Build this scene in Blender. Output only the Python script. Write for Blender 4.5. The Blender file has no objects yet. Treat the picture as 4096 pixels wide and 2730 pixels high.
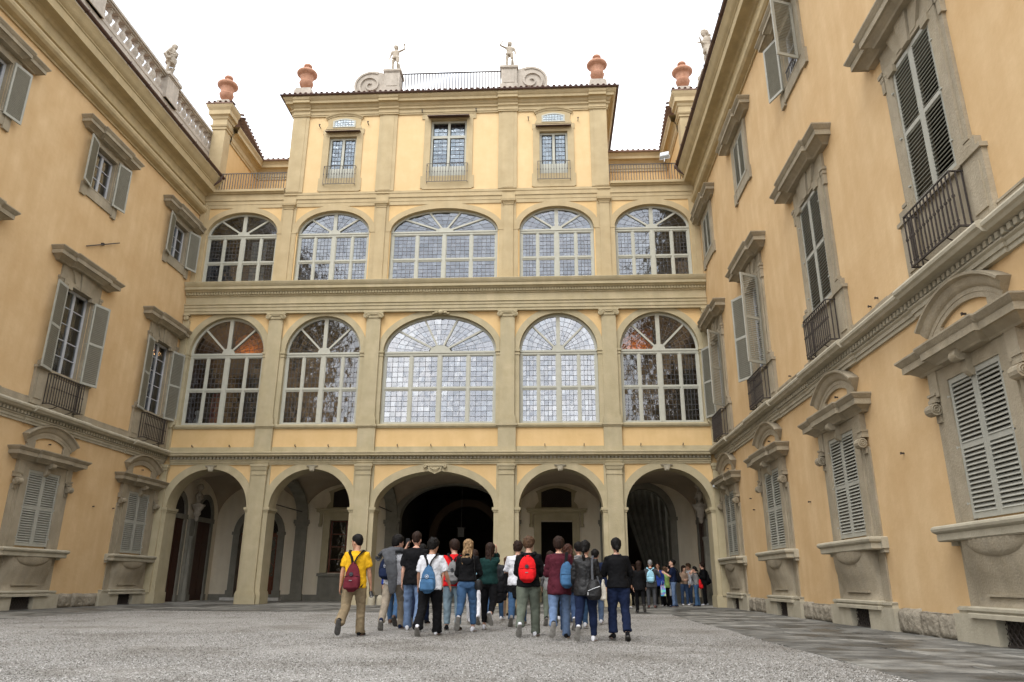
import bpy, bmesh, math, random
import numpy as np
from mathutils import Vector, Matrix, noise
random.seed(7)
PI = math.pi
S = bpy.context.scene
COL = S.collection

# ---------------------------------------------------------------- camera, sky, sun, exposure
def setup_camera():
    pitch, yaw, roll = 0.3162, 0.0550, 0.0054
    f = Vector((-math.sin(yaw)*math.cos(pitch), math.cos(yaw)*math.cos(pitch), math.sin(pitch)))
    r = Vector((math.cos(yaw), math.sin(yaw), 0)); u = r.cross(f)
    c, s = math.cos(roll), math.sin(roll)
    r2 = c*r + s*u; u2 = -s*r + c*u
    m = Matrix((r2, u2, -f)).transposed().to_4x4()
    m.translation = Vector((4.783, 0, 0.869))
    cd = bpy.data.cameras.new('camera'); cd.lens = 25.93; cd.sensor_width = 36
    cd.clip_start = .05; cd.clip_end = 2000
    o = bpy.data.objects.new('camera', cd); o.matrix_world = m
    COL.objects.link(o); S.camera = o
setup_camera()

SUN_EL, SUN_AZ = math.radians(52), math.radians(200)
SKY_STRENGTH = 1.68
def setup_world():
    w = bpy.data.worlds.new('World'); S.world = w; w.use_nodes = True
    nt = w.node_tree; N = nt.nodes; L = nt.links; N.clear()
    out = N.new('ShaderNodeOutputWorld')
    sky = N.new('ShaderNodeTexSky'); sky.sky_type = 'NISHITA'; sky.sun_disc = False
    sky.sun_elevation = SUN_EL; sky.sun_rotation = SUN_AZ; sky.dust_density = 3
    bg1 = N.new('ShaderNodeBackground'); bg1.inputs[1].default_value = .1
    L.new(sky.outputs[0], bg1.inputs[0])
    tc = N.new('ShaderNodeTexCoord')
    sep = N.new('ShaderNodeSeparateXYZ'); L.new(tc.outputs['Generated'], sep.inputs[0])
    # overcast luminance: brighter towards the zenith (1 + 2 sin) / 3
    cl = N.new('ShaderNodeClamp'); L.new(sep.outputs[2], cl.inputs[0])
    ma = N.new('ShaderNodeMath'); ma.operation = 'MULTIPLY_ADD'; L.new(cl.outputs[0], ma.inputs[0])
    ma.inputs[1].default_value = .22; ma.inputs[2].default_value = .86
    # cloud structure
    mp = N.new('ShaderNodeMapping'); mp.inputs['Scale'].default_value = (1, 1, 2.2); L.new(tc.outputs['Generated'], mp.inputs[0])
    nz = N.new('ShaderNodeTexNoise'); nz.inputs['Scale'].default_value = 5; nz.inputs['Detail'].default_value = 6
    nz.inputs['Roughness'].default_value = .6; L.new(mp.outputs[0], nz.inputs[0])
    cr = N.new('ShaderNodeValToRGB'); L.new(nz.outputs[0], cr.inputs[0])
    cr.color_ramp.elements[0].position = .38; cr.color_ramp.elements[0].color = (.50, .54, .60, 1)
    cr.color_ramp.elements[1].position = .58; cr.color_ramp.elements[1].color = (1.0, 1.0, 1.0, 1)
    mul = N.new('ShaderNodeVectorMath'); mul.operation = 'SCALE'; L.new(cr.outputs[0], mul.inputs[0]); L.new(ma.outputs[0], mul.inputs['Scale'])
    bg2 = N.new('ShaderNodeBackground'); bg2.inputs[1].default_value = SKY_STRENGTH
    L.new(mul.outputs[0], bg2.inputs[0])
    mx = N.new('ShaderNodeMixShader'); mx.inputs[0].default_value = .9
    L.new(bg1.outputs[0], mx.inputs[1]); L.new(bg2.outputs[0], mx.inputs[2]); L.new(mx.outputs[0], out.inputs[0])
setup_world()
def setup_sun():
    ld = bpy.data.lights.new('sun', 'SUN'); ld.energy = 1.0; ld.angle = math.radians(30); ld.color = (1, .96, .9)
    o = bpy.data.objects.new('sun', ld); COL.objects.link(o)
    # direction to the sun: behind the camera and a little to its left
    d = Vector((math.sin(SUN_AZ)*math.cos(SUN_EL), math.cos(SUN_AZ)*math.cos(SUN_EL), math.sin(SUN_EL)))
    o.rotation_euler = d.to_track_quat('Z', 'Y').to_euler(); o.location = (0, -20, 60)
setup_sun()
vs = S.view_settings
S.display_settings.display_device = 'sRGB'
vs.view_transform = 'Standard'; vs.look = 'None'; vs.gamma = 1; vs.use_curve_mapping = False; vs.exposure = .85
S.render.engine = 'CYCLES'
S.cycles.max_bounces = 8; S.cycles.diffuse_bounces = 7; S.cycles.transparent_max_bounces = 12
S.cycles.caustics_reflective = False; S.cycles.caustics_refractive = False
S.cycles.use_denoising = True

# ---------------------------------------------------------------- materials
MATS = {}
def newmat(name):
    m = bpy.data.materials.new(name); m.use_nodes = True
    nt = m.node_tree; b = nt.nodes['Principled BSDF']
    MATS[name] = m
    return m, nt, nt.nodes, nt.links, b
def noisy(name, c1, c2, scale=2., rough=.85, bump=.15, bscale=30., streak=0., c3=None, spec=.3, metal=0., coord='world', rand=0., bdist=.02, bw=.35):
    m, nt, N, L, b = newmat(name)
    b.inputs['Roughness'].default_value = rough; b.inputs['Specular IOR Level'].default_value = spec; b.inputs['Metallic'].default_value = metal
    if coord == 'world':
        g = N.new('ShaderNodeNewGeometry'); co = g.outputs['Position']
    else:
        g = N.new('ShaderNodeTexCoord'); co = g.outputs['Object']
    n1 = N.new('ShaderNodeTexNoise'); n1.inputs['Scale'].default_value = scale; n1.inputs['Detail'].default_value = 8; n1.inputs['Roughness'].default_value = .62
    L.new(co, n1.inputs['Vector'])
    r = N.new('ShaderNodeValToRGB'); L.new(n1.outputs[0], r.inputs[0])
    r.color_ramp.elements[0].position = .5-bw/2; r.color_ramp.elements[1].position = .5+bw/2
    r.color_ramp.elements[0].color = (*c1, 1); r.color_ramp.elements[1].color = (*c2, 1)
    col = r.outputs[0]
    if streak > 0:
        mp = N.new('ShaderNodeMapping'); mp.inputs['Scale'].default_value = (1, 1, .16); L.new(co, mp.inputs[0])
        n2 = N.new('ShaderNodeTexNoise'); n2.inputs['Scale'].default_value = 3.2; n2.inputs['Detail'].default_value = 6; L.new(mp.outputs[0], n2.inputs['Vector'])
        r2 = N.new('ShaderNodeValToRGB'); L.new(n2.outputs[0], r2.inputs[0])
        r2.color_ramp.elements[0].position = .35; r2.color_ramp.elements[1].position = .72
        r2.color_ramp.elements[0].color = (0, 0, 0, 1); r2.color_ramp.elements[1].color = (1, 1, 1, 1)
        k = N.new('ShaderNodeMath'); k.operation = 'MULTIPLY'; k.inputs[1].default_value = streak; L.new(r2.outputs[0], k.inputs[0])
        mx = N.new('ShaderNodeMix'); mx.data_type = 'RGBA'; L.new(k.outputs[0], mx.inputs[0]); L.new(col, mx.inputs[6]); mx.inputs[7].default_value = (*(c3 or c1), 1)
        col = mx.outputs[2]
    if rand > 0:
        oi = N.new('ShaderNodeObjectInfo'); hs = N.new('ShaderNodeHueSaturation')
        mr = N.new('ShaderNodeMapRange'); mr.inputs[3].default_value = 1-rand; mr.inputs[4].default_value = 1+rand
        L.new(oi.outputs['Random'], mr.inputs[0]); L.new(mr.outputs[0], hs.inputs['Value']); L.new(col, hs.inputs['Color']); col = hs.outputs[0]
    L.new(col, b.inputs['Base Color'])
    if bump > 0:
        n3 = N.new('ShaderNodeTexNoise'); n3.inputs['Scale'].default_value = bscale; n3.inputs['Detail'].default_value = 5; L.new(co, n3.inputs['Vector'])
        bp = N.new('ShaderNodeBump'); bp.inputs['Strength'].default_value = bump; bp.inputs['Distance'].default_value = bdist
        L.new(n3.outputs[0], bp.inputs['Height']); L.new(bp.outputs[0], b.inputs['Normal'])
    return m
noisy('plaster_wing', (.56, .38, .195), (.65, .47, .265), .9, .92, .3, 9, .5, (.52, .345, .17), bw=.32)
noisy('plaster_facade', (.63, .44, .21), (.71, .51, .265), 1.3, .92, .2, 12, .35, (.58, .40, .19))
noisy('plaster_attic', (.66, .48, .255), (.72, .54, .305), 1.3, .92, .2, 12, .3, (.60, .44, .22))
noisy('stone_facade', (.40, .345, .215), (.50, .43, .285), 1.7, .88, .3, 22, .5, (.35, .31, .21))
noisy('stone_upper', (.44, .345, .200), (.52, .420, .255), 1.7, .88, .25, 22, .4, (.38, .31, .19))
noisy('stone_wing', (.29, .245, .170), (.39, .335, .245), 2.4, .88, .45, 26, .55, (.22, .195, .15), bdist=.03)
noisy('stone_light', (.38, .345, .26), (.47, .43, .335), 3.0, .85, .35, 26, .4, (.28, .25, .19))
noisy('cornice_wing', (.42, .330, .185), (.50, .400, .235), 1.5, .88, .3, 20, .5, (.33, .27, .165))
noisy('stone_statue', (.36, .31, .245), (.50, .44, .36), 9.0, .85, .4, 40, .4, (.22, .2, .17))
noisy('stone_rough', (.25, .22, .17), (.37, .33, .26), 4.0, .9, 1.0, 7, .3, (.16, .14, .11), bdist=.08)
noisy('balustrade_stone', (.40, .355, .30), (.52, .465, .40), 5.0, .85, .3, 30, .5, (.28, .25, .21))
noisy('terracotta', (.34, .165, .10), (.48, .26, .165), 7.0, .8, .25, 30, .3, (.62, .36, .27))
noisy('roof_tile', (.17, .105, .08), (.29, .185, .145), 8.0, .9, .4, 25, .3, (.12, .09, .08), rand=.25)
noisy('gutter_metal', (.055, .026, .020), (.095, .045, .034), 6.0, .5, .1, 30, .3, (.12, .08, .06), spec=.5)
noisy('shutter_paint', (.34, .335, .29), (.39, .385, .335), 6.0, .6, .1, 60, .3, (.28, .29, .255), coord='world')
noisy('window_paint', (.42, .42, .36), (.48, .48, .415), 6.0, .5, .08, 60, .2, (.44, .43, .37))
noisy('window_paint_blue', (.40, .42, .44), (.48, .49, .52), 6.0, .5, .08, 60, .2, (.36, .37, .39))
noisy('iron', (.045, .038, .034), (.075, .062, .055), 20., .6, .3, 80, 0, metal=.3)
noisy('iron_grey', (.11, .105, .10), (.16, .15, .14), 20., .6, .2, 80, 0)
noisy('lead', (.075, .075, .08), (.12, .12, .125), 20., .5, .2, 80, 0, metal=.2)
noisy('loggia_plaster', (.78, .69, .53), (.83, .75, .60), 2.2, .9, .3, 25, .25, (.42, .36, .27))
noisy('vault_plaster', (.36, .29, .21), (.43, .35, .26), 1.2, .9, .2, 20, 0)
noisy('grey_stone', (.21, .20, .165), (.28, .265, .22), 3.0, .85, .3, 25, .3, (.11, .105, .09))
noisy('door_wood', (.045, .018, .011), (.075, .03, .017), 6.0, .5, .2, 40, .6, (.03, .012, .008))
noisy('mahogany', (.13, .038, .016), (.19, .06, .026), 6.0, .4, .2, 40, .6, (.08, .025, .012))
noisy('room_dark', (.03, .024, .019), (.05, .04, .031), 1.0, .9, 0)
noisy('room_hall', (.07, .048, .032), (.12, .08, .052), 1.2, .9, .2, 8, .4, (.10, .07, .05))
noisy('room_lamplit', (.42, .17, .045), (.62, .30, .09), 3.2, .6, 1.2, 7, 0, bdist=.12)  # orange lamplight put into the wall colour
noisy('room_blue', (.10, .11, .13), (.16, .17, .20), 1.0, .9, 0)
noisy('curtain_cloth', (.07, .068, .055), (.11, .105, .085), 3.0, .9, .3, 40, 0)
noisy('blind', (.48, .49, .46), (.56, .57, .54), 3., .8, 0)
noisy('red_curtain', (.22, .012, .02), (.32, .02, .03), 5., .85, .3, 20, 0)
noisy('marble_white', (.62, .60, .56), (.75, .73, .70), 6., .45, .1, 30, 0)
noisy('white_plastic', (.55, .58, .60), (.62, .65, .67), 6., .4, 0)
noisy('black_plastic', (.012, .012, .013), (.02, .02, .022), 6., .35, 0, spec=.5)

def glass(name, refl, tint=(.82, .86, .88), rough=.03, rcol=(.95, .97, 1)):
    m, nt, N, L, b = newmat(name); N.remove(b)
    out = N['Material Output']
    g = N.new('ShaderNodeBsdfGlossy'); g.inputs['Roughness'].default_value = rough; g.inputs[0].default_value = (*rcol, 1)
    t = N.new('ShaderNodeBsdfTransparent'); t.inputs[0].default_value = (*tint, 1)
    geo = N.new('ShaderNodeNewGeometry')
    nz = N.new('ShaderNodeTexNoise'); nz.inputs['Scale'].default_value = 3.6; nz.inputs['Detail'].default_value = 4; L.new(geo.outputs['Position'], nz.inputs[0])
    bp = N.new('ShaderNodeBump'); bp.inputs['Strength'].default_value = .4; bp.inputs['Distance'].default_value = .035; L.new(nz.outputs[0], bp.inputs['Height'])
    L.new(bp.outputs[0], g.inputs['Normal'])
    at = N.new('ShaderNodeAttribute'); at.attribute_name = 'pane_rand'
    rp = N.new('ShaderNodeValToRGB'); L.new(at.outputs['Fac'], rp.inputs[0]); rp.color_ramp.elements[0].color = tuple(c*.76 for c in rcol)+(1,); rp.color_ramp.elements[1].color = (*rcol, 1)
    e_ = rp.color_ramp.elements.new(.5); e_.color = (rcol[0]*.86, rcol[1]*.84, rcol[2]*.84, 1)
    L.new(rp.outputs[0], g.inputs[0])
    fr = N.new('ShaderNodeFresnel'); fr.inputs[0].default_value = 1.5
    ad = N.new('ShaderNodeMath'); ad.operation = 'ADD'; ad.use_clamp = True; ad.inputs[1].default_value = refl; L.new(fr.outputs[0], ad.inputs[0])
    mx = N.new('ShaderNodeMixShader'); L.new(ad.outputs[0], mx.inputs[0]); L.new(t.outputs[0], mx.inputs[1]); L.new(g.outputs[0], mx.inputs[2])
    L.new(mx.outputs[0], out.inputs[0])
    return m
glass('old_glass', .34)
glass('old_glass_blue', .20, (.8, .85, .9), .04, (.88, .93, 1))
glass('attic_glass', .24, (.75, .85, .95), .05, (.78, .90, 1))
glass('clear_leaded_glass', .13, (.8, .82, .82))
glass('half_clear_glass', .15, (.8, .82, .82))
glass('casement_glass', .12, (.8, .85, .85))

def slab_material():
    m, nt, N, L, b = newmat('paving_stone')
    g = N.new('ShaderNodeNewGeometry'); co = g.outputs['Position']
    n1 = N.new('ShaderNodeTexNoise'); n1.inputs['Scale'].default_value = 2.2; n1.inputs['Detail'].default_value = 9; L.new(co, n1.inputs[0])
    r = N.new('ShaderNodeValToRGB'); L.new(n1.outputs[0], r.inputs[0])
    r.color_ramp.elements[0].position = .36; r.color_ramp.elements[1].position = .66
    r.color_ramp.elements[0].color = (.085, .083, .075, 1); r.color_ramp.elements[1].color = (.195, .190, .172, 1)
    oi = N.new('ShaderNodeObjectInfo'); hs = N.new('ShaderNodeHueSaturation')
    mr = N.new('ShaderNodeMapRange'); mr.inputs[3].default_value = .65; mr.inputs[4].default_value = 1.5
    L.new(oi.outputs['Random'], mr.inputs[0]); L.new(mr.outputs[0], hs.inputs['Value']); L.new(r.outputs[0], hs.inputs['Color'])
    # wet patches
    n2 = N.new('ShaderNodeTexNoise'); n2.inputs['Scale'].default_value = .95; n2.inputs['Detail'].default_value = 5; L.new(co, n2.inputs[0])
    r2 = N.new('ShaderNodeValToRGB'); L.new(n2.outputs[0], r2.inputs[0])
    r2.color_ramp.elements[0].position = .50; r2.color_ramp.elements[1].position = .58
    mx = N.new('ShaderNodeMix'); mx.data_type = 'RGBA'; L.new(r2.outputs[0], mx.inputs[0]); L.new(hs.outputs[0], mx.inputs[6])
    dk = N.new('ShaderNodeVectorMath'); dk.operation = 'SCALE'; dk.inputs['Scale'].default_value = .5; L.new(hs.outputs[0], dk.inputs[0]); L.new(dk.outputs[0], mx.inputs[7])
    L.new(mx.outputs[2], b.inputs['Base Color'])
    rr = N.new('ShaderNodeMapRange'); rr.inputs[3].default_value = .75; rr.inputs[4].default_value = .42; L.new(r2.outputs[0], rr.inputs[0]); L.new(rr.outputs[0], b.inputs['Roughness'])
    n3 = N.new('ShaderNodeTexNoise'); n3.inputs['Scale'].default_value = 14; n3.inputs['Detail'].default_value = 6; L.new(co, n3.inputs[0])
    bp = N.new('ShaderNodeBump'); bp.inputs['Strength'].default_value = .9; bp.inputs['Distance'].default_value = .03; L.new(n3.outputs[0], bp.inputs['Height']); L.new(bp.outputs[0], b.inputs['Normal'])
slab_material()
def gravel_material(name, stone=False):
    m, nt, N, L, b = newmat(name)
    b.inputs['Roughness'].default_value = .85
    g = N.new('ShaderNodeNewGeometry'); co = g.outputs['Position']
    v = N.new('ShaderNodeTexVoronoi'); v.inputs['Scale'].default_value = 85; L.new(co, v.inputs[0])
    r = N.new('ShaderNodeValToRGB')
    if stone:
        oi = N.new('ShaderNodeObjectInfo'); L.new(oi.outputs['Random'], r.inputs[0])
    else:
        sc = N.new('ShaderNodeSeparateColor'); L.new(v.outputs['Color'], sc.inputs[0]); L.new(sc.outputs[0], r.inputs[0])
    e = r.color_ramp.elements
    e[0].position = 0; e[0].color = (.10, .095, .082, 1); e[1].position = 1; e[1].color = (.50, .49, .475, 1)
    for p_, c_ in ((.2, (.195, .183, .165, 1)), (.55, (.285, .275, .257, 1)), (.85, (.355, .345, .328, 1))):
        x = e.new(p_); x.color = c_
    # broad dark / light drifts
    n1 = N.new('ShaderNodeTexNoise'); n1.inputs['Scale'].default_value = .55; n1.inputs['Detail'].default_value = 7; n1.inputs['Roughness'].default_value = .65; L.new(co, n1.inputs[0])
    r2 = N.new('ShaderNodeValToRGB'); L.new(n1.outputs[0], r2.inputs[0])
    r2.color_ramp.elements[0].position = .36; r2.color_ramp.elements[0].color = (.70, .68, .65, 1)
    r2.color_ramp.elements[1].position = .52; r2.color_ramp.elements[1].color = (1, 1, 1, 1)
    mx = N.new('ShaderNodeMix'); mx.data_type = 'RGBA'; mx.blend_type = 'MULTIPLY'; mx.inputs[0].default_value = 1
    L.new(r.outputs[0], mx.inputs[6]); L.new(r2.outputs[0], mx.inputs[7]); L.new(mx.outputs[2], b.inputs['Base Color'])
    if not stone:
        bp = N.new('ShaderNodeBump'); bp.inputs['Strength'].default_value = 1; bp.inputs['Distance'].default_value = .012; bp.invert = True
        L.new(v.outputs['Distance'], bp.inputs['Height']); L.new(bp.outputs[0], b.inputs['Normal'])
gravel_material('gravel'); gravel_material('pebble', True)

# ---------------------------------------------------------------- mesh helpers
class MB:
    def __init__(s): s.v = []; s.f = []; s.m = []; s.mi = 0
    def poly(s, pts):
        n = len(s.v); s.v += [tuple(p) for p in pts]; s.f.append(tuple(range(n, n+len(pts)))); s.m.append(s.mi)
    def faces(s, vs_, fs):
        n = len(s.v); s.v += [tuple(p) for p in vs_]
        for f in fs: s.f.append(tuple(n+i for i in f)); s.m.append(s.mi)
    def box(s, x0, x1, y0, y1, z0, z1):
        s.faces([(x0,y0,z0),(x1,y0,z0),(x1,y1,z0),(x0,y1,z0),(x0,y0,z1),(x1,y0,z1),(x1,y1,z1),(x0,y1,z1)],
                [(0,3,2,1),(4,5,6,7),(0,1,5,4),(1,2,6,5),(2,3,7,6),(3,0,4,7)])
    def obox(s, c, ex, ey, ez):   # oriented box by centre and half vectors
        c = Vector(c); P = []
        for k in (-1, 1):
            for (i, j) in ((-1,-1),(1,-1),(1,1),(-1,1)): P.append(c+i*Vector(ex)+j*Vector(ey)+k*Vector(ez))
        s.faces(P, [(0,3,2,1),(4,5,6,7),(0,1,5,4),(1,2,6,5),(2,3,7,6),(3,0,4,7)])
    def prof(s, pr, x0, x1, y=0.):      # closed profile of (out, z), extruded along x; out = -y
        n = len(pr); a = [(x0, y-o, z) for o, z in pr]; b = [(x1, y-o, z) for o, z in pr]
        s.faces(a+b, [(i, i+n, (i+1) % n+n, (i+1) % n) for i in range(n)]+[tuple(range(n)), tuple(reversed(range(n, 2*n)))])
    def profU(s, pr, x0, x1, y=0.):  # moulding with mitred returns at both ends: profile grows sideways as it grows out
        n = len(pr); a = [(x0-o, y-o, z) for o, z in pr]; b = [(x1+o, y-o, z) for o, z in pr]
        a0 = [(x0-o, y+.02, z) for o, z in pr]; b0 = [(x1+o, y+.02, z) for o, z in pr]
        P = a0+a+b+b0; F = []
        for k in range(3):
            for i in range(n): F.append((k*n+i, (k+1)*n+i, (k+1)*n+(i+1) % n, k*n+(i+1) % n))
        F += [tuple(range(n)), tuple(reversed(range(3*n, 4*n)))]
        s.faces(P, F)
    def arc(s, xc, zc, a0, b0, a1, b1, y0, y1, t0=0., t1=PI, n=24, caps=True):
        # elliptical band between (a0,b0) and (a1,b1) radii, front y0, back y1
        P = []
        for i in range(n+1):
            t = t0+(t1-t0)*i/n; c, q = math.cos(t), math.sin(t)
            P += [(xc+a0*c, y0, zc+b0*q), (xc+a1*c, y0, zc+b1*q), (xc+a1*c, y1, zc+b1*q), (xc+a0*c, y1, zc+b0*q)]
        F = []
        for i in range(n):
            for k in range(4): F.append((4*i+k, 4*i+4+k, 4*i+4+(k+1) % 4, 4*i+(k+1) % 4))
        if caps: F += [(0,1,2,3), (4*n+3,4*n+2,4*n+1,4*n)]
        s.faces(P, F)
    def arcprof(s, xc, zc, R, pr, t0, t1, n=20):  # profile of (out, dr) swept round an arc of radius R
        k = len(pr); P = []
        for i in range(n+1):
            t = t0+(t1-t0)*i/n
            for o, dr in pr: P.append((xc+(R+dr)*math.cos(t), -o, zc+(R+dr)*math.sin(t)))
        F = [(i*k+j, (i+1)*k+j, (i+1)*k+(j+1) % k, i*k+(j+1) % k) for i in range(n) for j in range(k)]
        F += [tuple(range(k)), tuple(reversed(range(n*k, n*k+k)))]
        s.faces(P, F)
    def lathe(s, pr, n=20, c=(0,0,0), sx=1, sy=1):
        P = []; m = len(pr)
        for i in range(n):
            t = 2*PI*i/n
            for r, z in pr: P.append((c[0]+r*sx*math.cos(t), c[1]+r*sy*math.sin(t), c[2]+z))
        F = [(i*m+j, ((i+1) % n)*m+j, ((i+1) % n)*m+j+1, i*m+j+1) for i in range(n) for j in range(m-1)]
        F += [tuple(reversed([i*m for i in range(n)])), tuple(i*m+m-1 for i in range(n))]
        s.faces(P, F)
    def loft(s, rings, n=14):
        # rings: (centre, ax, ay, normal-frame) with ax, ay vectors
        P = []
        for c, ax, ay in rings:
            c = Vector(c); ax = Vector(ax); ay = Vector(ay)
            for i in range(n):
                t = 2*PI*i/n; P.append(c+ax*math.cos(t)+ay*math.sin(t))
        F = []
        for k in range(len(rings)-1):
            for i in range(n): F.append((k*n+i, k*n+(i+1) % n, (k+1)*n+(i+1) % n, (k+1)*n+i))
        F += [tuple(reversed(range(n))), tuple((len(rings)-1)*n+i for i in range(n))]
        s.faces(P, F)
    def tube(s, pts, r, n=6, flat=None, up=(0,0,1)):
        pts = [Vector(p) for p in pts]; rr = r if isinstance(r, (list, tuple)) else [r]*len(pts)
        R = []
        for i, p in enumerate(pts):
            d = (pts[min(i+1, len(pts)-1)]-pts[max(i-1, 0)]).normalized()
            a = d.cross(Vector(up))
            if a.length < .05: a = d.cross(Vector((0, 1, 0)))
            a.normalize(); b = a.cross(d).normalized()
            R.append((p, a*rr[i], b*rr[i]*(flat or 1)))
        s.loft(R, n)
    def ball(s, c, r, n=10, m=7):
        rx, ry, rz = r if isinstance(r, (tuple, list)) else (r, r, r)
        c = Vector(c)
        A = [PI*(k+.3)/(m-.4) for k in range(m)]
        s.loft([(c-Vector((0, 0, rz*math.cos(a))), (rx*math.sin(a), 0, 0), (0, ry*math.sin(a), 0)) for a in A], n)
    def mesh(s, name, mats, smooth=None, fix=True):
        me = bpy.data.meshes.new(name); me.from_pydata(s.v, [], s.f)
        if name == 'pane': me.attributes.new('pane_rand', 'FLOAT', 'FACE').data.foreach_set('value', [random.random() for _ in s.f])
        for mt in (mats if isinstance(mats, (list, tuple)) else [mats]): me.materials.append(MATS[mt] if isinstance(mt, str) else mt)
        if isinstance(mats, (list, tuple)) and len(mats) > 1: me.polygons.foreach_set('material_index', s.m)
        if fix:
            bm = bmesh.new(); bm.from_mesh(me); bmesh.ops.recalc_face_normals(bm, faces=bm.faces); bm.to_mesh(me); bm.free()
        if smooth is not None:
            me.shade_smooth(); me.set_sharp_from_angle(angle=math.radians(smooth))
        return me
    def obj(s, name, mats, parent=None, loc=(0,0,0), rz=0., smooth=None, fix=True):
        return link(name, s.mesh(name, mats, smooth, fix), parent, loc, rz)
def link(name, me, parent=None, loc=(0,0,0), rz=0., label=None, kind=None):
    o = bpy.data.objects.new(name, me); COL.objects.link(o)
    o.parent = parent; o.location = loc; o.rotation_euler = (0, 0, rz)
    if label: o['label'] = label
    if kind: o['kind'] = kind
    return o
def thing(name, label, cat, loc=(0,0,0), rz=0., group=None, me=None):
    o = bpy.data.objects.new(name, me); COL.objects.link(o)
    o.location = loc; o.rotation_euler = (0, 0, rz); o['label'] = label; o['category'] = cat
    if group: o['group'] = group
    return o
def structure(o): o['kind'] = 'structure'; return o

def archwall(mb, x0, x1, z0, z1, holes, yf=0., yb=.6, n=28):
    # holes: (xc, half width, sill, spring, rise)
    x = x0
    def reveal(p): mb.mi = 1; mb.poly(p); mb.mi = 0
    for (xc, hw, sill, spr, rise) in sorted(holes):
        a, b = xc-hw, xc+hw
        if a > x: mb.poly([(x,yf,z0),(a,yf,z0),(a,yf,z1),(x,yf,z1)])
        if sill > z0: mb.poly([(a,yf,z0),(b,yf,z0),(b,yf,sill),(a,yf,sill)]); reveal([(a,yf,sill),(b,yf,sill),(b,yb,sill),(a,yb,sill)])
        reveal([(a,yf,sill),(a,yb,sill),(a,yb,spr),(a,yf,spr)]); reveal([(b,yf,sill),(b,yf,spr),(b,yb,spr),(b,yb,sill)])
        if rise <= 0:
            if spr < z1: mb.poly([(a,yf,spr),(b,yf,spr),(b,yf,z1),(a,yf,z1)])
            reveal([(a,yf,spr),(a,yb,spr),(b,yb,spr),(b,yf,spr)])
        else:
            P = [(xc-hw*math.cos(PI*i/n), spr+rise*math.sin(PI*i/n)) for i in range(n+1)]
            for (xa, za), (xb, zb) in zip(P, P[1:]):
                mb.poly([(xa,yf,za),(xb,yf,zb),(xb,yf,z1),(xa,yf,z1)])
                reveal([(xa,yf,za),(xa,yb,za),(xb,yb,zb),(xb,yf,zb)])
        x = b
    if x < x1: mb.poly([(x,yf,z0),(x1,yf,z0),(x1,yf,z1),(x,yf,z1)])
# ---------------------------------------------------------------- central palace block (local y 0 = plaster plane at world y 30.15, outward is -y)
YC = 30.15
PX = (-7.284, -2.933, 2.933, 7.284)
BAYS = (-9.39, -5.11, 0.0, 5.11, 9.39)
cb = thing('palace_building', 'three storey yellow loggia block closing the courtyard, with arcade below and raised attic above', 'building', (0, YC, 0))

def wall_part(x0, x1, z0, z1, holes, mats, yb=.6, name='wall', y=0.):
    mb = MB(); archwall(mb, x0, x1, z0, z1, holes, y, yb); return mb.obj(name, mats, cb, fix=False)
wall_part(-11.5, 11.5, 0, 5.9, [(x, 1.68 if x else 2.43, 0, 3.7, 1.58 if x else 1.48) for x in BAYS], ['plaster_facade', 'stone_facade'], .78)
wall_part(-11.5, 11.5, 5.9, 12.3, [(x, 1.67 if x else 2.45, 7.15, 10.33, 1.67 if x else 1.65) for x in BAYS], ['plaster_facade', 'stone_facade'], .5)
wall_part(-11.5, 11.5, 13.4, 18.15, [(x, 1.67 if x else 2.45, 13.6, 16.1, 1.1) for x in BAYS], ['plaster_facade', 'stone_upper'], .5)
wall_part(-7.55, 7.55, 18.15, 23.0, [(-5.03, .66, 18.5, 21.15, 0), (5.03, .66, 18.5, 21.15, 0), (.05, .86, 18.5, 21.95, 0)], ['plaster_attic', 'stone_upper'], .4)
for sx in (-1, 1): mb = MB(); mb.poly([(sx*7.55, 0, 18), (sx*7.55, 7, 18), (sx*7.55, 7, 23.0), (sx*7.55, 0, 23.0)]); mb.obj('side_wall', 'plaster_attic', cb)

def part(name, mats, mb, **k): return mb.obj(name, mats, cb, **k)
def volute(mb, cx, cz, y0, r, turns=2.2, n=34, sgn=1, th=.012):
    # raised spiral ribbon on a disc
    D = [(cx+r*math.cos(2*PI*i/20), cz+r*math.sin(2*PI*i/20)) for i in range(20)]
    mb.faces([(a, y0, b) for a, b in D]+[(a, y0+.1, b) for a, b in D], [tuple(range(20))]+[(i, (i+1) % 20, (i+1) % 20+20, i+20) for i in range(20)])
    P = []
    for i in range(n+1):
        t = i/n; a = sgn*(turns*2*PI*t)+PI/2; q = r*.95*(1-t*.88); P.append((cx+q*math.cos(a), y0-.004, cz+q*math.sin(a)))
    mb.tube(P, r*.13, 4, up=(0, 1, 0))
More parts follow.
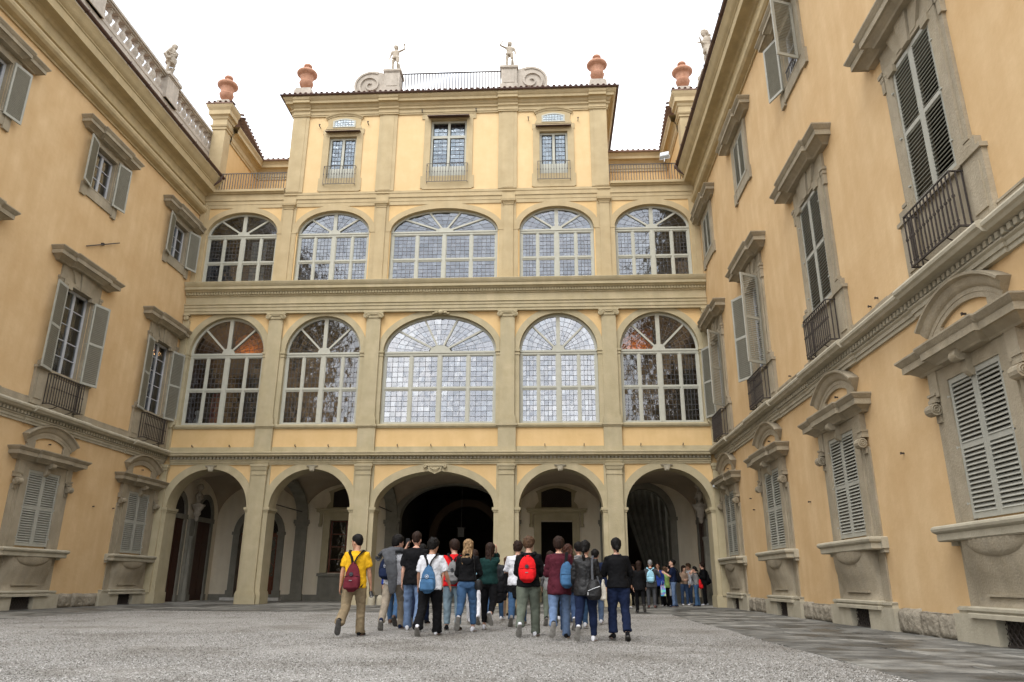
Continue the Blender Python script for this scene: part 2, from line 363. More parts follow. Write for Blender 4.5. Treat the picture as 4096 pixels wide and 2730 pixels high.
# ground floor piers
for x in (-7.284, -2.933, 2.933, 7.284):
    mb = MB(); sg = -1 if x < 0 else 1
    l = x-(.49 if abs(x) > 5 else .50); r = x+(.49 if abs(x) > 5 else .50)
    if x == -7.284: l, r = -7.71, -6.79
    if x == 7.284: l, r = 6.79, 7.71
    if x == -2.933: l, r = -3.43, -2.43
    if x == 2.933: l, r = 2.43, 3.43
    l -= .004; r += .004; mb.box(l, r, -.06, .78, 0, 3.55)
    mb.box(l-.05, r+.05, -.10, .80, .0, .42); mb.box(l-.03, r+.03, -.08, .79, .42, .48)
    # impost moulding
    mb.box(l-.03, r+.03, -.09, .80, 3.55, 3.62); mb.box(l-.07, r+.07, -.12, .82, 3.62, 3.72)
    part('pier', 'stone_facade', mb)
    mb = MB()
    mb.box(x-.31, x+.31, -.17, -.055, .5, 5.22)
    mb.box(x-.40, x+.40, -.24, -.05, 0, .36); mb.box(x-.36, x+.36, -.215, -.05, .36, .43); mb.box(x-.335, x+.335, -.19, -.05, .43, .5)
    mb.box(x-.335, x+.335, -.195, -.05, 5.02, 5.05)
    mb.profU([(-.02, 5.22), (.20, 5.22), (.21, 5.27), (.225, 5.33), (.25, 5.37), (.26, 5.45), (-.02, 5.45)], x-.12, x+.12)
    part('pilaster', 'stone_facade', mb)
    mb = MB(); mb.box(x-.42, x+.42, -.035, .01, 3.72, 5.45); part('pilaster_backing', 'stone_facade', mb)
for sx in (-1, 1):
    a, b = sorted((sx*11.06, sx*11.49)); mb = MB()
    if sx < 0: b += .034
    else: a -= .034
    def bb(g, *r): mb.box(a-(g if sx > 0 else 0), b+(g if sx < 0 else 0), *r)
    bb(0, -.06, .78, .42, 3.55); bb(.03, -.09, .8, 3.55, 3.62); bb(.06, -.12, .82, 3.62, 3.72); bb(.04, -.1, .8, 0, .42)
    a2, b2 = sorted((sx*11.2, sx*11.49)); mb.box(a2, b2, -.15, -.05, .42, 5.22)
    mb.box(a2-.03*(sx > 0), b2+.03*(sx < 0), -.2, -.05, 5.22, 5.33); mb.box(a2-.06*(sx > 0), b2+.06*(sx < 0), -.24, -.05, 5.33, 5.45)
    part('corner_pier', 'stone_facade', mb)
def archivolt(xc, spr, a, bq, w, x_lim, ztop, y, mat, n=30):
    # band round an arch, clipped between the pilasters and under the architrave
    mb = MB(); P = []
    for i in range(n+1):
        t = PI*i/n; c, q = math.cos(t), math.sin(t)
        ox = xc+(a+w)*c; oz = spr+(bq+w)*q
        ox = max(xc-x_lim, min(xc+x_lim, ox)); oz = min(oz, ztop)
        P.append(((xc+a*c, spr+bq*q), (ox, oz)))
    V = []; F = []
    for (i_, o_) in P: V += [(i_[0], y, i_[1]), (o_[0], y, o_[1]), (o_[0], .01, o_[1]), (i_[0], .01, i_[1])]
    for i in range(n):
        for k in range(4): F.append((4*i+k, 4*i+4+k, 4*i+4+(k+1) % 4, 4*i+(k+1) % 4))
    mb.faces(V, F); mb.arc(xc, spr, a+w*.72, bq+w*.72, a+w*.8, bq+w*.8, y-.012, y+.01, t0=.25, t1=PI-.25) if 0 else None
    return part('archivolt', mat, mb, smooth=40)
for x in BAYS:
    archivolt(x, 3.7, 1.68 if x else 2.43, 1.58 if x else 1.48, .3, 1.93 if x else 2.62, 5.47, -.05, 'stone_facade')
    archivolt(x, 10.33, 1.67 if x else 2.45, 1.67 if x else 1.65, .27, 1.94 if x else 2.60, 12.16, -.05, 'stone_facade')
    archivolt(x, 16.1, 1.67 if x else 2.45, 1.1, .27, 1.93 if x else 2.70, 17.45, -.05, 'stone_upper')
# keystone brackets over the ground arches
for x in BAYS:
    mb = MB()
    if x:
        mb.profU([(-.02, 5.38), (.12, 5.38), (.14, 5.42), (-.02, 5.46)], x-.10, x+.10)
        mb.faces([(x-.14,-.12,5.40),(x+.14,-.12,5.40),(x+.08,-.09,5.18),(x-.08,-.09,5.18),(x-.14,0,5.40),(x+.14,0,5.40),(x+.08,0,5.18),(x-.08,0,5.18)], [(0,1,2,3),(0,3,7,4),(1,5,6,2),(3,2,6,7)])
        mb.box(x-.05, x+.05, -.13, 0, 5.22, 5.36)
    else:
        mb.box(-.38, .38, -.15, 0, 5.38, 5.46)
        for sx in (-1, 1): volute(mb, sx*.41, 5.37, -.17, .075, 1.5, 20, sx)
        mb.faces([(-.3,-.12,5.38),(.3,-.12,5.38),(.24,-.11,5.16),(.09,-.1,5.1),(0,-.13,5.06),(-.09,-.1,5.1),(-.24,-.11,5.16)]+[(-.3,0,5.38),(.3,0,5.38),(.24,0,5.16),(.09,0,5.1),(0,0,5.06),(-.09,0,5.1),(-.24,0,5.16)],
                 [(0,1,2,3,4,5,6)]+[(i,(i+1) % 7,(i+1) % 7+7,i+7) for i in range(7)])
        mb.tube([(-.2,-.14,5.33),(-.1,-.16,5.25),(0,-.17,5.22),(.1,-.16,5.25),(.2,-.14,5.33)], .022)
    part('keystone', 'stone_light' if x else 'stone_facade', mb)
# first string course
SC = [(-.02, 5.46), (.06, 5.46), (.06, 5.53), (.09, 5.53), (.09, 5.60), (.13, 5.62), (.13, 5.66), (.05, 5.66), (.05, 5.77), (.16, 5.77), (.18, 5.80), (.30, 5.81), (.30, 5.88), (.33, 5.90), (.33, 5.95), (.27, 5.97), (-.02, 6.00)]
mb = MB(); mb.prof(SC, -11.17, 11.17); part('string_course', 'stone_facade', mb)
for x in PX:
    mb = MB(); mb.profU([(-.02, 5.463), (.10, 5.463), (.10, 5.53), (.125, 5.53), (.125, 5.60), (.155, 5.62), (.155, 5.657), (-.02, 5.657)], x-.22, x+.22); part('string_course_break', 'stone_facade', mb)
def dentils(x0, x1, pitch, w, zb, zt, o0, o1, mat, nm='dentil_row'):
    mb = MB(); n = int((x1-x0)/pitch); 
    for i in range(n):
        x = x0+(x1-x0)*(i+.5)/n; mb.box(x-w/2, x+w/2, -o1, -o0, zb, zt)
    return mb.obj(nm, mat, cb, fix=False)
o = dentils(-11.2, 11.2, .155, .085, 5.68, 5.768, .045, .145, 'stone_light'); o['kind'] = 'stuff'
mb = MB(); mb.box(-11.49, 11.49, -.045, .01, 6.0, 6.19); part('stone_band', 'stone_facade', mb)
# pedestals and ledge under the main windows
mb = MB(); mb.prof([(-.02, 6.97), (.06, 6.97), (.08, 7.02), (.11, 7.03), (.12, 7.10), (.10, 7.14), (-.02, 7.15)], -11.49, 11.49); part('window_ledge', 'stone_facade', mb)
for x in PX+(-11.42, 11.42):
    w = .37 if abs(x) < 8 else .14
    mb = MB(); mb.box(x-w, x+min(w, 11.49-x), -.14, .01, 5.99, 6.99)
    e = min(w, 11.49-x)
    mb.box(x-w-.03, x+min(w+.03, 11.495-x), -.17, .01, 6.985, 7.04); mb.box(x-w-.06, x+min(w+.06, 11.49-x), -.21, .01, 7.04, 7.13)
    part('pedestal', 'stone_facade', mb)
# ionic pilasters of the main floor
def ionic(x, half=None):
    mb = MB(); lo, hi = (x-.31, x+.31)
    if half: lo, hi = (x-.14, min(x+.14, 11.49))
    mb.box(lo, hi, -.15, .01, 7.46, 11.84)
    mb.box(lo-.03, hi+(.03 if not half or x < 0 else 0), -.18, .01, 7.36, 7.46); mb.box(lo-.06, hi+(.06 if not half or x < 0 else 0), -.21, .01, 7.13, 7.36)
    if half: return part('pilaster', 'stone_facade', mb)
    part('pilaster', 'stone_facade', mb)
    mb = MB(); mb.box(x-.33, x+.33, -.19, .01, 11.84, 11.96); mb.box(x-.43, x+.43, -.235, .01, 12.05, 12.12)
    mb.box(x-.30, x+.30, -.215, .01, 11.96, 12.05)
    for sx in (-1, 1): volute(mb, x+sx*.335, 11.93, -.24, .115, sgn=sx)
    mb.tube([(x-.2,-.215,12.02),(x-.08,-.225,11.985),(x+.08,-.225,11.985),(x+.2,-.215,12.02)], .02, 5)
    part('capital', 'stone_facade', mb)
for x in PX: ionic(x)
for x in (-11.35, 11.35):
    ionic(x, True)
    mb = MB(); volute(mb, x-.02*(x > 0)+.02*(x < 0), 11.93, -.24, .11, sgn=1); mb.box(min(x-.13, 11.3), min(x+.13, 11.49), -.235, .01, 12.05, 12.12); part('capital', 'stone_facade', mb)
for bx in BAYS:
    hw = 1.67 if bx else 2.45
    for sx in (-1, 1):
        a, b = sorted((bx+sx*(hw-.002), bx+sx*(hw+.20))); b = min(b, 11.49); a = max(a, -11.49)
        mb = MB(); mb.box(a, b, -.055, .5, 7.15, 10.12); part('jamb', 'stone_facade', mb)
        mb = MB(); mb.box(a-.02, b+.02, -.085, .49, 10.12, 10.17); mb.box(a-.01, b+.01, -.07, .49, 10.17, 10.26); mb.box(a-.035, b+.035, -.11, .49, 10.26, 10.34); part('impost', 'stone_facade', mb)
# flower bracket at the crown of the middle window
mb = MB(); mb.ball((0, -.15, 12.06), (.12, .09, .1)); mb.box(-.26, .26, -.13, .01, 12.08, 12.15)
for sx in (-1, 1): mb.ball((sx*.2, -.12, 12.06), (.1, .06, .06)); mb.ball((sx*.32, -.1, 12.02), (.07, .05, .05))
part('crown_ornament', 'stone_facade', mb, smooth=50)
# big entablature
EN = [(-.02, 12.12), (.17, 12.12), (.17, 12.24), (.20, 12.24), (.20, 12.38), (.23, 12.40), (.23, 12.50), (.27, 12.53), (.27, 12.56), (.16, 12.56), (.16, 12.92), (.20, 12.93), (.20, 12.99), (.22, 13.0), (.22, 13.10), (.30, 13.12), (.34, 13.17), (.42, 13.20), (.42, 13.32), (.45, 13.35), (.49, 13.42), (.52, 13.50), (.52, 13.53), (.1, 13.60), (-.02, 13.60)]
mb = MB(); mb.prof(EN, -11.49, 11.49); part('entablature', 'stone_facade', mb)
o = dentils(-11.49, 11.49, .125, .075, 12.99, 13.10, .215, .29, 'stone_facade'); o['kind'] = 'stuff'
# upper floor
for x in PX:
    mb = MB(); mb.box(x-.44, x+.44, -.05, .01, 13.55, 16.05); mb.box(x-.47, x+.47, -.065, .01, 16.05, 16.1)
    part('panel', 'stone_upper', mb)
    mb = MB(); mb.box(x-.22, x+.22, -.10, .01, 13.6, 17.36); mb.box(x-.27, x+.27, -.13, .01, 13.55, 13.72)
    mb.box(x-.24, x+.24, -.125, .01, 17.28, 17.31)
    mb.profU([(-.02, 17.36), (.12, 17.36), (.14, 17.42), (.19, 17.46), (.21, 17.56), (-.02, 17.56)], x-.13, x+.13)
    mb.box(x-.34, x+.34, -.035, .01, 16.1, 17.42)
    part('pilaster', 'stone_upper', mb)
for sx in (-1, 1):
    a, b = sorted((sx*11.075, sx*11.49)); mb = MB(); mb.box(a, b, -.043, .01, 13.55, 17.42); mb.box(*sorted((sx*11.25, sx*11.49)), -.1, .01, 13.6, 17.36); mb.box(*sorted((sx*11.19, sx*11.49)), -.17, .01, 17.36, 17.56)
    part('pilaster', 'stone_upper', mb)
mb = MB(); mb.box(-11.49, 11.49, -.04, .01, 17.42, 18.16); mb.box(-11.49, 11.49, -.055, .01, 17.60, 17.63); mb.box(-11.49, 11.49, -.075, .01, 17.80, 17.86)
part('frieze_band', 'stone_upper', mb)
mb = MB(); mb.box(-7.6, 7.6, -.06, .01, 18.03, 18.075)
for x in PX: mb.box(x-.30, x+.30, -.09, .01, 17.62, 17.87); mb.box(x-.30, x+.30, -.09, .01, 18.02, 18.08)
part('frieze_fillet', 'stone_upper', mb)
# terrace copings with railing
for sx in (-1, 1):
    mb = MB(); a, b = sorted((sx*7.6, sx*11.49)); mb.prof([(-.4, 18.15), (.10, 18.15), (.13, 18.2), (.2, 18.22), (.2, 18.33), (.16, 18.36), (-.4, 18.37)], a, b); part('coping', 'stone_upper', mb)
    mb = MB(); mb.box(a, b, -.0, 5, 18.1, 18.3); part('terrace_floor', 'stone_upper', mb)
def bar_railing(x0, x1, z0, z1, y, r, pitch, name='railing', mat='iron_grey', knots=False, parent=None, rz=0, loc=(0,0,0), bow=False):
    mb = MB(); n = max(2, int(round((x1-x0)/pitch)))
    mb.box(x0, x1, y-r*1.6, y+r*1.6, z1-r*1.6, z1); mb.box(x0, x1, y-r*1.3, y+r*1.3, z0, z0+r*2)
    for i in range(n+1):
        x = x0+(x1-x0)*i/n; mb.box(x-r, x+r, y-r, y+r, z0+r, z1-r)
        if knots: mb.box(x-r*2.1, x+r*2.1, y-r*2.1, y+r*2.1, z0+(z1-z0)*.53, z0+(z1-z0)*.58)
    return mb.obj(name, mat, parent if parent is not None else cb, loc, rz, fix=False)
for sx in (-1, 1):
    a, b = sorted((sx*7.6, sx*10.95)); bar_railing(a, b, 18.44, 19.33, .05, .016, .125)
# attic pilasters and cornice
for (a, b) in ((-7.552, -6.76), (-3.31, -2.44), (2.44, 3.31), (6.76, 7.552)):
    mb = MB(); mb.box(a, b, -.07, .01, 18.16, 22.36); mb.box(a+.16*(a > -7), b-.16*(b < 7), -.085, .01, 18.2, 22.3)
    part('attic_pilaster', 'stone_upper', mb)
AC = [(-.02, 22.28), (.06, 22.28), (.06, 22.36), (.09, 22.36), (.09, 22.50), (.13, 22.55), (.17, 22.56), (.17, 22.60), (.10, 22.61), (.10, 22.72), (.14, 22.74), (.22, 22.84), (.24, 22.86), (.36, 22.87), (.36, 23.0), (.40, 23.03), (.46, 23.10), (.49, 23.16), (.49, 23.2), (-.02, 23.24)]
mb = MB(); n = len(AC)
P = []
for (px, py, dx, dy) in ((-7.55, 7, -1, 0), (-7.55, 0, -1, -1), (7.55, 0, 1, -1), (7.55, 7, 1, 0)):
    P += [(px+dx*o_, py+dy*o_, z_) for o_, z_ in AC]
mb.faces(P, [(k*n+i, k*n+(i+1) % n, (k+1)*n+(i+1) % n, (k+1)*n+i) for k in range(3) for i in range(n)])
part('attic_cornice', 'stone_upper', mb)
AB = [(-.02, 22.283), (.14, 22.283), (.14, 22.36), (.17, 22.36), (.17, 22.503), (.21, 22.553), (.25, 22.563), (.25, 22.603), (.18, 22.613), (.18, 22.723), (.22, 22.743), (.30, 22.843), (.32, 22.863), (.44, 22.873), (.44, 22.997), (.48, 23.027), (.51, 23.097), (.51, 23.12), (-.02, 23.12)]
for (a, b) in ((-7.5, -6.76), (-3.31, -2.44), (2.44, 3.31), (6.76, 7.5)):
    mb = MB(); mb.prof(AB, a-.04, b+.04); part('cornice_break', 'stone_upper', mb)
# gutter with brackets and the tiled slope above
def gutter(path, r, name, parent, zc):
    mb = MB(); K = [(r*math.cos(PI+PI*i/7), r*math.sin(PI+PI*i/7)) for i in range(8)]+[(r*.8*math.cos(2*PI-PI*i/7), r*.8*math.sin(2*PI-PI*i/7)) for i in range(8)]
    P = []; m = len(K)
    for (x, y, nx, ny) in path: P += [(x+nx*a, y+ny*a, zc+b) for a, b in K]
    mb.faces(P, [(k*m+i, k*m+(i+1) % m, (k+1)*m+(i+1) % m, (k+1)*m+i) for k in range(len(path)-1) for i in range(m)]+[tuple(range(m)), tuple(reversed(range((len(path)-1)*m, len(path)*m)))])
    return mb.obj(name, 'gutter_metal', parent, smooth=30)
gutter([(-8.10, 6, -1, 0), (-8.10, -.55, -1, -1), (8.10, -.55, 1, -1), (8.10, 6, 1, 0)], .065, 'gutter', cb, 23.24)
mb = MB(); mb.faces([(-8.1,-.55,23.25),(8.1,-.55,23.25),(6.6,3,24.0),(-6.6,3,24.0),(-8.1,7,23.25),(8.1,7,23.25)], [(0,1,2,3),(0,3,4),(1,5,2),(2,5,4,3)])
part('roof', 'roof_tile', mb)
# rounded cover tiles along the eaves
tm = MB()
R_ = [( .075*math.cos(PI*i/6), .07*math.sin(PI*i/6)) for i in range(7)]; r_ = [(.058*math.cos(PI*i/6), .053*math.sin(PI*i/6)) for i in range(7)]
V = [(a, 0, b) for a, b in R_]+[(a, 0, b) for a, b in r_]+[(a*.85, .5, b*.85+.10) for a, b in R_]
tm.faces(V, [(i, i+1, 7+i+1, 7+i) for i in range(6)]+[(i, 14+i, 14+i+1, i+1) for i in range(6)])
TILE = tm.mesh('roof_tile', 'roof_tile', 50)
for i in range(62):
    x = -7.95+15.9*i/61
    o = link('roof_tile', TILE, cb, (x, -.56+random.uniform(-.015, .015), 23.29+random.uniform(-.008, .008))); o.rotation_euler = (random.uniform(-.04, .04), 0, random.uniform(-.06, .06))
for sx in (-1, 1):
    for i in range(14): link('roof_tile', TILE, cb, (sx*8.1, -.2+i*.27, 23.29), sx*PI/2)
# parapet, pedestals, scrolls and railing above the eaves
mb = MB(); mb.box(-3.35, 3.35, .45, 1.0, 23.3, 23.93); mb.box(-3.35, 3.35, .41, 1.04, 23.93, 23.98); part('parapet', 'stone_upper', mb)
for sx in (-1, 1):
    mb = MB(); x = sx*2.9; w = .38
    mb.box(x-w, x+w, .1, .86, 23.3, 24.88); mb.box(x-w-.05, x+w+.05, .05, .91, 23.3, 23.98)
    mb.box(x-w*.72, x+w*.72, .08, .2, 24.08, 24.66)
    mb.box(x-w-.03, x+w+.03, .07, .89, 24.88, 24.93); mb.box(x-w-.07, x+w+.07, .03, .93, 24.93, 25.05); mb.box(x-w+.08, x+w-.08, .18, .78, 25.05, 25.15)
    part('statue_pedestal', 'balustrade_stone', mb)
    # scroll
    def spiral_xy(t0, t1, n, r0, r1, cx, cz): return [(cx+sx*(r0+(r1-r0)*i/n)*math.cos(t0+(t1-t0)*i/n), cz+(r0+(r1-r0)*i/n)*math.sin(t0+(t1-t0)*i/n)) for i in range(n+1)]
    out = [(sx*3.28, 23.45), (sx*3.28, 24.92)]+spiral_xy(1.9, .05, 14, .93, .72, sx*4.0, 24.20)[1:]+[(sx*4.80, 23.95), (sx*4.93, 23.80), (sx*4.90, 23.45)]
    mb = MB(); k = len(out)
    mb.faces([(a, .25, b) for a, b in out]+[(a, .62, b) for a, b in out], [tuple(range(k)), tuple(range(k, 2*k))]+[(i, (i+1) % k, (i+1) % k+k, i+k) for i in range(k)])
    sp = spiral_xy(-2.3, -2.3+2*PI*1.7, 46, .66, .07, sx*3.98, 24.24)
    for (a, b), (c, d) in zip(sp, sp[1:]):
        w_ = .045; dx, dz = c-a, d-b; l_ = math.hypot(dx, dz) or 1; nx, nz = -dz/l_*w_, dx/l_*w_
        mb.faces([(a+nx,.17,b+nz),(c+nx,.17,d+nz),(c-nx,.17,d-nz),(a-nx,.17,b-nz),(a+nx,.26,b+nz),(c+nx,.26,d+nz),(c-nx,.26,d-nz),(a-nx,.26,b-nz)], [(0,1,2,3),(0,4,5,1),(3,2,6,7)])
    sp = spiral_xy(2.0, -.7, 18, .80, .76, sx*3.98, 24.20)
    for (a, b), (c, d) in zip(sp, sp[1:]):
        w_ = .05; dx, dz = c-a, d-b; l_ = math.hypot(dx, dz) or 1; nx, nz = -dz/l_*w_, dx/l_*w_
        mb.faces([(a+nx,.2,b+nz),(c+nx,.2,d+nz),(c-nx,.2,d-nz),(a-nx,.2,b-nz),(a+nx,.26,b+nz),(c+nx,.26,d+nz),(c-nx,.26,d-nz),(a-nx,.26,b-nz)], [(0,1,2,3),(0,4,5,1),(3,2,6,7)])
    part('scroll', 'balustrade_stone', mb)
    mb = MB(); mb.box(sx*7.2-.42, sx*7.2+.42, -.25, .55, 23.3, 23.78); mb.box(sx*7.2-.38, sx*7.2+.38, -.21, .51, 23.78, 23.9); part('urn_base', 'balustrade_stone', mb)
bar_railing(-2.45, 2.45, 24.02, 25.07, .5, .021, .148, mat='iron')

# ---- tall arched windows
def arch_window(xc, hw, sill, spr, rise, sectors, cols, rowsU, rowsL, ysub, individual=False, hub=.17, mull=.085, cen=.17, glassmat='old_glass'):
    y = .20; H = spr-sill
    fr = MB()
    def bar(x0, x1, z0, z1, d=0): fr.box(x0, x1, y-.03-d, y+.08, z0, z1)
    bar(-hw, -hw+.11, 0, H+.02); bar(hw-.11, hw, 0, H+.02); bar(-hw+.11, hw-.11, 0, .09)
    bar(-hw, hw, H-.15, H+.02, .012); fr.box(-hw, hw, y-.07, y+.05, H-.05, H)
    bar(-cen/2, cen/2, .09, H-.15, .01)
    q = [-hw+.11, -(hw+cen/2)/2+mull*.2, -cen/2, cen/2, (hw+cen/2)/2-mull*.2, hw-.11]
    xs = []
    for a, m_, b in ((q[0], q[1], q[2]), (q[3], q[4], q[5])):
        fr.box(m_-mull/2, m_+mull/2, y-.034, y+.07, .09, H-.15); xs += [(a, m_-mull/2), (m_+mull/2, b)]
    zr = .09+(H-.24)*(rowsL/(rowsU+rowsL))
    for a, b in xs: fr.box(a, b, y-.025, y+.06, zr-.05, zr+.05); fr.box(a, b, y-.045, y+.0, zr-.008, zr+.008)
    # casement rebates: thin raised rims round each light
    lights = []
    for a, b in xs:
        for z0, z1, rows in ((.09, zr-.05, rowsL), (zr+.05, H-.15, rowsU)):
            t = .038
            fr.box(a, a+t, y-.01, y+.05, z0, z1); fr.box(b-t, b, y-.01, y+.05, z0, z1); fr.box(a+t, b-t, y-.01, y+.05, z0, z0+t); fr.box(a+t, b-t, y-.01, y+.05, z1-t, z1)
            lights.append((a+t, b-t, z0+t, z1-t, rows))
    # fan
    fr.arc(0, H, hw-.10, rise-.10, hw, rise, y-.03, y+.08, n=32)
    hb = hub
    fr.arc(0, H, .001, .001, hw*hb, max(rise*hb, .2), y-.045, y+.07, n=14)
    def E(rho, t): return (rho*hw*math.cos(t), H+rho*rise*math.sin(t))
    n = sectors
    if n == 4: ang = [0, PI*.255, PI/2, PI*.745, PI]
    else: ang = [0, PI*.215, PI*.40, PI*.60, PI*.785, PI]
    rim = 1-.10/min(hw, rise) if n == 4 else .935
    if rise < 1.3: rim = .93
    for t in ang[1:-1]:
        w_ = .075 if abs(t-PI/2) < .01 else .04
        if n == 4 and abs(t-PI/2) < .01: w_ = .085
        (a, b), (c, d) = E(hb, t), E(.97, t); dx, dz = c-a, d-b; l_ = math.hypot(dx, dz); nx, nz = -dz/l_*w_, dx/l_*w_
        fr.faces([(a+nx,y-.035,b+nz),(c+nx,y-.035,d+nz),(c-nx,y-.035,d-nz),(a-nx,y-.035,b-nz),(a+nx,y+.07,b+nz),(c+nx,y+.07,d+nz),(c-nx,y+.07,d-nz),(a-nx,y+.07,b-nz)], [(0,1,2,3),(0,4,5,1),(3,2,6,7)])
    fr.box(-hw+.1, hw-.1, y-.02, y+.07, H+.02, H+.05)
    win = fr.obj('window', 'window_paint', cb, (xc, 0, sill), smooth=30, fix=False)
    # panes and leads
    ld = MB(); quads = []
    def lead(a, b, w=.008):
        (x0, z0), (x1, z1) = a, b; dx, dz = x1-x0, z1-z0; l_ = math.hypot(dx, dz)
        if l_ < 1e-4: return
        nx, nz = -dz/l_*w, dx/l_*w; yy = y+.012
        ld.faces([(x0+nx,yy,z0+nz),(x1+nx,yy,z1+nz),(x1-nx,yy,z1-nz),(x0-nx,yy,z0-nz),(x0+nx,yy+.012,z0+nz),(x1+nx,yy+.012,z1+nz),(x1-nx,yy+.012,z1-nz),(x0-nx,yy+.012,z0-nz)], [(0,1,2,3),(0,4,5,1),(3,2,6,7)])
    for a, b, z0, z1, rows in lights:
        for i in range(1, cols): x = a+(b-a)*i/cols; lead((x, z0), (x, z1))
        for j in range(1, rows): z = z0+(z1-z0)*j/rows; lead((a-.02, z), (b+.02, z), .009)
        for i in range(cols):
            for j in range(rows):
                x, X = a+(b-a)*i/cols, a+(b-a)*(i+1)/cols; z, Z = z0+(z1-z0)*j/rows, z0+(z1-z0)*(j+1)/rows
                quads.append([(x, z), (X, z), (X, Z), (x, Z)])
    nr = 5 if rise > 1.3 else 4; na = 4 if individual or rise > 1.3 else 3
    if n == 4 and rise > 1.3: nr = 6
    pad = .035
    for s0, s1 in zip(ang, ang[1:]):
        lo = hb+.02; hi = rim
        a0, a1 = s0+(.0 if s0 == 0 else .02), s1-(.0 if s1 == PI else .02)
        def EE(r_, t):
            x, z = E(r_, t); return (x, max(z, H+.05))
        for i in range(1, na): t = a0+(a1-a0)*i/na; lead(EE(lo, t), EE(hi, t), .006)
        for j in range(1, nr):
            r_ = lo+(hi-lo)*j/nr
            for i in range(na*2): lead(EE(r_, a0+(a1-a0)*i/(na*2)), EE(r_, a0+(a1-a0)*(i+1)/(na*2)), .006)
        for i in range(na):
            for j in range(nr):
                t, T = a0+(a1-a0)*i/na, a0+(a1-a0)*(i+1)/na; r0, r1 = lo+(hi-lo)*j/nr, lo+(hi-lo)*(j+1)/nr
                if j == nr-1: r1 = hi+.02
                quads.append([EE(r0, t), EE(r1, t), EE(r1, T), EE(r0, T)])
    link('leading', ld.mesh('leading', 'lead', fix=False), win)
    pm = MB()
    for qd in quads:
        cx = sum(p[0] for p in qd)/4; cz = sum(p[1] for p in qd)/4
        ta, tb = random.gauss(0, .014), random.gauss(0, .014)
        if individual:
            m1 = MB(); m1.poly([(x-cx, 0, z-cz) for x, z in qd])
            o = link('pane', m1.mesh('pane', glassmat, fix=False), win, (cx, y+.02, cz)); o.rotation_euler = (ta, 0, tb)
        else:
            pm.poly([(x, y+.02+ta*(z-cz)+tb*(x-cx), z) for x, z in qd])
    if not individual: link('pane', pm.mesh('pane', glassmat, fix=False), win, kind='stuff')
    return win
for i, x in enumerate(BAYS):
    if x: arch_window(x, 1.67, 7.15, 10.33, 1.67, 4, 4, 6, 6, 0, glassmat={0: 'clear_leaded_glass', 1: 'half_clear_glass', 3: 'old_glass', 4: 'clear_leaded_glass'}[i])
    else: arch_window(x, 2.45, 7.15, 10.33, 1.65, 5, 4, 6, 6, 0, individual=True, hub=.19, cen=.15, mull=.12)
for i, x in enumerate(BAYS):
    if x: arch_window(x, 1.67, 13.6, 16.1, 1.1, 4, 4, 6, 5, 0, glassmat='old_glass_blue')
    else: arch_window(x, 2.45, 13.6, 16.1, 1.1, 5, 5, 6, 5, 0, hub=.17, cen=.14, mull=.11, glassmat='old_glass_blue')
# ---- attic windows
def attic_window(xc, hw, z0, z1, trans=None, bal=(18.52, 19.48), side=True):
    fr = MB(); y = .14; 
    fr.box(-hw, -hw+.1, y-.03, y+.08, 0, z1-z0); fr.box(hw-.1, hw, y-.03, y+.08, 0, z1-z0); fr.box(-hw+.1, hw-.1, y-.03, y+.08, z1-z0-.1, z1-z0)
    fr.box(-.06, .06, y-.035, y+.07, 0, z1-z0-.1); fr.box(-hw+.1, hw-.1, y-.0, y+.06, 0, 1.0)
    for k in (-1, 1): fr.box(min(k*.12, k*(hw-.16)), max(k*.12, k*(hw-.16)), y-.015, y+.02, .3, .9)
    tops = [(1.0, z1-z0-.1)]
    if trans: fr.box(-hw+.1, hw-.1, y-.03, y+.07, trans-.07, trans+.07); tops = [(1.0, trans-.07), (trans+.07, z1-z0-.1)]
    w = fr.obj('window', 'window_paint', cb, (xc, 0, z0), fix=False)
    ld = MB(); pm = MB()
    for (a, b) in tops:
        for k in (-1, 1):
            x0, x1 = sorted((k*.06, k*(hw-.1)))
            fr2 = .04; x0 += fr2; x1 -= fr2
            nr = max(2, int((b-a)/.2))
            for i in range(1, 3): x = x0+(x1-x0)*i/3; ld.box(x-.005, x+.005, y+.01, y+.02, a, b)
            for j in range(1, nr): z = a+(b-a)*j/nr; ld.box(x0-.03, x1+.03, y+.01, y+.02, z-.006, z+.006)
            for i in range(3):
                for j in range(nr):
                    ta, tb = random.gauss(0, .012), random.gauss(0, .012); X0, X1 = x0+(x1-x0)*i/3, x0+(x1-x0)*(i+1)/3; Z0, Z1 = a+(b-a)*j/nr, a+(b-a)*(j+1)/nr
                    pm.poly([(x, y+.03+ta*(z-(Z0+Z1)/2)+tb*(x-(X0+X1)/2), z) for x, z in ((X0, Z0), (X1, Z0), (X1, Z1), (X0, Z1))])
            rim = MB()
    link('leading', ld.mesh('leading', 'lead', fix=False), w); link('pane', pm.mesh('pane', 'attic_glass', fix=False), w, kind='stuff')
    bar_railing(xc-hw-.09, xc+hw+.09, bal[0], bal[1], -.17, .010, .125, 'balcony_railing', 'iron_grey', knots=True)
    for k in (-1, 1):
        mb = MB(); mb.box(xc+k*(hw+.09)-.012, xc+k*(hw+.09)+.012, -.17, .0, bal[1]-.03, bal[1]-.005); part('railing_stay', 'iron_grey', mb)
        mb = MB(); mb.box(xc+k*(hw+.09)-.012, xc+k*(hw+.09)+.012, -.17, .0, bal[0], bal[0]+.025); part('railing_stay', 'iron_grey', mb)
def ring_frame(mb, x0, x1, z0, z1, w, o, bottom=True):
    mb.box(x0-w, x0, -o, .01, z0-(w if bottom else 0), z1+w); mb.box(x1, x1+w, -o, .01, z0-(w if bottom else 0), z1+w); mb.box(x0, x1, -o, .01, z1, z1+w)
    if bottom: mb.box(x0, x1, -o, .01, z0-w, z0)
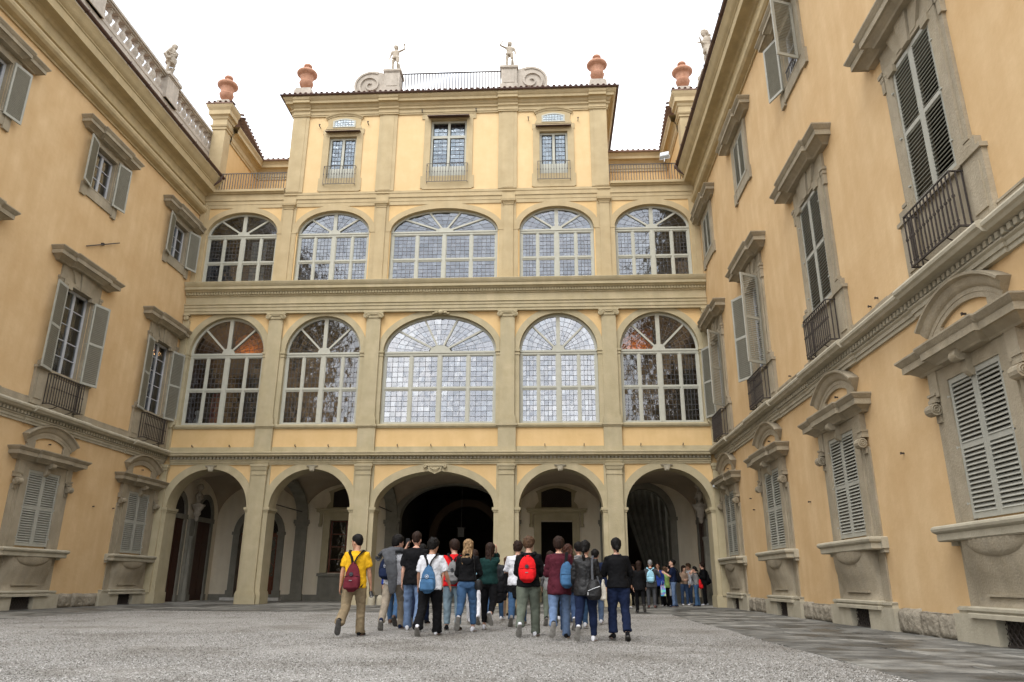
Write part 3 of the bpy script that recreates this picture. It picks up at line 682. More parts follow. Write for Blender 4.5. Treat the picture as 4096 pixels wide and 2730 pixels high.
for sx in (-1, 1):
    xc = sx*5.03; attic_window(xc, .66, 18.5, 21.15)
    mb = MB(); ring_frame(mb, xc-.66, xc+.66, 18.5, 21.15, .30, .05); mb.box(xc-1.02, xc+1.02, -.045, .01, 18.24, 18.9); mb.box(xc-1.0, xc+1.0, -.045, .01, 21.3, 21.58)
    # upper part with curved shoulders and segmental window
    mb.faces([(xc+a, -.045, z) for a, z in ((-.88,21.55),(.88,21.55),(.84,21.7),(.78,21.8),(.80,21.95),(.84,22.25),(-.84,22.25),(-.80,21.95),(-.78,21.8),(-.84,21.7))]+[(xc+a, .01, z) for a, z in ((-.88,21.55),(.88,21.55),(.84,21.7),(.78,21.8),(.80,21.95),(.84,22.25),(-.84,22.25),(-.80,21.95),(-.78,21.8),(-.84,21.7))],
             [tuple(range(10))]+[(i, (i+1) % 10, (i+1) % 10+10, i+10) for i in range(10)])
    part('window_surround', 'stone_upper', mb)
    R = 1.9
    mb = MB(); mb.arcprof(xc, 22.42-R, R, [(0, -.10), (.07, -.10), (.09, -.04), (.13, -.02), (.15, .04), (0, .05)], PI/2-.5, PI/2+.5, 14); part('segmental_hood', 'stone_upper', mb)
    # segmental light with white frame
    mb = MB(); Q = [(xc-.55, 21.66)]+[(xc-.55+1.1*i/12, 22.02+.13*math.sin(PI*i/12)) for i in range(13)]+[(xc+.55, 21.66)]; k = len(Q)
    cxx, czz = xc, 21.86; Q2 = [(cxx+(a-cxx)*.86, czz+(b-czz)*.74) for a, b in Q]
    mb.faces([(a, -.075, b) for a, b in Q]+[(a, -.075, b) for a, b in Q2]+[(a, -.03, b) for a, b in Q]+[(a, -.03, b) for a, b in Q2], [(i, (i+1) % k, (i+1) % k+k, i+k) for i in range(k)]+[(i, (i+1) % k, (i+1) % k+2*k, i+2*k) for i in range(k)]+[(i+k, (i+1) % k+k, (i+1) % k+3*k, i+3*k) for i in range(k)])
    f_ = part('lunette_window', 'window_paint', mb)
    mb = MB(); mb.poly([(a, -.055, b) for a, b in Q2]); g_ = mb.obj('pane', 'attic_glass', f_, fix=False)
    mb = MB()
    for i in range(1, 7): x = xc-.47+.94*i/7; mb.box(x-.006, x+.006, -.065, -.057, 21.7, 22.06)
    for z in (21.8, 21.92): mb.box(xc-.47, xc+.47, -.065, -.057, z-.006, z+.006)
    mb.obj('leading', 'lead', f_, fix=False)
    mb = MB(); mb.faces([(xc-.84,-.30,21.34),(xc+.84,-.30,21.34),(xc+.84,-.04,21.42),(xc-.84,-.04,21.42),(xc-.84,-.30,21.32),(xc+.84,-.30,21.32),(xc+.84,-.04,21.39),(xc-.84,-.04,21.39)], [(0,1,2,3),(7,6,5,4),(0,4,5,1),(1,5,6,2),(3,7,4,0)]); part('canopy', 'gutter_metal', mb)
attic_window(.05, .86, 18.5, 21.95, trans=2.58)
mb = MB(); ring_frame(mb, .05-.86, .05+.86, 18.5, 21.95, .3, .05); mb.box(-1.2, 1.3, -.045, .01, 18.26, 18.9); mb.box(-1.25, 1.35, -.042, .01, 22.0, 22.27); part('window_surround', 'stone_upper', mb)
mb = MB(); mb.faces([(-.95,-.40,21.98),(1.05,-.40,21.98),(1.05,-.04,22.08),(-.95,-.04,22.08),(-.95,-.40,21.95),(1.05,-.40,21.95),(1.05,-.04,22.05),(-.95,-.04,22.05)], [(0,1,2,3),(7,6,5,4),(0,4,5,1),(1,5,6,2),(3,7,4,0)]); part('canopy', 'gutter_metal', mb)
# iron shutter hooks, and anchors poking out of the wall
for (x, z) in ((-6.2, 21.7), (-3.85, 21.8), (3.85, 21.8), (6.2, 21.7), (-1.25, 22.36), (1.35, 22.36)):
    mb = MB(); mb.box(x-.015, x+.015, -.18, .0, z-.015, z+.015); mb.box(x-.02, x+.02, -.2, -.16, z-.03, z+.09); mb.box(x-.045, x+.045, -.19, -.165, z+.07, z+.09); part('hook', 'iron', mb)
for x in (-10.3, -8.7, -5.9, -4.5, -1.6, -.2, 1.2, 4.5, 6.1, 8.4, 10.1):
    mb = MB(); mb.box(x-.012, x+.012, -.14, 0, 6.20, 6.225); mb.box(x-.015, x+.015, -.15, -.12, 6.2, 6.28); part('hook', 'iron', mb)
# ---- rooms behind the glass
def room(x0, x1, y0, y1, z0, z1, mat, name='room'):
    mb = MB(); mb.poly([(x0,y0,z0),(x1,y0,z0),(x1,y1,z0),(x0,y1,z0)]); mb.poly([(x0,y0,z1),(x1,y0,z1),(x1,y1,z1),(x0,y1,z1)])
    mb.poly([(x0,y1,z0),(x1,y1,z0),(x1,y1,z1),(x0,y1,z1)]); mb.poly([(x0,y0,z0),(x0,y1,z0),(x0,y1,z1),(x0,y0,z1)]); mb.poly([(x1,y0,z0),(x1,y1,z0),(x1,y1,z1),(x1,y0,z1)])
    return part(name, mat, mb)
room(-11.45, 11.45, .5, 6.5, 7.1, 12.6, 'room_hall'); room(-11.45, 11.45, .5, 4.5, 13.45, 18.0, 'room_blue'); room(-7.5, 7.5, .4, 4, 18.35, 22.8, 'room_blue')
# dark vault, lamp and painted lamplit patch seen through the outer windows of the main floor
for (xa, xb, lx) in ((-11.2, -7.4, -8.15), (7.4, 11.2, 8.2)):
    mb = MB(); nn = 10
    for i in range(nn):
        t0, t1 = PI*i/nn, PI*(i+1)/nn; xm = (xa+xb)/2; h = (xb-xa)/2
        mb.poly([(xm-h*math.cos(t0), .9, 10.4+1.7*math.sin(t0)), (xm-h*math.cos(t1), .9, 10.4+1.7*math.sin(t1)), (xm-h*math.cos(t1), 4, 10.4+1.7*math.sin(t1)), (xm-h*math.cos(t0), 4, 10.4+1.7*math.sin(t0))])
    mb.poly([(xm-h*math.cos(PI*i/20), 4, 10.4+1.7*math.sin(PI*i/20)) for i in range(21)])
    part('hall_vault', 'room_hall', mb)
    gx = -9.45 if lx < 0 else 8.75; mb = MB(); nn = 16; P = [(gx+(i/nn-.5)*1.5, 2.5+.05*math.sin(i*1.7)*math.sin(j*2.1), 10.9+1.25*j/nn) for i in range(nn+1) for j in range(nn+1)]  # added patch where the lamplit wall shows, glow put into its colour
    mb.faces(P, [(i*(nn+1)+j, (i+1)*(nn+1)+j, (i+1)*(nn+1)+j+1, i*(nn+1)+j+1) for i in range(nn) for j in range(nn)]); part('lamplit_patch', 'room_lamplit', mb)
    ld_ = bpy.data.lights.new('hall_lamp', 'POINT'); ld_.energy = 9; ld_.color = (1, .5, .18); ld_.shadow_soft_size = .1
    lo = bpy.data.objects.new('hall_lamp', ld_); COL.objects.link(lo); lo.location = (gx, YC+2.0, 11.0)
# red curtain, pale curtains, bust and a window blind
def drape(x0, x1, z0, z1, y, mat, amp=.05, n=24, parent=None, name='curtain'):
    mb = MB(); P = []
    for i in range(n+1):
        x = x0+(x1-x0)*i/n; yy = y+amp*math.sin(i*1.9); P += [(x, yy, z0), (x, yy*1.0, z1)]
    mb.faces(P, [(2*i, 2*i+2, 2*i+3, 2*i+1) for i in range(n)]); o = mb.obj(name, mat, parent or cb, fix=False); return o
drape(-10.15, -9.6, 7.2, 8.7, .75, 'red_curtain'); drape(-8.5, -7.9, 7.2, 10, .8, 'curtain_cloth'); drape(-6.6, -5.9, 7.2, 9, .8, 'curtain_cloth'); drape(10.1, 10.9, 7.2, 10.2, .8, 'curtain_cloth'); drape(8.0, 8.5, 7.2, 8.9, .8, 'curtain_cloth')
for (xa, xb, za, zb) in ((-9.0, -8.3, 13.7, 15.9), (-4.6, -3.9, 14.9, 15.9), (-5.9, -5.2, 14.9, 15.9), (8.6, 9.25, 13.7, 15.0), (8.6, 9.25, 15.0, 15.9)):
    mb = MB()
    for i in range(int((zb-za)/.07)): mb.box(xa, xb, .36, .40, za+i*.07, za+i*.07+.045)
    o = part('blind', 'blind', mb); o['kind'] = 'stuff'
# ---------------------------------------------------------------- inside of the arcade
YB = 5.85
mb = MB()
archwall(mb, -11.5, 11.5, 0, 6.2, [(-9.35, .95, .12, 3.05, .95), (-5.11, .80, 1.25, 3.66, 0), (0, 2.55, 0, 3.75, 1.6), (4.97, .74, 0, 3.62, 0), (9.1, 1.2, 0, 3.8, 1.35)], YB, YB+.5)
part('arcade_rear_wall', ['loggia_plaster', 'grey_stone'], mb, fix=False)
for sx in (-1, 1):
    mb = MB(); mb.poly([(sx*11.5, .0, 0), (sx*11.5, YB, 0), (sx*11.5, YB, 6.2), (sx*11.5, .0, 6.2)]); part('arcade_end_wall', 'loggia_plaster', mb)
mb = MB(); mb.box(-11.5, 11.5, YB-.03, YB+.01, 0, .27)
o = part('skirting', 'grey_stone', mb)
# groin vaults, one per bay
edges = [-11.5, -7.284, -2.933, 2.933, 7.284, 11.5]
for a, b in zip(edges, edges[1:]):
    mb = MB(); n = 22; xc = (a+b)/2; hx = (b-a)/2; y0, y1 = .6, YB; yc = (y0+y1)/2; hy = (y1-y0)/2
    def z(i, j):
        u = -1+2*i/n; v = -1+2*j/n
        return 3.72+1.68*max(math.sqrt(max(0, 1-u*u)), math.sqrt(max(0, 1-v*v)))*.995
    P = [(xc-hx*math.cos(PI*i/n), yc-hy*math.cos(PI*j/n), 3.72+1.70*max(math.sin(PI*i/n), math.sin(PI*j/n))) for i in range(n+1) for j in range(n+1)]
    mb.faces(P, [(i*(n+1)+j, (i+1)*(n+1)+j, (i+1)*(n+1)+j+1, i*(n+1)+j+1) for i in range(n) for j in range(n)])
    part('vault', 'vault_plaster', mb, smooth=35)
for x in edges[1:-1]:
    # transverse rib with its wall pilaster
    mb = MB(); mb.box(x-.27, x+.27, YB-.14, YB+.01, 0, 3.4); mb.box(x-.31, x+.31, YB-.18, YB+.01, 3.4, 3.5); mb.box(x-.36, x+.36, YB-.23, YB+.01, 3.5, 3.68); mb.box(x-.31, x+.31, YB-.17, YB+.01, 0, .3)
    n = 22; yc = (.7+YB)/2; hy = (YB-.7)/2
    P = []
    for i in range(n+1):
        t = PI*i/n; y, z_ = yc-hy*math.cos(t), 3.66+1.66*math.sin(t); y2, z2 = yc-(hy-.14)*math.cos(t), 3.66+1.50*math.sin(t)
        P += [(x-.27, y, z_), (x+.27, y, z_), (x+.27, y2, z2), (x-.27, y2, z2)]
    mb.faces(P, [(4*i+k, 4*i+4+k, 4*i+4+(k+1) % 4, 4*i+(k+1) % 4) for i in range(n) for k in range(4)])
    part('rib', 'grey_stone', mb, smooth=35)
    mb = MB(); mb.tube([(x, .75, 4.05), (x, YB-.1, 4.05)], .022, 6); part('tie_rod', 'iron', mb)
# glazed mahogany door of the left bay
mb = MB(); x = -9.35
mb.arc(x, 3.05, .95, .95, 1.25, 1.25, YB-.09, YB+.02, n=24); mb.box(x-1.25, x-.95, YB-.09, YB+.02, .12, 3.05); mb.box(x+.95, x+1.25, YB-.09, YB+.02, .12, 3.05)
mb.box(x-1.3, x-.9, YB-.14, YB+.02, 2.98, 3.12); mb.box(x+.9, x+1.3, YB-.14, YB+.02, 2.98, 3.12); mb.box(x-1.3, x-.92, YB-.14, YB+.02, .12, .45); mb.box(x+.92, x+1.3, YB-.14, YB+.02, .12, .45)
part('door_surround', 'grey_stone', mb)
mb = MB(); mb.box(x-1.4, x+1.4, YB-.45, YB+.4, 0, .13); part('doorstep', 'marble_white', mb)
def glazed_leaf(x0, x1, y, z0, z1):
    mb = MB(); w = x1-x0; mb.box(x0, x0+.15, y, y+.06, z0, z1); mb.box(x1-.15, x1, y, y+.06, z0, z1); mb.box(x0+.12, x1-.12, y, y+.06, z0, z0+.95); mb.box(x0+.12, x1-.12, y, y+.06, z1-.1, z1)
    mb.box(x0+.2, x1-.2, y-.02, y, z0+.15, z0+.8)
    xc = (x0+x1)/2; r = w*.5-.13
    for zc in (z0+.95+r, z1-.1-r): mb.arc(xc, zc, r-.03, r-.03, r, r, y+.01, y+.05, 0, 2*PI, 22, caps=False)
    return mb
for a, b in ((-10.28, -9.36), (-9.34, -8.42)):
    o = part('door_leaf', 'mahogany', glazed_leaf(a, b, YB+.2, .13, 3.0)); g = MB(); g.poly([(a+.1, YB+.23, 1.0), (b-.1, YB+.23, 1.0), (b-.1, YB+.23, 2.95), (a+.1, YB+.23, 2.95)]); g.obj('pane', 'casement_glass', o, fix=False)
mb = MB(); mb.box(x-.95, x+.95, YB+.15, YB+.3, 2.98, 3.08); part('door_transom', 'mahogany', mb)
def lattice(mb, x0, x1, z0, z1, y, p=.16, r=.008, clip=None):
    k = int((x1-x0+z1-z0)/p)+1
    for s in (1, -1):
        for i in range(k+1):
            c = i*p; pts = []
            for t in range(25):
                xx = x0+(x1-x0)*t/24; zz = z0+(c-(xx-x0)) if s == 1 else z0+(c-(x1-xx))
                if z0 <= zz <= z1 and (clip is None or clip(xx, zz)): pts.append((xx, y, zz))
            if len(pts) > 1: mb.tube([pts[0], pts[-1]], r, 4)
mb = MB(); lattice(mb, x-.95, x+.95, 3.08, 4.0, YB+.2, .14, .008, lambda a, b: (a-x)**2+(b-3.05)**2 < .9); part('door_grille', 'iron', mb, fix=False)
# window of the second bay and doorway of the fourth, both with consoles, cornice and lunette
def aedicule(xc, hw, z0, kind):
    m_ = 'stone_facade'; mb = MB(); y = YB
    mb.box(xc-hw-.34, xc-hw, y-.10, y+.02, z0, 3.66); mb.box(xc+hw, xc+hw+.34, y-.10, y+.02, z0, 3.66); mb.box(xc-hw-.34, xc+hw+.34, y-.10, y+.02, 3.66, 3.98)
    mb.box(xc-.16, xc+.16, y-.17, y, 3.78, 4.0)
    mb.profU([(-.01, 3.98), (.14, 3.98), (.16, 4.03), (.26, 4.05), (.26, 4.14), (.32, 4.2), (-.01, 4.22)], xc-hw-.40, xc+hw+.40, y)
    for s in (-1, 1):
        mb.box(xc+s*(hw+.46)-.07, xc+s*(hw+.46)+.07, y-.12, y, 3.45, 3.98); mb.lathe([(.001, 0), (.09, 0), (.09, .14), (.001, .14)], 10, (xc+s*(hw+.47), y-.12, 3.36))
    part('surround', m_, mb)
    mb = MB(); Q = [(-1.05, 4.22), (-.98, 4.4), (-.84, 4.55), (-.92, 4.95), (-1.0, 5.02)]+[(-1.0+2.0*i/14, 5.02+.28*math.sin(PI*i/14)) for i in range(1, 14)]+[(1.0, 5.02), (.92, 4.95), (.84, 4.55), (.98, 4.4), (1.05, 4.22)]
    k = len(Q); mb.faces([(xc+a, y-.07, b) for a, b in Q]+[(xc+a, y+.01, b) for a, b in Q], [tuple(range(k))]+[(i, (i+1) % k, (i+1) % k+k, i+k) for i in range(k)]); part('lunette_surround', m_, mb)
    mb = MB(); Q = [(-.72, 4.28)]+[(-.72+1.44*i/14, 4.98+.2*math.sin(PI*i/14)) for i in range(15)]+[(.72, 4.28)]
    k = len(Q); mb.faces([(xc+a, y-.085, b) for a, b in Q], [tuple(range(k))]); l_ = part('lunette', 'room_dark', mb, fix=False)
    mb = MB(); lattice(mb, xc-.7, xc+.7, 4.3, 5.05, y-.1, .12, .007); mb.obj('grille', 'iron', l_, fix=False)
aedicule(-5.11, .80, 1.25, 'window'); aedicule(4.97, .74, 0, 'door')
mb = MB(); mb.box(-6.35, -3.87, YB-.16, YB+.01, 1.10, 1.22); mb.box(-6.3, -3.92, YB-.06, YB+.01, 0, 1.10); mb.box(-6.1, -4.1, YB-.08, YB, .2, .95); part('window_apron', 'grey_stone', mb)
mb = MB(); x = -5.11; y = YB+.12
for a, b in ((-.8, -.72), (.72, .8), (-.05, .05)): mb.box(x+a, x+b, y, y+.07, 1.25, 3.66)
for zz in (1.25, 1.84, 2.42, 3.0, 3.6): mb.box(x-.8, x+.8, y+.01, y+.06, zz, zz+.045)
o = part('casement', 'mahogany', mb)
for s in (-1, 1):
    for i in range(4):
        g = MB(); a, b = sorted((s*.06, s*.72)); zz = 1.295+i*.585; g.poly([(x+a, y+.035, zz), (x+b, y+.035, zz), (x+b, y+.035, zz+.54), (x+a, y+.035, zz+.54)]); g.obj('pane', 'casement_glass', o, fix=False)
# dark rooms behind the arcade
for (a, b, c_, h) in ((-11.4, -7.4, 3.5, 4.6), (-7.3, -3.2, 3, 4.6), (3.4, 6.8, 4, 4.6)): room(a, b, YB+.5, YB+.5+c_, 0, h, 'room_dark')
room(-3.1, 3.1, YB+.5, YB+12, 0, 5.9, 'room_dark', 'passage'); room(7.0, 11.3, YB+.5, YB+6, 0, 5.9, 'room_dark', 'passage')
mb = MB(); mb.arc(0, 3.2, 1.7, 1.7, 2.1, 2.1, YB+6, YB+6.5, n=20); mb.box(-2.1, -1.7, YB+6, YB+6.5, 0, 3.2); mb.box(1.7, 2.1, YB+6, YB+6.5, 0, 3.2); part('passage_arch', 'room_hall', mb)
mb = MB(); mb.box(-.16, .16, YB+3.4, YB+3.72, 3.1, 3.55); mb.tube([(0, YB+3.56, 3.55), (0, YB+3.56, 5.6)], .012, 4); mb.box(-.2, .2, YB+3.36, YB+3.76, 3.55, 3.58); o = mb.obj('hanging_lantern', 'iron_grey', None); o.location = (0, YC, 0); o['label'] = 'unlit box lantern hanging in the dark middle passage'; o['category'] = 'lantern'
# stone ring of the right rear arch and its gathered curtain
mb = MB(); x = 9.1
mb.arc(x, 3.8, 1.2, 1.35, 1.5, 1.65, YB-.08, YB+.02, n=24); mb.box(x-1.5, x-1.2, YB-.08, YB+.02, 0, 3.8); mb.box(x+1.2, x+1.5, YB-.08, YB+.02, 0, 3.8); mb.box(x+1.14, x+1.55, YB-.12, YB+.02, 3.68, 3.84); mb.box(x-1.55, x-1.14, YB-.12, YB+.02, 3.68, 3.84)
part('arch_surround', 'grey_stone', mb)
mb = MB()
mb.arc(0, 3.75, 2.55, 1.6, 2.85, 1.9, YB-.08, YB+.02, n=30); mb.box(-2.85, -2.55, YB-.08, YB+.02, 0, 3.75); mb.box(2.55, 2.85, YB-.08, YB+.02, 0, 3.75); mb.box(-2.9, -2.5, YB-.12, YB+.02, 3.6, 3.78); mb.box(2.5, 2.9, YB-.12, YB+.02, 3.6, 3.78)
part('arch_surround', 'grey_stone', mb)
mb = MB(); n = 40; rows = 16; P = []
for j in range(rows+1):
    v = j/rows; left = 8.35+ (1-(1-v)**1.6)*0 + .0
    # hangs from the top right, swept to the right towards the floor
    xl = 8.1+1.15*math.sin(v*PI*.5)**1.5 if v < .8 else 9.25-.1*(v-.8)
    xr = 10.35
    for i in range(n+1):
        u = i/n; P.append((xl+(xr-xl)*u, YB+.75+.07*math.sin(u*46+v*1.3), 5.2-5.1*v))
mb.faces(P, [(j*(n+1)+i, j*(n+1)+i+1, (j+1)*(n+1)+i+1, (j+1)*(n+1)+i) for j in range(rows) for i in range(n)])
o = mb.obj('curtain', 'curtain_cloth', None, smooth=60, fix=False); o.location = (0, YC, 0); o['label'] = 'long grey green curtain gathered to the right in the far right arch'; o['category'] = 'curtain'
# paired arched doorways in both end walls (built across y)
def end_door(sx, yc, hw, zspr, closed):
    mb = MB(); X = sx*11.5
    def P(y, z, o): return (X-sx*o, y, z)
    n = 20; a = [(yc-hw*math.cos(PI*i/n), zspr+.10+hw*1.25*math.sin(PI*i/n)) for i in range(n+1)]; w = .22
    b = [(yc-(hw+w)*math.cos(PI*i/n), zspr+.10+(hw*1.25+w)*math.sin(PI*i/n)) for i in range(n+1)]
    for k in range(n):
        mb.faces([P(*a[k], .09), P(*a[k+1], .09), P(*b[k+1], .09), P(*b[k], .09), P(*a[k], 0), P(*a[k+1], 0), P(*b[k+1], 0), P(*b[k], 0)], [(0,1,2,3), (0,1,5,4), (2,3,7,6)])
    for s in (-1, 1):
        y0, y1 = sorted((yc+s*hw, yc+s*(hw+w))); x0, x1 = sorted((X, X-sx*.09)); mb.box(x0, x1, y0, y1, 0, zspr+.1)
        x0, x1 = sorted((X, X-sx*.13)); mb.box(x0, x1, y0-.03, y1+.03, 0, .28)
    x0, x1 = sorted((X, X-sx*.12)); mb.box(x0, x1, yc-hw-w-.03, yc+hw+w+.03, zspr-.1, zspr+.1)
    s_ = part('door_surround', 'grey_stone', mb)
    mb = MB(); x0, x1 = sorted((X-sx*.01, X-sx*.03)); mb.box(x0, x1, yc-hw, yc+hw, .02, zspr-.1)
    for s in (-1, 1):
        for (za, zb) in ((.2, 1.1), (1.25, 2.3), (2.45, zspr-.25)):
            y0, y1 = sorted((yc+s*.07, yc+s*(hw-.08))); xx0, xx1 = sorted((X-sx*.03, X-sx*.05)); mb.box(xx0, xx1, y0, y1, za, zb)
    part('door', 'door_wood', mb)
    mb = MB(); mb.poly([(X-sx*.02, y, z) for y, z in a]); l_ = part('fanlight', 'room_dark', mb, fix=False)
    mb = MB()
    for s in (1, -1):
        for i in range(-6, 7):
            y = yc+i*hw/5; 
            p0, p1 = (X-sx*.04, y, zspr+.1), (X-sx*.04, y+s*1.1, zspr+.1+1.1)
            pts = [Vector(p0).lerp(Vector(p1), t/12) for t in range(13)]; pts = [p for p in pts if ((p.y-yc)/hw)**2+((p.z-zspr-.1)/(hw*1.25))**2 < 1]
            if len(pts) > 1: mb.tube([pts[0], pts[-1]], .009, 4)
    mb.obj('grille', 'iron', l_, fix=False)
for sx in (-1, 1):
    end_door(sx, 1.75, .62, 3.55, True); end_door(sx, 4.35, .68, 3.55, True)
    # engaged half column between them
    mb = MB(); x0, x1 = sorted((sx*11.5, sx*11.36)); mb.box(x0, x1, 2.85, 3.2, 0, 3.5); mb.lathe([(.16, 0), (.16, .3), (.13, .34), (.12, 2.6), (.17, 2.66), (.17, 2.76)], 14, (sx*11.36, 3.02, 0)); part('half_column', 'grey_stone', mb, smooth=40)
# marble busts on brackets at both ends
def bust(x, y, z, yaw, name='marble_bust', label='', s=1., group=None, bracket=True, matn='stone_statue'):
    mb = MB()
    if bracket:
        mb.lathe([(.001, -.72), (.05, -.70), (.09, -.62), (.08, -.52), (.16, -.42), (.14, -.30), (.24, -.16), (.26, -.1), (.30, -.08), (.30, -.02), (.001, -.02)], 14)
    mb.lathe([(.001, -.02), (.13, 0), (.13, .03), (.07, .07), (.06, .12)], 12)
    mb.loft([((0, 0, .10), (.08, 0, 0), (0, .06, 0)), ((0, 0, .2), (.20, 0, 0), (0, .10, 0)), ((0, 0, .32), (.27, 0, 0), (0, .13, 0)), ((0, 0, .42), (.24, 0, 0), (0, .12, 0)), ((0, .0, .48), (.11, 0, 0), (0, .08, 0)), ((0, .01, .52), (.065, 0, 0), (0, .065, 0)), ((0, .02, .60), (.062, 0, 0), (0, .065, 0))], 16)
    mb.loft([((0, -.01, .57), (.05, 0, 0), (0, .05, 0)), ((0, -.03, .62), (.085, 0, 0), (0, .1, 0)), ((0, -.02, .70), (.10, 0, 0), (0, .12, 0)), ((0, -.01, .78), (.10, 0, 0), (0, .12, 0)), ((0, 0, .85), (.07, 0, 0), (0, .09, 0)), ((0, 0, .87), (.02, 0, 0), (0, .02, 0))], 16)
    mb.ball((0, -.145, .68), (.016, .025, .03)); mb.ball((0, .02, .74), (.115, .12, .14)) 
    mb.tube([(-.22, -.1, .30), (-.1, -.15, .22), (.05, -.14, .25), (.2, -.1, .38)], .04, 6)
    me = mb.mesh(name, matn, 60); o = thing(name, label, 'bust', (x, y, z), yaw, group, me); o.scale = (s, s, s); return o
bust(-11.2, YC+3.02, 4.15, PI/2, label='stone bust on a bracket between two dark doors, left end of arcade', s=1.05)
bust(11.2, YC+3.02, 4.15, -PI/2, label='stone bust on a bracket above the crowd at the right end of the arcade', s=1.15)
bust(-10.72, YC+.85, 7.15, PI*.8, label='small white marble bust behind the leftmost main floor window', s=.95, bracket=False, matn='marble_white')
# ---- third storey set back behind the terraces, with corner piers
def turret(sx):
    t = thing('terrace_wing', 'orange corner pier and side wall with tiled cornice behind the %s terrace' % ('left' if sx < 0 else 'right'), 'building', (sx*11.06, 30.4, 18.2))
    def X(a): return a*sx
    def b(mb, x0, x1, *r): x0, x1 = sorted((X(x0), X(x1))); mb.box(x0, x1, *r)
    mb = MB(); b(mb, -.02, .62, 0, .62, 0, 4.0); b(mb, -.03, .63, -.01, .6, 0, .5); t1 = mb.obj('pier', 'stone_upper', t)
    mb = MB(); b(mb, 0, .3, .62, 4.6, 0, 3.6); mb.obj('side_wall', 'plaster_facade', t)
    CP = [(0, 3.75), (.05, 3.75), (.05, 3.85), (.09, 3.88), (.12, 3.95), (.04, 3.97), (.04, 4.3), (.08, 4.32), (.12, 4.45), (.22, 4.5), (.22, 4.72), (.30, 4.85), (.34, 4.95), (.34, 5.0), (0, 5.05)]
    n = len(CP); mb = MB(); P = []
    for (px, py, dx, dy) in ((.62, .7, 1, 0), (.62, 0, 1, -1), (-.02, 0, -1, -1), (-.02, .7, -1, 0)): P += [(X(px+dx*o), py+dy*o, z-.0) for o, z in CP]
    mb.faces(P, [(k*n+i, k*n+(i+1) % n, (k+1)*n+(i+1) % n, (k+1)*n+i) for k in range(3) for i in range(n)]); b(mb, 0, .6, .02, .7, 3.9, 5.04); mb.obj('pier_cornice', 'stone_upper', t)
    CW = [(0, 3.35), (.05, 3.35), (.05, 3.45), (.09, 3.5), (.09, 3.75), (.13, 3.8), (.2, 3.92), (.34, 3.95), (.34, 4.1), (.42, 4.25), (.42, 4.3), (0, 4.35)]
    n = len(CW); mb = MB(); P = []
    for (px, py, dx, dy) in ((0, .65, -1, 0), (0, 4.2, -1, -1), (-3.6, 4.2, 0, -1)): P += [(X(px+dx*o), py+dy*o, z) for o, z in CW]
    mb.faces(P, [(k*n+i, k*n+(i+1) % n, (k+1)*n+(i+1) % n, (k+1)*n+i) for k in range(2) for i in range(n)]); mb.obj('cornice', 'stone_upper', t)
    mb = MB(); b(mb, -3.6, 0, 4.2, 4.5, 0, 3.4); mb.obj('rear_wall', 'plaster_facade', t)
    # tiled eave with dark edge board
    mb = MB(); mb.faces([(X(-.36), -.36, 5.05), (X(.98), -.36, 5.05), (X(.98), .9, 5.05), (X(.6), .9, 5.3), (X(.3), .35, 5.35), (X(-.36), .75, 5.05)], [(0, 1, 4), (1, 2, 3, 4), (0, 4, 5), (3, 4, 5)]); mb.box(*sorted((X(-.36), X(.98))), -.37, -.33, 5.0, 5.06)
    mb.faces([(X(-.46), .98, 4.98), (X(-.46), 3.8, 4.38), (X(.6), 4.2, 4.6), (X(.6), .98, 5.4), (X(-.46), .98, 4.88), (X(-.46), 3.8, 4.28), (X(-3.6), 3.7, 4.36), (X(-3.6), 4.6, 4.7)], [(0, 1, 2, 3), (0, 1, 5, 4), (1, 6, 7, 2)])
    b(mb, -3.6, -.4, 3.7, 3.76, 4.28, 4.36)
    mb.obj('roof', 'roof_tile', t)
    for i in range(5): link('roof_tile', TILE, t, (X(-.3+i*.28), -.38, 5.08))
    for i in range(13): link('roof_tile', TILE, t, (X(-.48), .75+i*.24, 5.05-i*.24*.21), -sx*PI/2)
    for i in range(11): link('roof_tile', TILE, t, (X(-.7-i*.28), 3.7, 4.36))
    mb = MB(); b(mb, .0, .62, -.05, .6, 5.05, 5.45); mb.obj('urn_base', 'balustrade_stone', t)
turret(-1); turret(1)
# ---- terracotta urns
UP = [(.001, 0), (.20, 0), (.20, .05), (.15, .08), (.11, .14), (.12, .17), (.20, .22), (.27, .30), (.30, .40), (.31, .44), (.26, .47), (.26, .50), (.29, .76), (.31, .80), (.38, .83), (.44, .89), (.45, .94), (.42, 1.00), (.34, 1.04), (.26, 1.08), (.17, 1.16), (.14, 1.22), (.13, 1.26), (.18, 1.30), (.19, 1.34), (.16, 1.40), (.07, 1.45), (.001, 1.46)]
um = MB(); um.lathe(UP, 28); UM = um.mesh('terracotta_urn', 'terracotta', 60)
for (x, y, z, s, l) in ((-7.2, YC+.15, 23.9, 1.12, 'lidded terracotta urn on the left corner of the central attic roof'), (7.2, YC+.15, 23.9, 1.12, 'lidded terracotta urn on the right corner of the central attic roof'),
                     (-11.37, 30.65, 23.62, 1.12, 'lidded terracotta urn on the left pier behind the balustrade'), (11.37, 30.65, 23.62, 1.12, 'lidded terracotta urn on the right pier beside the eaves')):
    o = thing('terracotta_urn', l, 'urn', (x, y, z), 0, 'terracotta urns on the rooftops', UM); o.scale = (s, s, s)
# floodlight on the right terrace
mb = MB(); mb.box(-.2, .2, -.12, .06, -.16, .16); mb.box(-.17, .17, -.135, -.12, -.13, .13); mb.tube([(0, 0, -.16), (0, 0, -.5)], .02, 6); mb.tube([(-.22, 0, 0), (-.24, .02, -.22), (.24, .02, -.22), (.22, 0, 0)], .015, 4)
o = mb.obj('floodlight', 'white_plastic', None); o.location = (10.15, 30.05, 19.62); o.rotation_euler = (-.5, 0, -.35); o['label'] = 'pale square floodlight tilted down on the right terrace railing'; o['category'] = 'floodlight'
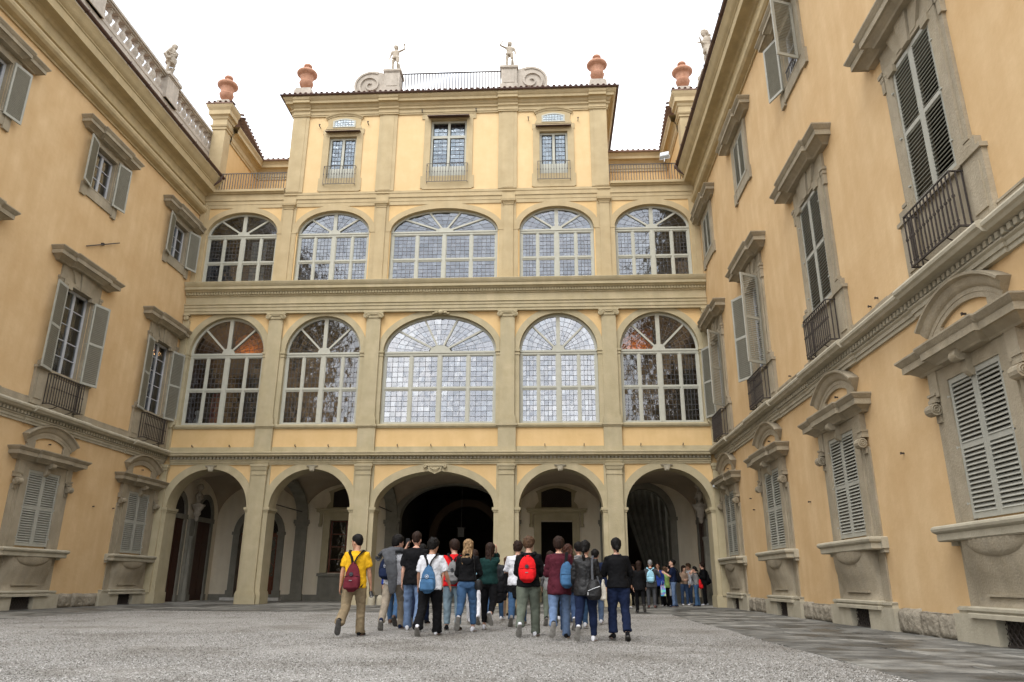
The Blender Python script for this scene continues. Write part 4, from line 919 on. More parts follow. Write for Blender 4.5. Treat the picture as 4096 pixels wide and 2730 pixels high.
# ---------------------------------------------------------------- side wings (local x runs along the wall, outward is -y)
YW = 20.
lw = thing('palace_wing', 'long ochre wing on the left with open shutters and a stone balustrade on its roof', 'building', (-11.5, YW, 0), PI/2)
rw = thing('palace_wing', 'long ochre wing on the right with mostly closed shutters, above the wide paving', 'building', (11.5, YW, 0), -PI/2)
CY = [28.62, 22.93, 17.24, 11.58]
LC = [y-YW for y in CY[:3]]; RC = [-(y-YW) for y in CY]
LX = (-13.0, 10.15); RX = (-10.15, 15.5)
# -- shared meshes
def mk(fn, name, mat, smooth=None): mb = MB(); fn(mb); return mb.mesh(name, mat, smooth)
def cut_box(mb, x0, x1, y0, y1, z0, z1): mb.box(x0, x1, y0, y1, z0, z1)
HP = lambda z0, h, o: [(-.02, z0), (o*.30, z0), (o*.36, z0+h*.10), (o*.62, z0+h*.30), (o*.66, z0+h*.34), (o*.80, z0+h*.34), (o*.80, z0+h*.66), (o*.86, z0+h*.72), (o, z0+h*.92), (o, z0+h), (-.02, z0+h+.02)]
def lower_surround(mb):
    mb.box(-1.05, -.76, -.09, .01, 1.80, 4.13); mb.box(.76, 1.05, -.09, .01, 1.80, 4.13); mb.box(-1.05, 1.05, -.09, .01, 4.13, 4.36)
    mb.box(-1.16, -1.05, -.052, .01, 1.80, 4.34); mb.box(1.05, 1.16, -.052, .01, 1.80, 4.34)
    # outer pilaster strips carrying scrolls
    for s in (-1, 1):
        mb.box(*sorted((s*1.05, s*1.36)), -.035, .01, .45, 3.62)
        mb.box(*sorted((s*1.02, s*1.30)), -.12, .01, 3.92, 4.36)
def lower_scroll(mb, s=-1):
    for s in (s,):
        x = s*1.24
        mb.box(x-.13, x+.13, -.15, .01, 3.96, 4.0); mb.box(x-.11, x+.11, -.13, .01, 3.9, 3.96); mb.box(x-.12, x+.12, -.15, .01, 3.84, 3.9)
        n = 12; r = .105
        P = [(s*1.13, -.10-r*.9+ r*math.cos(2*PI*i/n), 3.72+r*math.sin(2*PI*i/n)) for i in range(n)]+[(s*1.35, -.10-r*.9+r*math.cos(2*PI*i/n), 3.72+r*math.sin(2*PI*i/n)) for i in range(n)]
        mb.faces([(a, b+.05, c) for a, b, c in P], [(i, (i+1) % n, (i+1) % n+n, i+n) for i in range(n)]+[tuple(range(n)), tuple(range(n, 2*n))])
        q = s*1.356
        pts = [(q, -.145+.088*(1-t/18*.85)*math.cos(t*.7), 3.72+.088*(1-t/18*.85)*math.sin(t*.7)) for t in range(19)]; mb.tube(pts, .013, 4, up=(1, 0, 0)); mb.tube([(s*1.124, b_, c_) for a_, b_, c_ in pts], .013, 4, up=(1, 0, 0))
        mb.box(s*1.24-.07, s*1.24+.07, -.08, .01, 3.5, 3.65)
def hood(mb, hw, z0, h, o, brk=.62):
    mb.profU(HP(z0, h, o), -hw+o, hw-o)
    P = HP(z0-.003, h, o*.8); P = [(a+o*.36 if a > 0 else a, b) for a, b in P]; P[-1] = (-.02, z0+h+.023)
    mb.profU(P, -brk+o*.5, brk-o*.5)
def console(mb, zt, h, w, o):   # central scroll bracket under a hood
    P = []
    for i in range(13):
        t = i/12; P.append((-(o*(1-t)**.7*(.82+.18*math.cos(t*7)))-.10*t, zt-h*t))
    L_ = [(-w/2*(1-.25*i/12), y, z) for i, (y, z) in enumerate(P)]; R_2 = [(-a, b, c) for a, b, c in L_]; Lb = [(a, -.05, c) for a, b, c in L_]; Rb = [(-a, b, c) for a, b, c in Lb]
    n = 13; mb.faces(L_+R_2+Lb+Rb, [(i, i+1, n+i+1, n+i) for i in range(n-1)]+[(i, 2*n+i, 2*n+i+1, i+1) for i in range(n-1)]+[(n+i, n+i+1, 3*n+i+1, 3*n+i) for i in range(n-1)])
    mb.lathe([(.001, -w/2-.01), (h*.2, -w/2-.01), (h*.2, w/2+.01), (.001, w/2+.01)], 12) if 0 else None
    m = 12; r = h*.23; zc = zt-r*.9; yc = -o*.86+r*.3
    Q = [(-w/2-.012, yc+r*math.cos(2*PI*i/m), zc+r*math.sin(2*PI*i/m)) for i in range(m)]; Q += [(-a, b, c) for a, b, c in Q]
    mb.faces(Q, [(i, (i+1) % m, (i+1) % m+m, i+m) for i in range(m)]+[tuple(range(m)), tuple(range(m, 2*m))])
def lower_hood(mb): hood(mb, 1.80, 4.36, .36, .42); 
def lower_console(mb): console(mb, 4.42, .42, .17, .34)
def arch_hood(mb):
    R = 2.05; zc = 5.60-R
    mb.arcprof(0, zc, R, [(-.01, -.30), (.07, -.30), (.07, -.22), (.10, -.20), (.13, -.14), (.15, -.06), (.22, -.03), (.22, .01), (.20, .02), (-.01, .02)], PI/2-.675, PI/2+.675, 26)
    mb.arcprof(0, zc, R-.30, [(-.01, -.09), (.06, -.09), (.06, .0), (-.01, .0)], PI/2-.60, PI/2+.60, 22)
    for s in (-1, 1):
        Q = [(.70, 5.22), (1.06, 5.12), (1.03, 5.0), (1.06, 4.93), (1.06, 4.85), (1.20, 4.76), (1.22, 4.73), (.70, 4.73), (.70, 4.85)]
        k = len(Q); mb.faces([(s*a, -.062, b) for a, b in Q]+[(s*a, .01, b) for a, b in Q], [tuple(range(k))]+[(i, (i+1) % k, (i+1) % k+k, i+k) for i in range(k)])
def lower_sill(mb):
    SP = [(-.02, 1.54), (.30, 1.54), (.32, 1.56), (.32, 1.66), (.35, 1.68), (.37, 1.70), (.38, 1.74), (.37, 1.77), (.34, 1.79), (-.02, 1.80)]
    mb.profU(SP, -1.17, 1.17)
    for s in (-1, 1): mb.box(*sorted((s*1.3, s*1.56)), -.13, .01, 1.56, 1.77); mb.box(*sorted((s*1.32, s*1.52)), -.09, .01, 1.48, 1.56)
def lower_apron(mb):
    # bulging sarcophagus-like apron, curved in section
    S_ = [(.17, .50), (.12, .62), (.10, .74), (.17, 1.0), (.22, 1.2), (.24, 1.38), (.25, 1.54)]
    P = []
    for o, z in S_:
        w = 1.02+.04*math.sin((z-.5)*3)
        P += [(-w, .01, z), (-w+.03, -o*.55, z), (-w+.12, -o, z), (w-.12, -o, z), (w-.03, -o*.55, z), (w, .01, z)]
    mb.faces(P, [(k*6+i, k*6+i+1, k*6+6+i+1, k*6+6+i) for k in range(len(S_)-1) for i in range(5)])
    mb.box(-.62, .62, -.155, -.1, .70, .73)
def lower_shell(mb):
    # carved shell bracket under the sill
    n = 22; rows = 7; P = []
    for j in range(rows+1):
        v = j/rows
        for i in range(n+1):
            u = -1+2*i/n; rib = .012*math.cos(i*PI)
            h_ = math.sqrt(max(0, 1-u*u)); P.append((u*.80, -.235-(.075+.018*math.cos(u*34))*h_*math.sqrt(max(0, 1-v*v)), 1.54-.27*h_*v))
    mb.faces(P, [(j*(n+1)+i, j*(n+1)+i+1, (j+1)*(n+1)+i+1, (j+1)*(n+1)+i) for j in range(rows) for i in range(n)])
def lower_base(mb):
    BP = [(-.02, .38), (.22, .38), (.22, .44), (.19, .46), (.22, .49), (.22, .53), (.17, .55), (-.02, .56)]
    mb.profU(BP, -.92, .92)
    for s in (-1, 1): mb.box(*sorted((s*1.0, s*1.58)), -.12, .01, .42, .54); mb.box(*sorted((s*1.0, s*1.58)), -.145, .01, .48, .52)
def plinth_block(s):
    def f(mb):
        a, b = sorted((s*.50, s*1.70)); mb.box(a, b, -.16, .15, -.03, .425)
    return f
def grille(mb):
    lattice(mb, -.5, .5, .0, .40, -.03, .13, .009); mb.box(-.5, .5, -.05, -.01, .0, .03)
MW = {}
for nm, fn, mat, sm in (('surround', lower_surround, 'stone_wing', None), ('scroll', lower_scroll, 'stone_wing', None), ('scroll_', lambda mb: lower_scroll(mb, 1), 'stone_wing', None), ('hood', lower_hood, 'stone_wing', None), ('console', lower_console, 'stone_wing', 50), ('arched_hood', arch_hood, 'stone_wing', 35),
                    ('sill', lower_sill, 'stone_light', None), ('apron', lower_apron, 'stone_wing', 50), ('shell_bracket', lower_shell, 'stone_wing', 60), ('base_moulding', lower_base, 'stone_light', None), ('plinth_block', plinth_block(-1), 'stone_light', None), ('plinth_block_', plinth_block(1), 'stone_light', None), ('cellar_grille', grille, 'iron', None)):
    MW[nm] = mk(fn, nm.strip('_'), mat, sm)
# louvred shutter leaf, hinge at x=0, panels of slats
SLAT = {}
def shutter(parent, loc, w, h, panels, ang, sgn, individual, pitch, mat='shutter_paint', zoff=0):
    """sgn=+1: leaf extends to +x from its hinge when closed"""
    key = (round(w, 3), round(h, 3), panels, round(pitch, 3), sgn)
    st = .065; rl = .085
    if ('f',)+key not in SLAT:
        mb = MB()
        def bx(x0, x1, z0, z1, y0=-.02, y1=.02): mb.box(*sorted((sgn*x0, sgn*x1)), y0, y1, z0, z1)
        bx(0, st, 0, h); bx(w-st, w, 0, h); ph = (h-rl*(panels+1))/panels
        for k in range(panels+1): bx(st, w-st, k*(ph+rl), k*(ph+rl)+rl)
        for k in range(panels):   # thin raised beads
            z0 = rl+k*(ph+rl); bx(st, st+.012, z0, z0+ph, -.027, -.018); bx(w-st-.012, w-st, z0, z0+ph, -.027, -.018)
        SLAT[('f',)+key] = mb.mesh('shutter', mat, fix=False)
        sl = MB(); t = .006; lo_ = .066 < pitch < .07; d = .041 if lo_ else .032; c, s = (math.cos(.82), math.sin(.82)) if lo_ else (math.cos(.65), math.sin(.65))
        sl.obox((sgn*w/2, 0, 0), (w/2-st, 0, 0), (0, -d*c, -d*s), (0, t*s, -t*c)); SLAT[('s',)+key] = sl.mesh('slat', mat, fix=False)
        zs = []
        for k in range(panels):
            z0 = rl+k*(ph+rl); n = int(ph/pitch); zs += [z0+ph*(i+.5)/n for i in range(n)]
        al = MB()
        for z in zs: al.obox((sgn*w/2, 0, z), (w/2-st, 0, 0), (0, -d*c, -d*s), (0, t*s, -t*c))
        SLAT[('a',)+key] = al.mesh('slat', mat, fix=False); SLAT[('z',)+key] = zs
    o = link('shutter', SLAT[('f',)+key], parent, loc, ang)
    if individual:
        for z in SLAT[('z',)+key]: link('slat', SLAT[('s',)+key], o, (0, 0, z))
    else: link('slat', SLAT[('a',)+key], o, kind='stuff')
    return o
# hinge pins
hm = MB(); hm.box(-.03, .02, -.03, .0, -.012, .012); hm.box(-.032, -.018, -.04, .0, -.022, .022); HINGE = hm.mesh('hinge', 'shutter_paint', fix=False)
def lower_window(W, x, indiv):
    for nm in MW: link(nm.strip('_'), MW[nm], W, (x, 0, 0))
    for s in (-1, 1):
        shutter(W, (x+s*.755, -.045, 1.86), .752, 2.27, 2, 0, -s, indiv, .0685)
        for z in (2.1, 3.0, 3.85): link('hinge', HINGE, W, (x+s*.78, -.06, z))
def piano_surround(mb):
    for s in (-1, 1):
        mb.box(*sorted((s*.72, s*.98)), -.10, .01, 7.3, 10.35); mb.box(*sorted((s*.98, s*1.10)), -.06, .01, 7.3, 10.35)
        # scrolled ears and the dropped edge by the lower jamb
        mb.box(*sorted((s*1.02, s*1.20)), -.12, .01, 10.42, 10.50); mb.box(*sorted((s*1.02, s*1.17)), -.10, .01, 10.32, 10.42); mb.box(*sorted((s*1.04, s*1.15)), -.09, .01, 10.05, 10.32)
        mb.box(*sorted((s*1.0, s*1.16)), -.11, .01, 7.55, 7.62)
    mb.box(-1.10, 1.10, -.063, .01, 10.35, 10.92); mb.box(-.98, .98, -.108, .01, 10.33, 10.46)
def keystones(mb):
    mb.faces([(-.22, -.17, 10.95), (.22, -.17, 10.95), (.13, -.15, 10.32), (-.13, -.15, 10.32), (-.22, 0, 10.95), (.22, 0, 10.95), (.13, 0, 10.32), (-.13, 0, 10.32)], [(0,1,2,3),(0,3,7,4),(1,5,6,2),(3,2,6,7)])
    for s in (-1, 1):
        mb.faces([(s*.26, -.13, 10.93), (s*.66, -.13, 10.93), (s*.38, -.12, 10.40), (s*.17, -.12, 10.40), (s*.26, 0, 10.93), (s*.66, 0, 10.93), (s*.38, 0, 10.40), (s*.17, 0, 10.40)], [(0,1,2,3),(0,3,7,4),(1,5,6,2),(3,2,6,7)])
        mb.box(*sorted((s*.55, s*.80)), -.14, .01, 10.18, 10.33)
def piano_hood(mb): hood(mb, 1.80, 10.92, .40, .46, .78)
def piano_pedestal(mb):
    for s in (-1, 1):
        mb.box(*sorted((s*.84, s*1.38)), -.09, .01, 6.12, 7.26); mb.box(*sorted((s*.82, s*1.42)), -.13, .01, 7.26, 7.34); mb.box(*sorted((s*.94, s*1.28)), -.115, .01, 6.3, 7.1)
        mb.box(*sorted((s*.82, s*1.30)), -.112, .01, 7.34, 7.52)
    mb.box(-.84, .84, -.04, .01, 6.12, 7.30); mb.box(-.84, .84, -.11, .2, 7.26, 7.34)
def balcony(mb):
    r = .011; x0, x1 = -.80, .80; z0, z1 = 6.20, 7.20; y = -.30
    mb.box(x0, x1, y-.014, y+.014, z1-.022, z1); mb.box(x0, x1, y-.018, y+.018, z0, z0+.03); mb.box(x0, x1, y-.01, y+.01, z1-.13, z1-.115)
    for i in range(14):
        x = x0+(x1-x0)*i/13; mb.box(x-r, x+r, y-r, y+r, z0, z1); mb.box(x-.02, x+.02, y-.02, y+.02, 6.72, 6.76); mb.box(x-.018, x+.018, y-.018, y+.018, 6.30, 6.32)
    for s in (-1, 1):
        for k in (1, 2): mb.box(s*.80-r, s*.80+r, y+.1*k-r, y+.1*k+r, z0, z1)
        mb.box(s*.80-.013, s*.80+.013, y, .0, z1-.022, z1); mb.box(s*.80-.016, s*.80+.016, y, .0, z0, z0+.03)
    for x in (-.4, .4): mb.tube([(x, y, z0), (x, y+.12, z0-.06), (x, 0, z0-.09)], .014, 4)
MP = {nm: mk(fn, nm, mat, sm) for nm, fn, mat, sm in (('surround', piano_surround, 'stone_wing', None), ('keystone', keystones, 'stone_wing', None), ('hood', piano_hood, 'stone_wing', None), ('pedestal', piano_pedestal, 'stone_wing', None), ('balcony_railing', balcony, 'iron', None))}
def casement_mesh(hw, h, rows):
    mb = MB(); y = .16
    for s in (-1, 1): mb.box(*sorted((s*hw, s*(hw-.09))), y-.03, y+.06, 0, h); mb.box(*sorted((s*.005, s*.055)), y-.035, y+.05, .05, h-.09)
    mb.box(-hw+.09, hw-.09, y-.03, y+.06, h-.09, h); mb.box(-hw+.09, hw-.09, y-.03, y+.06, 0, .07)
    for j in range(1, rows):
        z = .07+(h-.16)*j/rows; mb.box(-hw+.09, -.055, y-.02, y+.03, z-.014, z+.014); mb.box(.055, hw-.09, y-.02, y+.03, z-.014, z+.014)
    return mb.mesh('casement', 'window_paint_blue', fix=False)
CASE = {}
def casement(W, x, z, hw, h, rows):
    k = (hw, h, rows)
    if k not in CASE:
        p = MB(); pw = hw-.09-.055; ph = (h-.16)/rows; p.poly([(-pw/2, 0, -ph/2), (pw/2, 0, -ph/2), (pw/2, 0, ph/2), (-pw/2, 0, ph/2)]); CASE[k] = (casement_mesh(hw, h, rows), p.mesh('pane', 'casement_glass', fix=False))
    o = link('casement', CASE[k][0], W, (x, 0, z)); pw = hw-.09-.055; ph = (h-.16)/rows
    for s in (-1, 1):
        for j in range(rows):
            q = link('pane', CASE[k][1], o, (s*(.055+pw/2), .165, .07+ph*(j+.5))); q.rotation_euler = (random.gauss(0, .008), 0, random.gauss(0, .008))
def piano_window(W, x, mode, indiv=False, a1=2.9, a2=2.9):
    for nm in MP: link(nm, MP[nm], W, (x, 0, 0))
    if mode == 'closed':
        for s in (-1, 1):
            shutter(W, (x+s*.715, -.05, 7.37), .713, 2.93, 2, 0, -s, indiv, .078)
            for z in (7.8, 8.8, 9.8): link('hinge', HINGE, W, (x+s*.74, -.09, z))
    else:
        casement(W, x, 7.34, .70, 2.98, 5)
        shutter(W, (x-.76, -.12, 7.28), .70, 2.95, 2, -a1, 1, False, .062); shutter(W, (x+.76, -.12, 7.28), .70, 2.95, 2, a2, -1, False, .062)
        for s in (-1, 1):
            for z in (7.5, 8.7, 9.95): link('hinge', HINGE, W, (x+s*.74, -.09, z))
def upper_surround(mb):
    for s in (-1, 1): mb.box(*sorted((s*.62, s*.95)), -.07, .01, 14.12, 15.78); mb.box(*sorted((s*.80, s*1.06)), -.075, .01, 13.66, 14.12)
    mb.box(-.95, .95, -.07, .01, 15.78, 16.02); mb.box(-1.0, 1.0, -.055, .01, 13.74, 14.12)
    mb.box(-.62, .62, -.065, .12, 14.10, 14.14)
def upper_hood(mb): hood(mb, 1.72, 16.02, .36, .42, .66)
MU = {'surround': mk(upper_surround, 'surround', 'stone_wing'), 'hood': mk(upper_hood, 'hood', 'stone_wing')}
def upper_window(W, x, mode, a1=2.9, a2=2.9, rail=False):
    for nm in MU: link(nm, MU[nm], W, (x, 0, 0))
    if mode == 'closed':
        for s in (-1, 1): shutter(W, (x+s*.625, -.04, 14.14), .623, 1.66, 1, 0, -s, False, .065)
    else:
        casement(W, x, 14.14, .61, 1.62, 3)
        shutter(W, (x-.66, -.10, 14.06), .64, 1.80, 1, -a1, 1, False, .05); shutter(W, (x+.66, -.10, 14.06), .64, 1.80, 1, a2, -1, False, .05)
        if rail:
            mb = MB()
            for i in range(9): xx = -.5+i*.125; mb.box(xx-.01, xx+.01, -.02, 0, 14.14, 14.55)
            mb.box(-.55, .55, -.03, .01, 14.53, 14.56); link('window_rail', mb.mesh('window_rail', 'iron_grey', fix=False), W, (x, 0, 0))
def build_wing(W, X0, X1, cols, side):
    pm = ['plaster_wing', 'stone_wing']
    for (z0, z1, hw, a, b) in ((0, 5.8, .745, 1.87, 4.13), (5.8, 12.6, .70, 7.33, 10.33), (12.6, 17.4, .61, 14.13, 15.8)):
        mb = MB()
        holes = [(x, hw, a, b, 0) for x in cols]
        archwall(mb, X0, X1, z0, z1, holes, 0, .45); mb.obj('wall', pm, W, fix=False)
    mb = MB(); mb.poly([(X0,.45,-.1),(X1,.45,-.1),(X1,.45,19),(X0,.45,19)])
    # recessed dark rooms
    mb = MB()
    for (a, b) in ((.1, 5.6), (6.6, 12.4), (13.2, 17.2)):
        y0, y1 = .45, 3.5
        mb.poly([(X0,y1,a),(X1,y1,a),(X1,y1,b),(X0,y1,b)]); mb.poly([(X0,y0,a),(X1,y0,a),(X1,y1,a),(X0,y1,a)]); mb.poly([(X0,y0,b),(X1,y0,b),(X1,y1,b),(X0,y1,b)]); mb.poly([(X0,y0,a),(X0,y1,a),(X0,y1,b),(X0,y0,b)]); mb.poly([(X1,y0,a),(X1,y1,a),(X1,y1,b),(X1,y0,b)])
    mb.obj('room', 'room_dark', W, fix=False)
    # outer end wall and roof deck
    e = X0 if side < 0 else X1
    mb = MB(); mb.poly([(e, 0, -.1), (e, 9, -.1), (e, 9, 19), (e, 0, 19)]); mb.obj('end_wall', 'plaster_wing', W)
    mb = MB(); mb.poly([(X0, -.4, 19.05), (X1, -.4, 19.05), (X1, 9, 20.4), (X0, 9, 20.4)]); mb.obj('roof', 'roof_tile', W)
    # string course with beads, breaking forward under the windows
    mb = MB(); mb.prof([(-.02, 5.48), (.05, 5.48), (.05, 5.56), (.08, 5.56), (.08, 5.63), (.12, 5.66), (.12, 5.69), (.06, 5.70), (.06, 5.80), (.28, 5.83), (.31, 5.87), (.35, 5.90), (.36, 5.95), (.34, 5.99), (.30, 6.01), (-.02, 6.05)], X0, X1); mb.obj('string_course', 'cornice_wing', W) if 0 else mb.obj('string_course', 'stone_light', W)
    for x in cols:
        mb = MB(); mb.profU([(-.02, 5.473), (.09, 5.473), (.09, 5.556), (.12, 5.556), (.12, 5.626), (.16, 5.656), (.16, 5.687), (-.02, 5.687)], x-1.33, x+1.33); 
        mb.prof([(-.02, 5.82), (.35, 5.825), (.38, 5.87), (.42, 5.90), (.43, 5.95), (.41, 5.993), (.37, 6.013), (-.02, 6.053)], x-1.40, x+1.40); mb.obj('string_course_break', 'stone_light', W)
    mb = MB(); n = int((X1-X0)/.155)
    for i in range(n):
        x = X0+(X1-X0)*(i+.5)/n; mb.box(x-.042, x+.042, -.17, -.05, 5.705, 5.80)
    o = mb.obj('bead_row', 'stone_light', W, fix=False); o['kind'] = 'stuff'
    mb = MB(); mb.box(X0, X1, -.035, .01, 6.04, 6.30)
    for i in range(26):
        a = random.uniform(X0, X1-1.2); mb.box(a, a+random.uniform(.3, 1.1), -.036-i*.0008, .01, 6.28, 6.28+random.uniform(.02, .06))
    mb.obj('stone_band', 'stone_wing', W)
    # plinth stones between the window bases
    ed = sorted([X0, X1]+[c+s*1.70 for c in cols for s in (-1, 1)])
    for a, b in zip(ed[0::2], ed[1::2]):
        if b-a < .1: continue
        n = max(1, int(round((b-a)/.8))); cs = [a+(b-a)*(i+(random.uniform(-.2, .2) if 0 < i < n else 0))/n for i in range(n+1)]
        for u, v in zip(cs, cs[1:]):
            bm = bmesh.new(); bmesh.ops.create_grid(bm, x_segments=12, y_segments=7, size=1)
            h = .42+random.uniform(-.02, .02); o_ = random.uniform(.07, .12)
            for q in bm.verts:
                ux, uz = q.co.x, q.co.y
                bul = (1-abs(ux)**16)*(1-abs(uz)**16); nn = noise.fractal(Vector((u+ux, uz*.8, o_*40)), 1., 2., 4)
                q.co = Vector(((u+v)/2+ux*(v-u)/2*.99, -o_*bul-.022*nn*bul, -.03+(h+.03)*(uz+1)/2+.02*nn*(uz > .9)))
            me = bpy.data.meshes.new('plinth_stone'); bm.to_mesh(me); bm.free(); me.materials.append(MATS['stone_rough']); me.shade_smooth()
            link('plinth_stone', me, W)
        mb = MB(); mb.box(a, b, -.045, .01, -.03, .40); mb.obj('plinth_course', 'stone_rough', W)
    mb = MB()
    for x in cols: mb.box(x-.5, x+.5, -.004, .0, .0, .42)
    mb.obj('cellar_shade_sheet', 'room_dark', W)  # flat dark sheet on the wall, stands for the shade behind the grille
    # main cornice
    CP = [(-.02, 17.05), (.06, 17.05), (.06, 17.12), (.12, 17.14), (.22, 17.18), (.29, 17.26), (.31, 17.35), (.28, 17.44), (.20, 17.50), (.12, 17.52), (.12, 17.58), (.20, 17.62), (.22, 17.68), (.14, 17.70), (.14, 18.05), (.20, 18.08), (.24, 18.16), (.30, 18.20), (.58, 18.21), (.58, 18.50), (.62, 18.53), (.62, 18.57), (.68, 18.62), (.74, 18.72), (.79, 18.84), (.82, 18.88), (.82, 18.95), (-.02, 19.0)]
    mb = MB(); mb.prof(CP, X0, X1); mb.obj('cornice', 'cornice_wing', W, smooth=25)
    gutter([(X0, -.86, 0, -1), (X1-.0, -.86, 0, -1)], .085, 'gutter', W, 19.05)
    for i in range(int((X1-X0)/1.3)):
        x = X0+.6+i*1.3; mb = MB(); mb.box(x-.012, x+.012, -.96, -.75, 18.96, 18.985); mb.box(x-.012, x+.012, -.97, -.95, 18.97, 19.08); mb.obj('gutter_bracket', 'gutter_metal', W, fix=False)
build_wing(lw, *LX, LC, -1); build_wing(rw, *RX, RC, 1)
for i, x in enumerate(LC): lower_window(lw, x, False)
for i, x in enumerate(RC): lower_window(rw, x, i >= 2)
piano_window(lw, LC[0], 'open', a1=2.95, a2=2.85); piano_window(lw, LC[1], 'open', a1=2.95, a2=2.90); piano_window(lw, LC[2], 'open', a1=2.9, a2=2.9)
piano_window(rw, RC[0], 'open', a1=2.75, a2=2.3); piano_window(rw, RC[1], 'open', a1=2.7, a2=2.1); piano_window(rw, RC[2], 'closed', True); piano_window(rw, RC[3], 'closed', True)
upper_window(lw, LC[0], 'open', 2.9, 2.8); upper_window(lw, LC[1], 'open', 2.9, 2.95); upper_window(lw, LC[2], 'open', 2.9, 3.0)
upper_window(rw, RC[0], 'closed'); upper_window(rw, RC[1], 'closed'); upper_window(rw, RC[2], 'open', 2.8, 1.9, rail=True); upper_window(rw, RC[3], 'closed')
# gutter outlets at the inner corners
for (W, x) in ((lw, 9.85), (rw, -9.85)):
    mb = MB(); mb.tube([(x, -.92, 18.98), (x, -.86, 18.75), (x+.0, -.6, 18.55), (x, -.45, 18.45)], .05, 8); mb.obj('downspout', 'gutter_metal', W, smooth=40)
# small iron studs and a sundial rod on the walls
for (W, x, z) in ((lw, LC[1]+2.9, 3.35), (lw, LC[0]-1.55, 3.4), (rw, RC[3]-2.85, 3.25), (rw, RC[2]-2.7, 2.9), (rw, RC[2]+2.4, 6.4), (rw, RC[1]+2.6, 6.4), (rw, RC[3]-2.9, 6.45), (rw, RC[0]+2.9, 3.6), (rw, RC[0]+3.2, 3.2)):
    mb = MB(); mb.box(x-.014, x+.014, -.06, 0, z-.014, z+.014); mb.box(x-.022, x+.022, -.068, -.055, z-.022, z+.022); mb.obj('stud', 'iron', W, fix=False)
for W, cols in ((lw, LC), (rw, RC)):
    for x in cols: mb = MB(); mb.box(x-.015, x+.015, -.07, 0, 5.02, 5.05); mb.box(x-.022, x+.022, -.075, -.06, 5.01, 5.06); mb.obj('stud', 'iron', W, fix=False)
mb = MB(); mb.tube([(2.75, -.05, 12.02), (4.45, -.1, 12.95)], .022, 6); mb.box(3.55, 3.63, -.1, 0, 12.45, 12.53); mb.obj('iron_rod', 'iron', lw)
mb = MB(); mb.box(-.05, .05, -.30, -.08, -.045, .045); mb.box(-.02, .02, -.1, .0, -.02, .02); mb.box(-.035, .035, -.305, -.298, -.03, .03)
o = mb.obj('security_camera', 'white_plastic', None); o.location = (11.4, 29.9, 4.45); o.rotation_euler = (-.25, 0, -1.2); o['label'] = 'tiny white wall camera in the right corner beside the last arch'; o['category'] = 'security camera'
# shadowy mound of a hose drum left on the ledge
# ---------------------------------------------------------------- balustrades on the wing roofs
BP = [(.12, 0), (.12, .07), (.09, .09), (.06, .15), (.07, .22), (.13, .36), (.145, .44), (.13, .50), (.07, .60), (.055, .68), (.08, .74), (.11, .78), (.12, .80), (.12, .86)]
bm_ = MB()
bm_.box(-.13, .13, -.13, .13, 0, .07); bm_.box(-.12, .12, -.12, .12, .79, .86)
bm_.lathe([(.09, .07), (.06, .13), (.065, .18), (.12, .30), (.145, .40), (.135, .47), (.075, .60), (.058, .66), (.085, .72), (.11, .79)], 8)
BAL = bm_.mesh('baluster', 'balustrade_stone', 25)
def balustrade(sx, Y0, Y1, peds, label, z=20.0):
    t = thing('balustrade', label, 'balustrade', (sx*11.9, 0, z), 0)
    mb = MB(); mb.box(-.2, .2, Y0, Y1, -.95, .62); mb.box(-.22, .22, Y0, Y1, .62, .78); mb.obj('plinth', 'balustrade_stone', t)
    ed = sorted([Y0, Y1]+[p+s*.46 for p in peds for s in (-1, 1)])
    for a, b in zip(ed[0::2], ed[1::2]):
        mb = MB(); mb.box(-.19, .19, a, b, 1.64, 1.70); mb.box(-.25, .25, a, b, 1.70, 1.80); mb.box(-.21, .21, a, b, 1.80, 1.84); mb.obj('handrail', 'balustrade_stone', t)
        n = max(1, int(round((b-a)/.47)))
        for i in range(n): link('baluster', BAL, t, (0, a+(b-a)*(i+.5)/n, .78))
    for p in peds:
        mb = MB(); mb.box(-.30, .30, p-.46, p+.46, .6, 1.70); mb.box(-.34, .34, p-.5, p+.5, .6, .80); mb.box(-.33, .33, p-.49, p+.49, 1.66, 1.72); mb.box(-.38, .38, p-.54, p+.54, 1.72, 1.86); mb.box(-.28, .28, p-.42, p+.42, 1.86, 1.96)
        mb.obj('pedestal', 'balustrade_stone', t)
balustrade(-1, 7.5, 30.95, [20.9, 26.45], 'stone balustrade with bottle balusters along the left wing roof')
balustrade(1, 5.0, 30.95, [20.9, 27.9], 'stone balustrade mostly hidden behind the right eaves', 20.4)

# ---------------------------------------------------------------- ground
def flat(name, x0, x1, y0, y1, z, mat, n=1):
    mb = MB()
    for i in range(n):
        for j in range(n): a, b = x0+(x1-x0)*i/n, x0+(x1-x0)*(i+1)/n; c, d = y0+(y1-y0)*j/n, y0+(y1-y0)*(j+1)/n; mb.poly([(a, c, z), (b, c, z), (b, d, z), (a, d, z)])
    return structure(mb.obj(name, mat, None, fix=False))
noisy('earth', (.20, .18, .14), (.28, .25, .20), .5, .95, .3, 8)
flat('ground', -600, 600, -600, 600, -.08, 'earth')
# gravel court with gentle relief
bm = bmesh.new(); bmesh.ops.create_grid(bm, x_segments=150, y_segments=240, size=1)
for v in bm.verts:
    x = v.co.x*8.25+.0; y = 3.9+v.co.y*19.5
    v.co = Vector((x, y, -.012+.016*noise.fractal(Vector((x*.35, y*.35, 0)), 1, 2, 3)+.006*noise.noise(Vector((x*2, y*2, 3)))))
me = bpy.data.meshes.new('gravel_court'); bm.to_mesh(me); bm.free(); me.materials.append(MATS['gravel']); me.shade_smooth()
structure(link('gravel_court', me))
